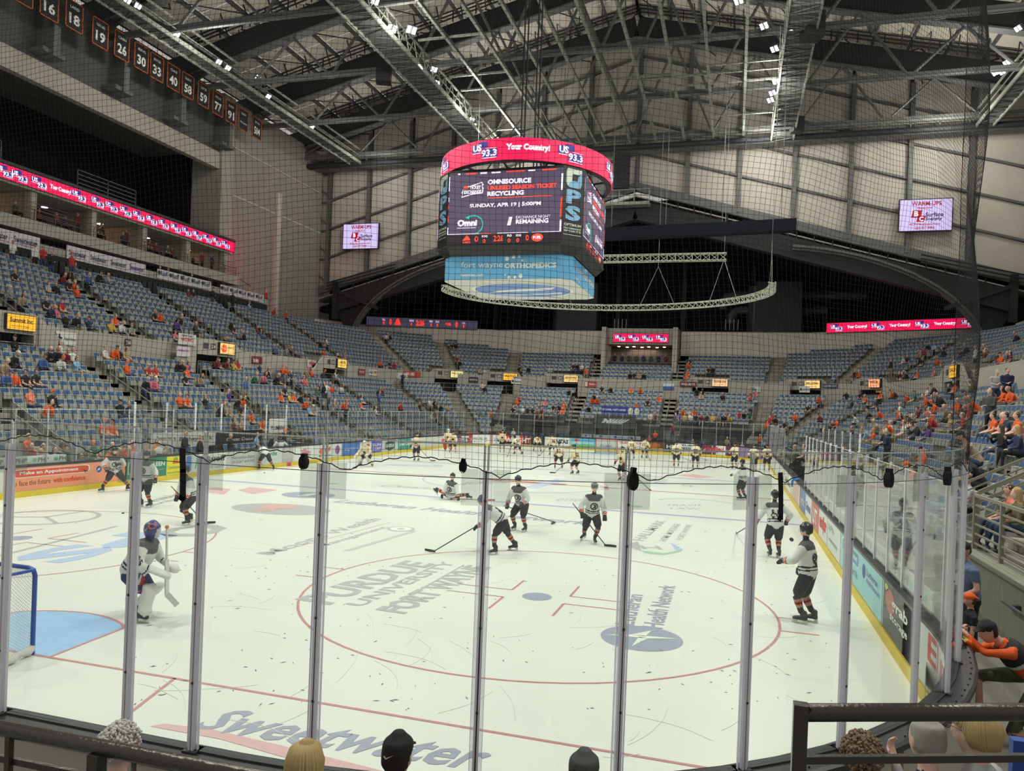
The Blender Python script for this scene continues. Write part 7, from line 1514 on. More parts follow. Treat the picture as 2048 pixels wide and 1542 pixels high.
def skater_at(key, u, v, head_, lab, grp, stick=None, num=None, crest=True, hand_i=1, scale=1.0, helmet=None, top=None, dz=0, stickcol='stick_black', extra=None, pos=None):
    D = SK[key]; p = onZ(u, v, 0) if pos is None else Vector(pos); a = math.radians(head_); o = bpy.data.objects.new('person', D['me']); COL.objects.link(o); o.location = p+Vector((0, 0, dz)); o.rotation_euler = (0, 0, a); o.scale = (scale,)*3
    props(o, lab, 'person', grp)
    c = bpy.data.objects.new('skate_blades', D['blades']); COL.objects.link(c); c.parent = o
    Rz = Matrix.Rotation(a, 3, 'Z')
    def WP(q): return Vector(o.location)+Rz @ (Vector(q)*scale)
    fw = D['rt'].cross(D['tl'])*-1; fw = fw if fw.y > 0 else -fw; white = key[0] != 'a'
    ink = M('jersey_ink', (.02, .02, .025), .8) if white else M('jersey_ink_maroon', (.08, .015, .015), .8)
    k = (key, 'crest')
    if crest:
        if k not in DEC: 
            m1 = decal(D['me'], rings(.36, .5) if white else rings(0, .42), D['hip']+D['tl']*.27, D['rt'], D['tl'], fw, .22, .22); m2 = decal(D['me'], text_geo('K' if white else 'F', .06), D['hip']+D['tl']*.27, D['rt'], D['tl'], fw, .10, .13)
            if not white: m2 = MB()
            m1.add(m2.v, m2.f); DEC[k] = m1.mesh('crest', [ink])
        c = bpy.data.objects.new('crest', DEC[k]); COL.objects.link(c); c.parent = o
    if num:
        k = (key, num)
        if k not in DEC: DEC[k] = decal(D['me'], text_geo(num, .06), D['hip']+D['tl']*.24, -D['rt'], D['tl'], -fw, .13*len(num)+.03, .24).mesh('number', [ink])
        c = bpy.data.objects.new('number', DEC[k]); COL.objects.link(c); c.parent = o
    H = D['hd']; lk = D['look'].normalized(); r_ = lk.cross(Vector((0, 0, 1))).normalized(); u_ = r_.cross(lk)
    if key not in ('goalie', 'agoal', 'agoal2'):
        k = (key, 'eyes')
        if k not in DEC:
            mb = MB()
            for s_ in (-1, 1): mb.ball(H+r_*.032*s_+lk*.088+u_*.012, (.013, .013, .008), 0, 8, 5)
            mb.loft([(*(H-r_*.02+lk*.094-u_*.06), .007, .005), (*(H+r_*.02+lk*.094-u_*.06), .007, .005)], 1, 6); DEC[k] = mb.mesh('eyes', [M('eye_dark', (.02, .015, .015), .3), M('lips', (.35, .12, .10), .6)])
        c = bpy.data.objects.new('eyes', DEC[k]); COL.objects.link(c); c.parent = o
        k = (key, 'visor')
        if k not in DEC:
            mb = MB(); n = 10
            vs = []
            for i in range(n+1):
                t = -1.2+2.4*i/n
                for z, q in ((.06, .122), (-.01, .130)): vs.append(H+r_*q*math.sin(t)*.9+lk*(q*math.cos(t))+u_*z)
            mb.add(vs, [(2*i, 2*i+1, 2*i+3, 2*i+2) for i in range(n)]); DEC[k] = mb.mesh('visor', [CLR])
        c = bpy.data.objects.new('visor', DEC[k]); COL.objects.link(c); c.parent = o
    if helmet:
        c = o; c.material_slots[10].link = 'OBJECT'; c.material_slots[10].material = helmet
    if stick:
        B = onZ(*stick, .03) if len(stick) == 2 else Vector(stick); hd_ = WP(D['hands'][hand_i]); d = (hd_-B).normalized(); L = max(1.45, (hd_-B).length+.12)
        goaliestick = key in ('goalie', 'agoal', 'agoal2'); t = thing('hockey_stick', tuple(B), (stickcol.replace('stick_', '').replace('_', ' '))+' hockey stick held by the '+lab, 'stick')
        t['label'] = ' '.join(t['label'].split()[:16])
        SM = M(stickcol, (.02, .02, .02) if 'black' in stickcol else (.6, .6, .58) if 'white' in stickcol else (.5, .2, .1), .4)
        fl = Vector((d.x, d.y, 0)); fl = fl.normalized() if fl.length > .05 else Vector((1, 0, 0)); side = -fl
        mb = MB(); S0 = B+Vector((0, 0, .02))
        if goaliestick: mb.beam(S0, S0+d*.65, .09, .025); mb.beam(S0+d*.6, S0+d*L, .03, .022)
        else: mb.beam(S0, S0+d*L, .030, .022)
        obj('shaft', mb, SM, t)
        mb = MB(); bl_ = side if extra is None else Vector(extra).normalized(); w = .07 if not goaliestick else .09
        mb.loft([(*(S0-bl_*.03), .018, .03), (*(S0+bl_*.12), .006, w/2), (*(S0+bl_*.30+bl_.cross(U)*.03), .005, w/2-.004)], 0, 8, side=bl_.cross(U)); obj('blade', mb, M('blade_tape', (.35, .34, .30), .9) if 'tape' in lab else SM, t)
        mb = MB(); E_ = S0+d*L; mb.beam(E_-d*.12, E_, .036, .028); obj('grip_tape', mb, M('tape_grey', (.3, .3, .3), .9) if 'black' in stickcol else M('knob_orange', (.6, .22, .08), .8), t)
    return o
WHT = 'skaters in white jerseys on the near half'; CRM = 'skaters in cream jerseys at the far end'
skater_at('goalie', 275, 1236, -72, 'crouching goalie in white with blue pants and white leg pads', WHT, crest=False, stick=None)
go_ = [o for o in COL.objects if (o.get('label') or '').startswith('crouching goalie')][0]; D = SK['goalie']; gm = D['me']; Z_ = Vector((0, 0, 1)); Y_ = Vector((0, 1, 0))
SQ = ([(0, 0, 0), (.5, 0, 0), (1, 0, 0), (1, .5, 0), (1, 1, 0), (.5, 1, 0), (0, 1, 0), (0, .5, 0)], [tuple(range(8))])
for geo, O_, w, h, m_5, n_ in ((text_geo('35', .04), D['sh']+Vector((.2, .02, -.20)), .16, .17, M('jersey_ink', (.02, .02, .025), .8), 'number'), (SQ, D['hip']+Vector((.2, .22, -.16)), .05, .26, M('stripe_white', (.6, .6, .58), .7), 'stripe'), (SQ, D['hip']+Vector((.2, .27, -.17)), .06, .24, M('stripe_red', (.5, .03, .04), .7), 'stripe'),
    (CREST, D['hd']+Vector((.1, .05, .075)), .12, .09, M('mask_orange', (.7, .16, .03), .4), 'mask_patch'), (CREST, D['hd']+Vector((.1, -.06, .05)), .09, .12, M('mask_tan', (.35, .28, .2), .4), 'mask_patch')):
    c = bpy.data.objects.new(n_, decal(gm, geo, O_, Y_, Z_, (1, 0, 0), w, h).mesh(n_, [m_5])); COL.objects.link(c); c.parent = go_
skater_at('lunge', 228, 982, -130, 'white-jersey skater lunging along the left boards by the orange advertisement', WHT, stick=(265, 975), hand_i=1)
skater_at('front', 291, 1014, 180, 'white-jersey skater standing behind the leftmost glass stanchion, facing the camera', WHT, stick=(362, 966), hand_i=0, helmet=None)
skater_at('step', 379, 1047, 165, 'white-jersey skater with knees bent behind the long strap at left', WHT, stick=(409, 1047), hand_i=0, stickcol='stick_black')
skater_at('stretch', 905, 1000, 172, 'white-jersey player stretching low on the ice near the blue line', WHT, stick=(975, 1001), hand_i=0, stickcol='stick_orange')
skater_at('bend', 1000, 1106, 118, 'white-jersey skater bent low behind the middle stanchion, stick out left', WHT, stick=(868, 1104), hand_i=0, num='26', crest=False, extra=(-1, .2, 0))
skater_at('hunch', 1040, 1062, 165, 'white-jersey skater hunched facing camera, right of the middle stanchion', WHT, stick=(1110, 1046), hand_i=1, extra=(-.1, -1, 0))
skater_at('stride', 1182, 1086, -158, 'white-jersey skater with grey helmet striding left of the fifth stanchion', WHT, stick=(1211, 1092), hand_i=1, helmet=M('helmet_grey', (.12, .12, .12), .3))
skater_at('back', 1548, 1115, 15, 'white-jersey skater number 44 seen from behind near right boards', WHT, stick=(1473, 1068), hand_i=0, num='44', crest=False)
skater_at('upright', 1612, 1246, 70, 'white-jersey player standing nearest the right boards, watching a puck', WHT, stick=None, crest=True, num='29')
skater_at('upright', 1484, 1000, 60, 'white-jersey skater half hidden behind the sixth stanchion', WHT, crest=False, scale=.98)
skater_at('bend', 529, 940, 60, 'white-jersey skater bending at the left boards by the bench', WHT, stick=(490, 925), hand_i=0, crest=False, scale=.97)
skater_at('back', 561, 932, 75, 'white-jersey skater leaning on the left boards with his back turned', WHT, crest=False, scale=.97)
far_ = [('agoal', 160+0, 0, 0)]
FARP = [('agoal', 733, 932, 170, 'cream-clad goalie crouching alone at far left', (712, 936), None), ('aup', 833, 922, 175, 'cream-jersey skater standing alone with stick, far left', (862, 922), None), ('agoal2', 896, 902, 190, 'far goalie with red leg pads by the left corner', None, None),
 ('ahunch', 905, 906, 200, 'cream-jersey skater close to the goalie with red pads', (930, 893), None), ('aup', 1004, 905, 190, 'cream-jersey skater standing by the far boards under white advertisement', None, None), ('abend', 1036, 909, 60, 'cream-jersey skater number 31 bending at the far boards', (1015, 913), '31'),
 ('abend', 1074, 904, 20, 'cream-jersey skater number 37 bending beside number 31', None, '37'), ('ahunch', 1117, 938, 20, 'cream-jersey skater number 41, legs wide, left of centre', None, '41'), ('ahunch', 1105, 911, 40, 'cream-jersey skater number 65 behind number 41', (1080, 911), '65'),
 ('ahunch', 1151, 949, 60, 'cream-jersey skater number 18 leaning left at centre', (1110, 946), '18'), ('aup', 1244, 962, 150, 'cream-jersey skater hidden behind the fifth stanchion', (1299, 980), None), ('ahunch', 1262, 919, 10, 'cream-jersey skater number 19 before the far advertisement', None, '19'),
 ('ahunch', 1288, 917, -20, 'cream-jersey skater number 21 right beside number 19', (1300, 921), '21'), ('aup', 1352, 934, 5, 'cream-jersey skater number 22 standing with back turned', (1380, 922), '22'), ('aup', 1390, 937, 0, 'cream-jersey skater number 55 standing right of number 22', (1412, 920), '55'),
 ('aup', 1469, 938, 150, 'cream-jersey skater behind the sixth stanchion, upper part visible', None, None), ('aup', 1507, 943, 170, 'cream-jersey skater facing camera left of the right boards', None, None), ('aup', 1533, 942, 175, 'cream-jersey skater facing camera right against the boards', None, None),
 ('agoal2', 1549, 925, 180, 'cream-masked goalie waiting by the far right boards', None, None), ('aup', 1524, 915, 175, 'cream-jersey skater farthest in the right corner', None, None), ('aup', 1500, 908, 170, 'cream-jersey skater in the far right corner, second', None, None)]
for key, u, v, hh, lab, stk, nm in FARP: skater_at(key, u, v, hh, lab, CRM, stick=stk, num=nm, crest=nm is None, hand_i=0)
gp = onZ(275, 1236, 0); g_ = Vector((gp.x+.42, gp.y+.12, 0)); t = thing('hockey_stick', (g_.x, g_.y, .4), 'white goalie stick with orange knob held upright by the goalie', 'stick')
mb = MB(); mb.beam(g_+Vector((.05, 0, .42)), g_+Vector((.02, 0, 1.0)), .022, .085); mb.beam(g_+Vector((.02, 0, .95)), g_+Vector((0, 0, 1.52)), .022, .03); mb.beam(g_+Vector((.05, 0, .42)), g_+Vector((.16, .12, .22)), .02, .09); obj('shaft', mb, M('stick_white', (.6, .6, .58), .4), t)
mb = MB(); mb.ball(g_+Vector((0, 0, 1.54)), .034); obj('knob', mb, M('knob_orange', (.6, .22, .08), .8), t)
# pucks
def puck(p, lab): 
    mb = MB(); mb.tube([Vector(p), Vector(p)+Vector((0, 0, .026))], .038, 16); obj('puck', mb, M('puck', (.01, .01, .01), .6), label=lab, cat='puck', group='pucks')
puck(onZ(246, 1027, .002), 'black puck on the ice before the leftmost skater pair'); puck(onZ(102, 987, .002), 'black puck by the kickplate under the orange advertisement'); puck(onZ(529, 946, .002), 'black puck by the bending skater at the left boards')
pp = px(onZ(1612, 1246, 0)); q_ = Vector(onZ(1605, 1246, 0)); pk = Vector(CAMP)+ray(1583, 1079)*((q_-Vector(CAMP)).dot(_F)); 
mb = MB(); dn = Vector((.5, .6, .5)).normalized(); mb.tube([pk-dn*.013, pk+dn*.013], .038, 16); obj('puck', mb, M('puck', (.01, .01, .01), .6), label='black puck in the air before the skater nearest right boards', cat='puck', group='pucks')
# ================================================================ penalty boxes (left), benches (right), far end
pb = thing('penalty_box', (-14.2, 27, 0), 'black-walled officials box behind the left boards with white signs', 'box')
mb = MB(); mb.box((-14.9, 21.6, 0), (-14.8, 33, 1.2)); mb.box((-14.9, 21.6, 0), (-13.2, 21.7, 1.1)); mb.box((-14.9, 33, 0), (-13.2, 33.1, 1.1)); mb.box((-14.8, 21.7, .0), (-13.15, 33, .06)); obj('wall', mb, M('box_black', (.03, .03, .035), .6), pb)
mb = MB(); mb.box((-14.75, 22, .42), (-14.3, 33, .47)); mb.box((-13.35, 22.2, .8), (-13.15, 32, .84)); obj('bench', mb, M('bench_wood', (.25, .2, .14), .6), pb)
for y0, y1, z0, z1, c, its in ((22.6, 26.8, 1.05, 1.9, (.62, .62, .60), [('Bushey-Shirk', .40, .45, .95, .75), ('Christian Hearing', .05, .6, .34, .8), ('Center', .05, .3, .2, .5)]), (26.9, 30.6, 1.0, 1.9, (.02, .02, .022), [('Great Dane', .2, .4, .8, .6)]), (31.3, 33.0, 1.7, 2.5, (.62, .62, .62), [('PLUMBING', .1, .2, .9, .5)])):
    mb = MB(); mb.box((-14.86, y0, z0), (-14.82, y1, z1)); s_ = obj('sign_board', mb, M('sgn%02d' % int(c[0]*99), c, .6), pb)
    for t_, a, b_, c_, d_ in its: text(t_, (-14.81, y0+(y1-y0)*a, z0+(z1-z0)*b_), (0, 1, 0), U, (y1-y0)*(c_-a), (z1-z0)*(d_-b_), M('ink_d', (.08, .08, .09), .6) if c[0] > .3 else M('ink_l', (.5, .5, .5), .6), s_)
gx = thing('box_glass', (-14.9, 27, 1.4), 'glass screens on posts behind the officials box', 'glass')
for y in np.arange(21.6, 33.2, 1.9):
    mb = MB(); mb.box((-14.93, y-.03, 1.4), (-14.87, y+.03, 3.3)); obj('post', mb, ALU, gx)
    if y < 32: mb = MB(); mb.box((-14.905, y+.04, 1.5), (-14.895, y+1.86, 3.25)); obj('pane', mb, GL, gx)
for i, (u, v, c, pz, lab) in enumerate(((368, 868, 'K', 'standf', 'large official in a black jacket in the left box'), (398, 876, 'K', 'standf', 'official in a black jacket, second in the left box'), (460, 872, 'K', 'fold', 'person in a black polo sitting at the officials table'), (511, 870, 'c', 'lap', 'person in a light blue shirt at the left box end'), (541, 872, 'K', 'standf', 'person in black talking over the left boards'), (569, 862, 'K', 'stand', 'person in black with orange cap above the left boards'))):
    y = onX(u, v, -13.9).y; zc = onX(u, v, -13.9).z; make_person(pz, 'short' if i != 5 else 'cap', (-13.9, y, zc-(1.66 if 'stand' in pz else 1.2)), -PI/2+.3, c, i % 3, 1, lab, 'officials and staff by the left boards', 'o' if i == 5 else None, 1.02)
for i, (u, v, c, hgt) in enumerate(((20, 905, 'd', 1.5), (82, 901, 't', 1.35), (63, 915, 'o', 1.2), (78, 898, 'd', 1.6), (110, 888, 'w', 1.6), (128, 885, 'd', 1.7), (163, 893, 'e', 1.3), (180, 888, 'e', 1.4), (200, 892, 'g', 1.3), (217, 888, 'o', 1.45), (240, 889, 'r', 1.45), (257, 885, 'o', 1.5), (268, 884, 'o', 1.55), (302, 880, 't', 1.6), (318, 876, 'w', 1.65), (330, 880, 't', 1.5))):
    y = onX(u, v, -13.7).y; make_person('standf' if i % 2 else 'stand', 'long' if i in (1, 4, 13) else 'cap' if i in (5, 9) else 'short', (-13.7, y, .0), -PI/2+random.uniform(-.3, .3), c, i % 4, i % 3, 'spectator in %s pressed to the left glass, %s from the left edge' % (COLS[c][0], ORD[i+1] if i < 13 else ['fourteenth', 'fifteenth', 'sixteenth'][i-13]), 'spectators standing at the left glass', 'n' if i in (5, 9) else None, hgt/1.78)
mb = MB()
for k in range(3): 
    O = Vector((-13.16, 13.4+k*1.35, 1.16)); 
mb.box((-13.18, 11.5, 1.1), (-13.13, 16.6, 1.38)); ps = obj('glass_strip_sign', mb, M('strip_white', (.62, .65, .62), .5), label='white strip sign along the foot of the left glass', cat='sign')
for k in range(6):
    O = Vector((-13.12, 11.8+k*.85, 1.16)); text('PHP', O+Vector((0, .25, 0)), (0, 1, 0), U, .42, .15, M('ink_d', (.08, .08, .09), .6), ps); mb = MB(); mb.ball(O+Vector((0, .12, .08)), (.01, .09, .07), 0, 10, 6); obj('leaf_mark', mb, M('leaf_green', (.1, .4, .25), .6), ps)
mb = MB(); mb.box((13.062, 6.6, 1.11), (13.09, 19.2, 1.42)); ps = obj('glass_strip_sign', mb, M('strip_white', (.62, .65, .62), .5), label='white strip sign repeating three letters along the right glass', cat='sign')
for k in range(14):
    O = Vector((13.055, 19.0-k*.88, 1.18)); text('PHP', O, (0, -1, 0), U, .46, .17, M('ink_d', (.08, .08, .09), .6), ps); mb = MB(); mb.ball(O+Vector((0, -.62, .08)), (.01, .09, .07), 0, 10, 6); obj('leaf_mark', mb, M('leaf_green', (.1, .4, .25), .6), ps)
bn = thing('team_bench', (14, 31, 0), 'players bench bay behind the right boards with glass ends', 'bench')
mb = MB(); mb.box((14.9, 26, 0), (15.0, 38, 1.6)); mb.box((13.25, 26, 0), (14.9, 26.1, 1.1)); mb.box((13.3, 37.9, 0), (14.9, 38, 1.1)); obj('wall', mb, M('box_black', (.03, .03, .035), .6), bn); mb = MB(); mb.box((14.4, 26.2, .40), (14.85, 37.8, .46)); obj('seat', mb, M('bench_wood', (.25, .2, .14), .6), bn)
for y in (26.05, 37.95): mb = MB(); mb.box((13.25, y-.006, 1.1), (15, y+.006, 3.0)); obj('end_glass', mb, GL, bn)
for y in np.arange(26, 38.1, 2.4): mb = MB(); mb.box((14.97, y-.03, 1.5), (15.03, y+.03, 3.2)); obj('post', mb, ALU, bn)
for y in np.arange(26, 37, 2.4): mb = MB(); mb.box((14.995, y+.03, 1.6), (15.005, y+2.37, 3.15)); obj('rear_glass', mb, GL, bn)
mb = MB(); mb.box((13.3, 24.3, .1), (13.36, 25.6, 1.05)); obj('red_sign', mb, M('sign_red', (.35, .02, .03), .5), label='dark red sign panel just behind the right boards', cat='sign')
for i, (u, v, c, pz) in enumerate(((1626, 906, 'K', 'standf'), (1600, 905, 'K', 'lap'), (1590, 893, 'G', 'stand'), (1612, 893, 'g', 'lap'))):
    x = 13.7+.3*(i % 2); p = onX(u, v, x); make_person(pz, ['short', 'cap', 'short', 'short'][i], (x, p.y, max(0, p.z-(1.66 if 'stand' in pz else 1.2))), PI/2, c, i % 3, 1, ['staff member in black leaning on the right boards', 'person in black seated in the right bench bay', 'person in olive standing in the right bench bay', 'person in grey seated in the right bench bay'][i], 'people in the right bench bay', 'K' if i == 1 else None)
tw = onX(1591, 958, 12.9); mb = MB(); mb.loft([(tw.x-.1, tw.y, 1.14, .08, .05), (tw.x+.12, tw.y, 1.16, .1, .06)], 0, 10); mb.loft([(tw.x-.12, tw.y+.05, 1.08, .05, .08), (tw.x-.13, tw.y+.05, .85, .04, .1)], 0, 8); obj('towel', mb, M('towel_blue', (.03, .2, .55), .9), label='bright blue towel hung over the right board cap', cat='towel')
# far end: dark platform with railing, tunnel
mb = MB(); mb.box((-15, 62.9, 0), (15, 65.1, 1.2)); mb.box((-15, 64.8, 1.2), (15, 65.15, 2.3)); obj('wall_far_riser', mb, M('riser_black', (.025, .027, .03), .7), kind='structure')
fr = thing('far_railing', (0, 64.7, 2.3), 'dark upright-bar railing in front of the far lower stand', 'railing'); mb = MB()
for x in np.arange(-15, 15, .14):
    if -4.9 < x < 4.3: continue
    mb.beam((x, 64.75, 1.9), (x, 64.75, 3.1), .025, .025)
obj('bars', mb, RAILD, fr, kind='stuff'); mb = MB()
for a, c in ((-15, -4.9), (4.3, 15)): mb.beam((a, 64.75, 3.1), (c, 64.75, 3.1), .05, .05); mb.beam((a, 64.75, 1.95), (c, 64.75, 1.95), .05, .05)
obj('top_rail', mb, RAILD, fr)
for x, lb in ((-5.4, 'left'), (4.9, 'right')):
    mb = MB()
    for k in range(7): mb.box((x-.7, 62.6+.3*k, .24+.25*k), (x+.7, 62.95+.3*k, .30+.25*k)); mb.box((x-.7, 62.9+.3*k, .3+.25*k), (x+.7, 62.95+.3*k, .5+.25*k))
    rail(mb, [(x+.75, 62.5, .2), (x+.75, 64.8, 2.1)], 1.0, (), .02, 1.5); obj('metal_stairs', mb, M('stair_steel', (.10, .11, .11), .6), label='dark metal stairs %s of the ice machine tunnel' % lb, cat='stairs')
zt = thing('ice_machine_tunnel', (-1.2, 63, 0), 'black ice machine tunnel entrance at the far end', 'tunnel')
a, c = onY(1190, 860, 63).x, onY(1272, 860, 63).x; mb = MB(); mb.box((a-.15, 62.3, 0), (a, 66, 2.9)); mb.box((c, 62.3, 0), (c+.15, 66, 2.9)); mb.box((a, 65.9, 0), (c, 66, 2.6)); obj('side', mb, FACE, zt)
mb = MB(); mb.box((a, 62.3, 2.0), (c, 62.6, 3.25)); hdp = obj('header', mb, M('header_black', (.03, .033, .033), .6), zt)
for k in range(6): flat([(a+.9+x*(c-a-1.2)/4+k*.25, 62.29, z) for x, z in ((.2, 2.45), (1.0+k*.1, 2.9), (1.25+k*.1, 2.9), (.6, 2.45))], M('swoosh_silver', (.5, .53, .52), .5), hdp, 'swoosh')
text('N', (a+.7, 62.28, 2.45), X0, U, .8, .45, M('swoosh_silver', (.5, .53, .52), .5), hdp, bold=.08, slant=.5)
mb = MB(); x0, x1 = onY(1203, 820, 63.2).x, onY(1281, 820, 63.2).x; mb.box((x0, 63.2, 3.3), (x1, 63.25, 4.05)); bl_ = obj('tunnel_banner', mb, M('banner_blue', (.03, .05, .30), .6), label='blue banner with two pale jerseys above the far tunnel', cat='banner')
text("IT'S OVER, FORT WAYNE", (x0+.1, 63.18, 3.6), X0, U, (x1-x0)*.6, .22, M('sign_white', (.75, .75, .72), .5), bl_, bold=.03)
for k in (0, 1): flat([(x0+(x1-x0)*(.68+.16*k)+x, 63.17, 3.35+z) for x, z in ((.08, 0), (.0, .35), (.15, .62), (.40, .62), (.5, .35), (.42, 0))], M('banner_cream', (.65, .62, .5), .6), bl_, 'jersey_shape')
mb = MB(); x0, x1 = onY(1163, 870, 62.4).x, onY(1281, 878, 62.4).x; mb.box((x0, 62.3, 1.1), (x1, 62.34, 1.4)); mb.v = [v_ for v_ in mb.v]; fs_ = obj('far_strip_sign', mb, M('strip_pale_blue', (.45, .52, .62), .5), label='pale strip sign with round blue marks before the far tunnel', cat='sign')
for k in range(4): mb = MB(); cx_ = x0+(x1-x0)*(.08+.25*k); mb.add([(cx_+.13*math.cos(t), 62.29, 1.25+.1*math.sin(t)) for t in np.linspace(0, 2*PI, 13)[:-1]], [tuple(range(12))]); obj('round_mark', mb, M('mark_blue', (.05, .1, .4), .5), fs_); text('Orthopaedics', (cx_+.18, 62.29, 1.2), X0, U, .7, .09, M('mark_blue', (.05, .1, .4), .5), fs_)
mb = MB(); p = onY(1233, 872, 65.8); mb.box((p.x-.7, 65.7, 1.2), (p.x+.8, 65.8, 1.7)); nw = obj('tunnel_sign', mb, M('sign_dull', (.3, .3, .3), .6), label='small grey and red sign deep inside the far tunnel', cat='sign'); text('NORTHWEST', (p.x-.6, 65.69, 1.5), X0, U, 1.2, .15, M('ink_d', (.08, .08, .09), .6), nw); text('INDIANA', (p.x-.3, 65.69, 1.25), X0, U, 1.0, .17, M('ink_red', (.4, .03, .03), .6), nw)
for i, (u, v, c, hh) in enumerate(((938, 869, 'o', 1.3), (953, 871, 't', 1.3), (981, 868, 'm', 1.4), (996, 868, 'o', 1.4), (1012, 872, 'o', 1.3), (1025, 868, 'w', 1.6), (1043, 872, 'p', 1.2), (846, 862, 'p', 1.3), (712, 872, 'p', 1.3), (735, 862, 't', 1.5), (770, 862, 't', 1.5), (785, 866, 'K', 1.4), (1258, 876, 'g', 1.5), (1357, 868, 'K', 1.7), (1386, 882, 't', 1.4), (1454, 876, 't', 1.5), (1476, 890, 'p', 1.3), (1484, 888, 'w', 1.35), (1520, 870, 'o', 1.4), (1310, 862, 'o', 1.5), (1299, 872, 'r', 1.3), (1345, 850, 'm', 1.7))):
    p = onY(u, v, 62.1); z = max(0, p.z-hh*.93); make_person('standf' if i % 2 else 'stand', ['short', 'cap', 'long'][i % 3], (p.x, 62.1+(.3 if i % 2 else 0), z), PI+random.uniform(-.4, .4), c, i % 4, i % 3, 'spectator in %s behind the far boards, %s' % (COLS[c][0], ['left group first', 'left group second', 'left group third', 'left group fourth', 'left group fifth', 'taller in white', 'small in pink', 'by left corner', 'far left first', 'far left second', 'far left third', 'far left fourth', 'beside the tunnel', 'right of tunnel in black', 'low beside white advertisement', 'right of orange person', 'corner pair left', 'corner pair right', 'under orange jacket', 'right of tunnel', 'right of tunnel, low', 'tall right of tunnel'][i]), 'spectators standing behind the far boards', 'K' if i % 3 == 1 else None, hh/1.78)
# ================================================================ near right: retaining wall, railings, people
WG = M('wall_greenish', (.21, .21, .165), .8, noise=.12, scale=1.5); RG = M('rail_olive', (.26, .25, .19), .5, .2)
mb = MB(); mb.box((15.0, -6, 0), (15.35, 13.6, 1.12)); mb.box((14.92, -6, 1.12), (15.45, 13.6, 1.20)); obj('wall_retaining', mb, WG, kind='structure')
mb = MB(); mb.tube([(14.85, -3, .78), (14.85, 9.6, .78)], .03, 8); mb.tube([(14.85, 9.6, .78), (14.98, 9.6, .7)], .02, 6); mb.box((14.9, 9.2, .7), (15, 9.3, .8)); obj('wall_handrail', mb, RAILD, label='dark round handrail fixed on the near right retaining wall', cat='handrail')
def barrail(pts, lab, h=1.1, n=5):
    mb = MB(); P = [Vector(p) for p in pts]
    for a, c in zip(P, P[1:]):
        for k in range(n+1): z = h*(1-k/(n+.6)); mb.beam(a+U*z, c+U*z, .05 if k == 0 else .03, .06 if k == 0 else .035)
    for p in P: mb.beam(p, p+U*h, .07, .07)
    t = thing('guard_railing', tuple(P[0]), lab, 'railing')
    for a, c in zip(P, P[1:]):
        for k in range(n+1): z = h*(1-k/(n+.6)); m2 = MB(); m2.beam(a+U*z, c+U*z, .05 if k == 0 else .03, .06 if k == 0 else .035); obj('bar', m2, RG, t)
    for p in P: m2 = MB(); m2.beam(p, p+U*h, .07, .07); obj('post', m2, RG, t)
barrail([(15.2, 12.5, 1.2), (15.2, 10.9, 1.2), (15.2, 9.5, 1.2)], 'olive five-bar railing on top of the right retaining wall')
barrail([(15.2, 8.1, 1.2), (15.2, 4.5, 1.2)], 'olive five-bar railing continuing right beyond the wall gap')
barrail([(15.3, 12.7, 1.25), (17.4, 12.7, 2.4), (19.3, 12.7, 3.4)], 'olive stair railing rising from the retaining wall')
barrail([(15.5, 14.4, 1.3), (17.3, 14.2, 2.3)], 'olive stair railing behind the first stair railing')
stand_p = dict(kind='stand', hands=[(-.28, .10, .80), (.28, .12, .82)], nod=-.25)
near_p = dict(POSE['standf']); near_p['hands'] = [(-.20, .22, 1.0), (.20, .25, 1.0)]; near_p['nod'] = -.3
man = person('man_tee', near_p, 'cap', .017, sleeves='short', bulk=1.28, fine=True, shorts=False); kid = person('child_cap', POSE['stand'], 'capback', .02, sleeves='short', fine=False)
o = make_person('', '', (14.05, 8.55, 0), PI/2+.15, 'u', 1, 1, 'big man in a slate blue tee and black cap by the right glass', 'people along the right boards', 'K', 1.06, man, M('skin_tan', (.55, .31, .22), .6))
mb = MB(); mb.add([(14.02-.02, 8.25, 1.42), (13.95, 8.27, 1.38), (13.93, 8.27, 1.44)], [(0, 1, 2)])
o = make_person('', '', (13.65, 7.0, 0), PI/2, 'K', 1, 0, 'child in black tank top with an orange cap, before the man', 'people along the right boards', 'o', .78, kid)
COLS['Y'] = ('neon yellow', (.65, .75, .05)); o = make_person('stand', 'short', (13.42, 6.35, 0), PI/2, 'Y', 0, 0, 'small child in neon yellow at the right corner glass', 'people along the right boards', None, .62)
kp = dict(kind='sit', hip=(0, -.45, .72), tl=(0, .62, .55), hdo=(0, .13, .10), knees=[(-.16, -.12, .12), (.18, .12, .62)], feet=[(-.16, -.62, .09), (.2, .05, .07)], hands=[(.10, .26, 1.10), (-.02, .34, 1.06)], nod=-.3, turn=-.1, yoke=True, pole=(-.1, .7, -1))
km = person('man_crouch', kp, 'cap', .016, shorts=True, bulk=1.12, fine=True)
o = make_person('', '', (13.50, 5.45, .0), PI/2+.1, 'o', 0, 0, 'man in orange and black jersey crouching with elbows on the board cap', 'people along the right boards', 'K', 1.06, km)
o.material_slots[2].link = 'OBJECT'; o.material_slots[2].material = M('camo', (.07, .08, .05), .9, noise=.7, scale=9)
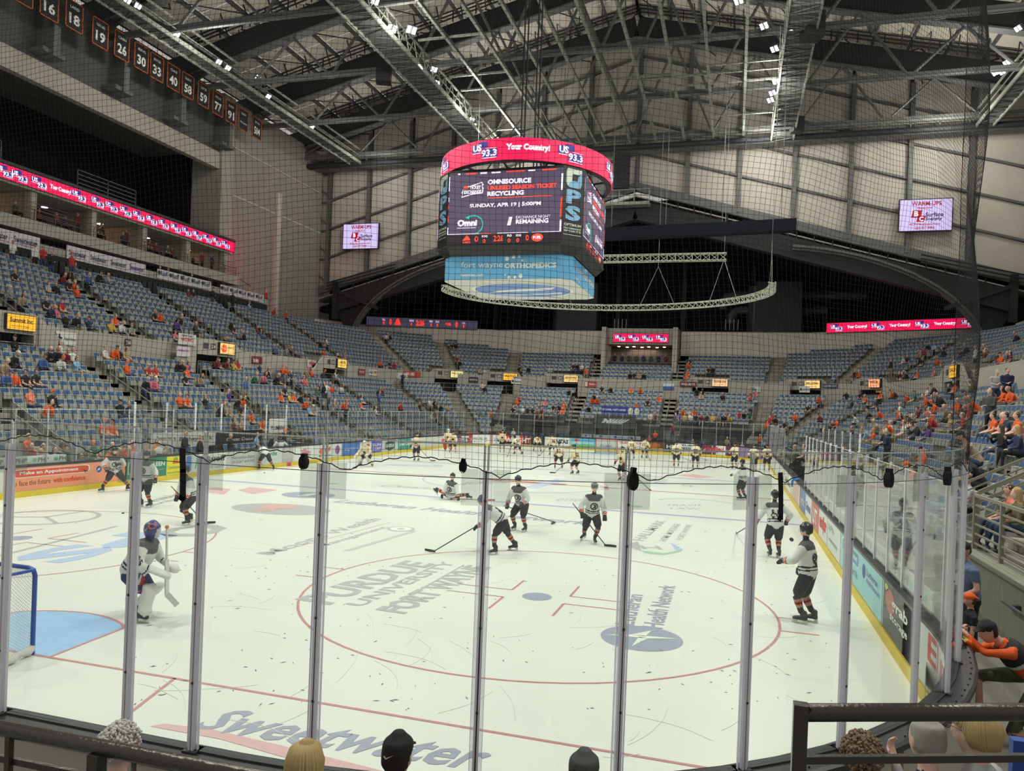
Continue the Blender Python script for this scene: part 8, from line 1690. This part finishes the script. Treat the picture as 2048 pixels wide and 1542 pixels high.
# larger people on the near right stand, each with his own look
sitm = person('near_sit', POSE['lap'], 'short', .02, fine=True, sleeves='short'); sitc = person('near_sit_cap', POSE['lean'], 'cap', .02, fine=True, sleeves='short', bulk=1.2); sitb = person('near_sit_bald', POSE['fold'], 'bald', .02, fine=True); sitl = person('near_sit_long', POSE['drink'], 'long', .02, fine=True); stnd = person('near_stand', POSE['standf'], 'short', .02, bulk=1.22, fine=True)
def onstand(u, v, me, c, lab, cap=None, hc=1, leg=0, sc=1.0, stnd_=False, ang=PI/2):
    hh = (1.66 if stnd_ else 1.2)*sc; best = None
    for k in range(2, 12):
        x = LOW['A'](k)+.35; z = LOW['z'](k)
        p = onX(u, v, x); e = abs(p.z-(z+hh))
        if best is None or e < best[0]: best = (e, x, p.y, z)
    return make_person('', '', (best[1], best[2], best[3]), ang, c, hc, leg, lab, 'people large in view on the near right stand', cap, sc, me, SKIN2)
onstand(1960, 878, sitc, 't', 'heavy man in beige shirt and black and orange cap, leaning forward', 'K', 1, 0, 1.12)
onstand(1948, 890, sitm, 'K', 'dark-haired kid in black beside the beige-shirted man', None, 0, 0, .85)
onstand(1983, 790, stnd, 'd', 'tall man in a grey jacket standing on the right stand steps', None, 1, 1, 1.06, True, PI/2+.6)
onstand(1993, 745, stnd, 'l', 'man in light grey quarter-zip standing in the right stand', None, 2, 0, 1.02, True, PI)
onstand(2014, 745, stnd, 'n', 'man in navy jacket standing beside the light grey one', None, 1, 0, 1.02, True, PI)
onstand(2008, 826, sitb, 'o', 'bald man in bright orange hooded top, right stand', None, 2, 0, 1.0)
onstand(1992, 834, sitm, 'o', 'young man in orange beside the bald man', None, 0, 0, 1.0)
onstand(2018, 830, sitm, 'n', 'dark-haired person with glasses in navy, right stand', None, 0, 1, 1.0)
onstand(2040, 838, sitm, 'o', 'person in orange jersey at the right picture edge', None, 1, 1, 1.0)
onstand(2010, 866, sitl, 'K', 'brown-haired person in a black coat with jeans', None, 1, 0, 1.0)
onstand(2042, 872, sitl, 'n', 'person in dark coat with a green beanie at the right edge', None, 3, 1, 1.0)
onstand(1968, 932, sitc, 'K', 'person in black hooded jacket and navy cap, hunched', 'n', 0, 1, 1.05)
onstand(1945, 940, sitm, 'l', 'person in white and maroon jersey beside the hunched one', None, 1, 1, 1.0)
onstand(2028, 1004, sitm, 'O', 'man in salmon shirt and jeans behind the olive railing', None, 1, 0, 1.02)
onstand(2046, 1010, sitl, 'G', 'blond person in camouflage jacket at the right picture edge', None, 3, 0, 1.0)
onstand(1846, 965, sitc, 'o', 'person in orange with a reflective look behind the glass', 'o', 0, 0, 1.0)
onstand(1776, 862, stnd, 'n', 'man in navy with white cap standing by bench glass', None, 4, 1, 1.0, True, PI/2)
# ================================================================ foreground: railings, platform, front row
mb = MB(); mb.prism([(-6, -9), (20, -9), (20, -2.3), (11.8, -1.9), (10.4, -2.6), (-6, -2.9)], 1.5, 1.7); obj('floor_platform', mb, CON, kind='structure')
mb = MB(); mb.box((0, -2.4, 0), (9.9, -.75, .52)); obj('floor_riser_left', mb, CON, kind='structure'); mb = MB(); mb.prism([(10.2, -2.3), (13.5, -1.9), (13.5, .4), (12.4, -.1), (10.9, -1.0), (10.3, -1.4)], 0, .95); obj('floor_riser_right', mb, CON, kind='structure')
FRM = M('front_rail_brown', (.065, .06, .05), .28, .6, bump=.15, scale=60)
t = thing('front_railing', (8.6, -3.2, 1.7), 'thick dark pipe railing crossing the lower left corner', 'railing')
A0 = Vector((6.9, -3.22, 2.82)); A1 = Vector((12.2, -3.12, 2.82)); mb = MB(); mb.tube([A0, A1], .0215, 16); obj('top_pipe', mb, FRM, t, True); mb = MB(); mb.beam(A0-U*.085, A1-U*.085, .012, .018); obj('lower_bar', mb, FRM, t)
for u, w in ((45, .016), (283, .034)):
    x = onZ(u, 1500, 2.75).x; mb = MB(); mb.beam((x, -3.2, 1.7), (x, -3.2, 2.81), w, w); obj('post', mb, FRM, t)
t = thing('front_railing', (10.6, -2.2, 1.7), 'thick dark pipe railing with corner post at lower right', 'railing')
A0 = onZ(1601, 1425, 2.82); A1 = onZ(2048, 1424, 2.82); A2 = A0+(A1-A0)*2.2; mb = MB(); mb.tube([A0, A2], .029, 16); obj('top_pipe', mb, FRM, t, True); mb = MB(); d_ = U*.155; mb.beam(A0-d_, A2-d_, .02, .024); obj('lower_bar', mb, FRM, t)
mb = MB(); mb.beam((A0.x, A0.y, 1.6), A0+U*.029, .045, .045); obj('post', mb, FRM, t)
def seated(u, v, z, me, c, lab, hc, cap=None, ang=.0, sc=1.0, leg=1, hh=1.2, skin=SKIN2):
    p = onZ(u, v, z); return make_person('', '', (p.x, p.y, z-hh*sc), ang, c, hc, leg, lab, 'spectators in the front row before the glass', cap, sc, me, skin)
def hair_on(o, kind, col, HC=Vector((0, .103, 1.20))):
    mb = MB(); rnd = random.Random(5)
    if kind == 'curly':
        for k in range(1100):
            a = rnd.uniform(0, 2*PI); z = rnd.uniform(-.55, 1); rr = math.sqrt(max(0, 1-z*z)); y = math.sin(a)
            if y > .55 and z < .25: continue
            q = rnd.uniform(.96, 1.16); mb.ball(HC+Vector((.092*q*rr*math.cos(a), -.02+.108*q*rr*y, .03+.10*z*q)), rnd.uniform(.005, .011), 0, 5, 4)
    else:
        n = 150
        for k in range(n):
            a = 2*PI*k/n+rnd.uniform(-.05, .05); y = math.sin(a); L = -.30 if kind == 'long' else (-.02 if y < .3 else .05)
            if y > .5 and kind == 'long': L = .04
            P_ = [HC+Vector((.015*math.cos(a), -.02+.015*y, .135)), HC+Vector((.075*math.cos(a), -.02+.09*y, .10)), HC+Vector((.098*math.cos(a), -.02+.115*y, .03))]
            if L < 0: P_ += [HC+Vector((.096*math.cos(a), -.03+.10*y, L*.4)), HC+Vector(((.085 if kind == 'long' else .075)*math.cos(a), -.045+.08*y, L if kind == 'long' else -.06))]
            mb.tube(P_, [.004]+[rnd.uniform(.005, .009)]*(len(P_)-2)+[.003], 5)
    c = obj('hair', mb, M('hairc_'+col, dict(white=(.62, .60, .57), blond=(.46, .33, .15), curls=(.20, .14, .09), grey=(.26, .23, .20))[col], .75), None, True); c.parent = o; return c
curl = person('near_curly', POSE['lap'], 'bald', .014); capm = person('near_cap', POSE['lap'], 'cap', .014, bulk=1.1, fine=False); lngm = person('near_long', POSE['lap'], 'long', .014); shrt = person('near_short', POSE['lap'], 'short', .014, bulk=1.1)
hair_on(seated(214, 1508, 1.76, curl, 'v', 'white curly-haired person seen from behind at lower left', 4), 'curly', 'white')
hair_on(seated(592, 1545, 1.74, lngm, 'g', 'blond long-haired person seen from behind at the bottom edge', 3), 'long', 'blond')
oc = seated(779, 1530, 1.76, capm, 'd', 'person in a black cap with white tick mark at the bottom edge', 0, 'K')
seated(1160, 1568, 1.74, capm, 'd', 'person in a grey cap barely in view at the bottom edge', 0, 'd')
hair_on(seated(1718, 1530, 2.0, curl, 'd', 'person with tousled grey-brown curls at lower right', 1, None, -.3), 'curly', 'curls')
seated(1880, 1500, 2.1, shrt, 'n', 'balding grey-haired man in navy jacket at lower right', 2, None, .45)
hs_ = dict(POSE['lap']); hs_['hands'] = [(-.30, .34, 1.0), (.1, .36, .62)]; hs_['pole'] = (-.3, -.2, -1)
gw_ = person('near_glasses', hs_, 'short', .013, fine=True); og = seated(1990, 1478, 2.2, gw_, 'l', 'short-haired blond person with glasses raising a fist, lower right', 3, None, .9)
hair_on(og, 'short', 'blond')
# glasses, cap mark
Hc = Vector((0, .02+.03*2.1+.02, 1.20)); mb = MB()
for s_ in (-1, 1):
    q = [Hc+Vector((s_*(.035+.026*math.cos(t)), .105, .01+.022*math.sin(t))) for t in np.linspace(0, 2*PI, 14)]; mb.tube(q, .0025, 5); mb.tube([Hc+Vector((s_*.06, .1, .015)), Hc+Vector((s_*.088, -.01, .015))], .0025, 5)
c = obj('glasses', mb, M('glasses_frame', (.05, .02, .02), .3), None); c.parent = og
mb = MB(); mb.add([Vector((x, -.012, z))+Vector((0, Hc.y-.115, Hc.z+.05)) for x, z in ((-.03, .005), (-.015, -.012), (.035, .02), (-.012, -.003), (-.022, .008))], [(0, 1, 2, 3, 4)]); c = obj('tick_mark', mb, M('mark_white', (.8, .8, .8), .5), None); c.parent = oc
mb = MB(); p = onZ(2040, 1470, 1.9); mb.box((p.x-.05, p.y-.05, p.z-.4), (p.x+.35, p.y+.02, p.z-.02)); obj('stadium_chair', mb, M('seat_bright_blue', (.02, .08, .35), .5), label='bright blue seat back at the lower right corner', cat='seat')
# folding chairs behind the far boards
for i in range(10):
    x = -9.6+.9*i if i < 6 else 5.5+1.1*(i-6); mb = MB(); mb.box((x-.22, 62.45, .75), (x+.22, 62.5, 1.22)); mb.box((x-.22, 62.1, .42), (x+.22, 62.5, .47)); 
    for a in (-.2, .2): mb.beam((x+a, 62.1, 0), (x+a, 62.5, 1.2), .03, .03); mb.beam((x+a, 62.5, 0), (x+a, 62.15, .45), .03, .03)
    obj('folding_chair', mb, M('chair_blue', (.05, .10, .28), .5), label='blue folding chair in the row behind the far boards', cat='chair', group='blue folding chairs behind the far boards')
# people past the three hundred that show largest are joined into one crowd
allp = [o for o in COL.objects if o.name.startswith('person') and o.get('category') == 'person']
keep = [o for o in allp if 'skater' in (o.get('group') or '')]; rest = [o for o in allp if 'skater' not in (o.get('group') or '')]
def dep(o):
    u, v, z = px(Vector(o.location)+Vector((0, 0, .9))); return z/o.scale[0]+(0 if -20 < u < 2068 and z > 0 else 500)+(40 if o.location.z > 12 else 0)
rest.sort(key=dep); n_keep = 299-len(keep); tail = rest[n_keep:]; VV, FF, MM, mats, tot = [], [], [], [], 0
for o in tail:
    me = o.data; n = len(me.vertices); a = np.empty(n*3, np.float32); me.vertices.foreach_get('co', a); a = a.reshape(-1, 3)*o.scale[0]
    c_, s_ = math.cos(o.rotation_euler.z), math.sin(o.rotation_euler.z); w = np.stack([a[:, 0]*c_-a[:, 1]*s_+o.location.x, a[:, 0]*s_+a[:, 1]*c_+o.location.y, a[:, 2]+o.location.z], -1)
    idx = []
    for sl in o.material_slots:
        if sl.material not in mats: mats.append(sl.material)
        idx.append(mats.index(sl.material))
    VV.append(w); FF += [tuple(j+tot for j in p.vertices) for p in me.polygons]; MM += [idx[p.material_index] for p in me.polygons]; tot += n
me = bpy.data.meshes.new('crowd'); me.from_pydata(np.concatenate(VV).tolist(), [], FF)
for m in mats: me.materials.append(m)
me.polygons.foreach_set('material_index', MM); me.polygons.foreach_set('use_smooth', [True]*len(FF)); me.update()
props(link('crowd', me), 'small distant spectators scattered over the far and upper seats', 'crowd', kind='stuff')
for o in tail: bpy.data.objects.remove(o)
bpy.context.view_layer.update()
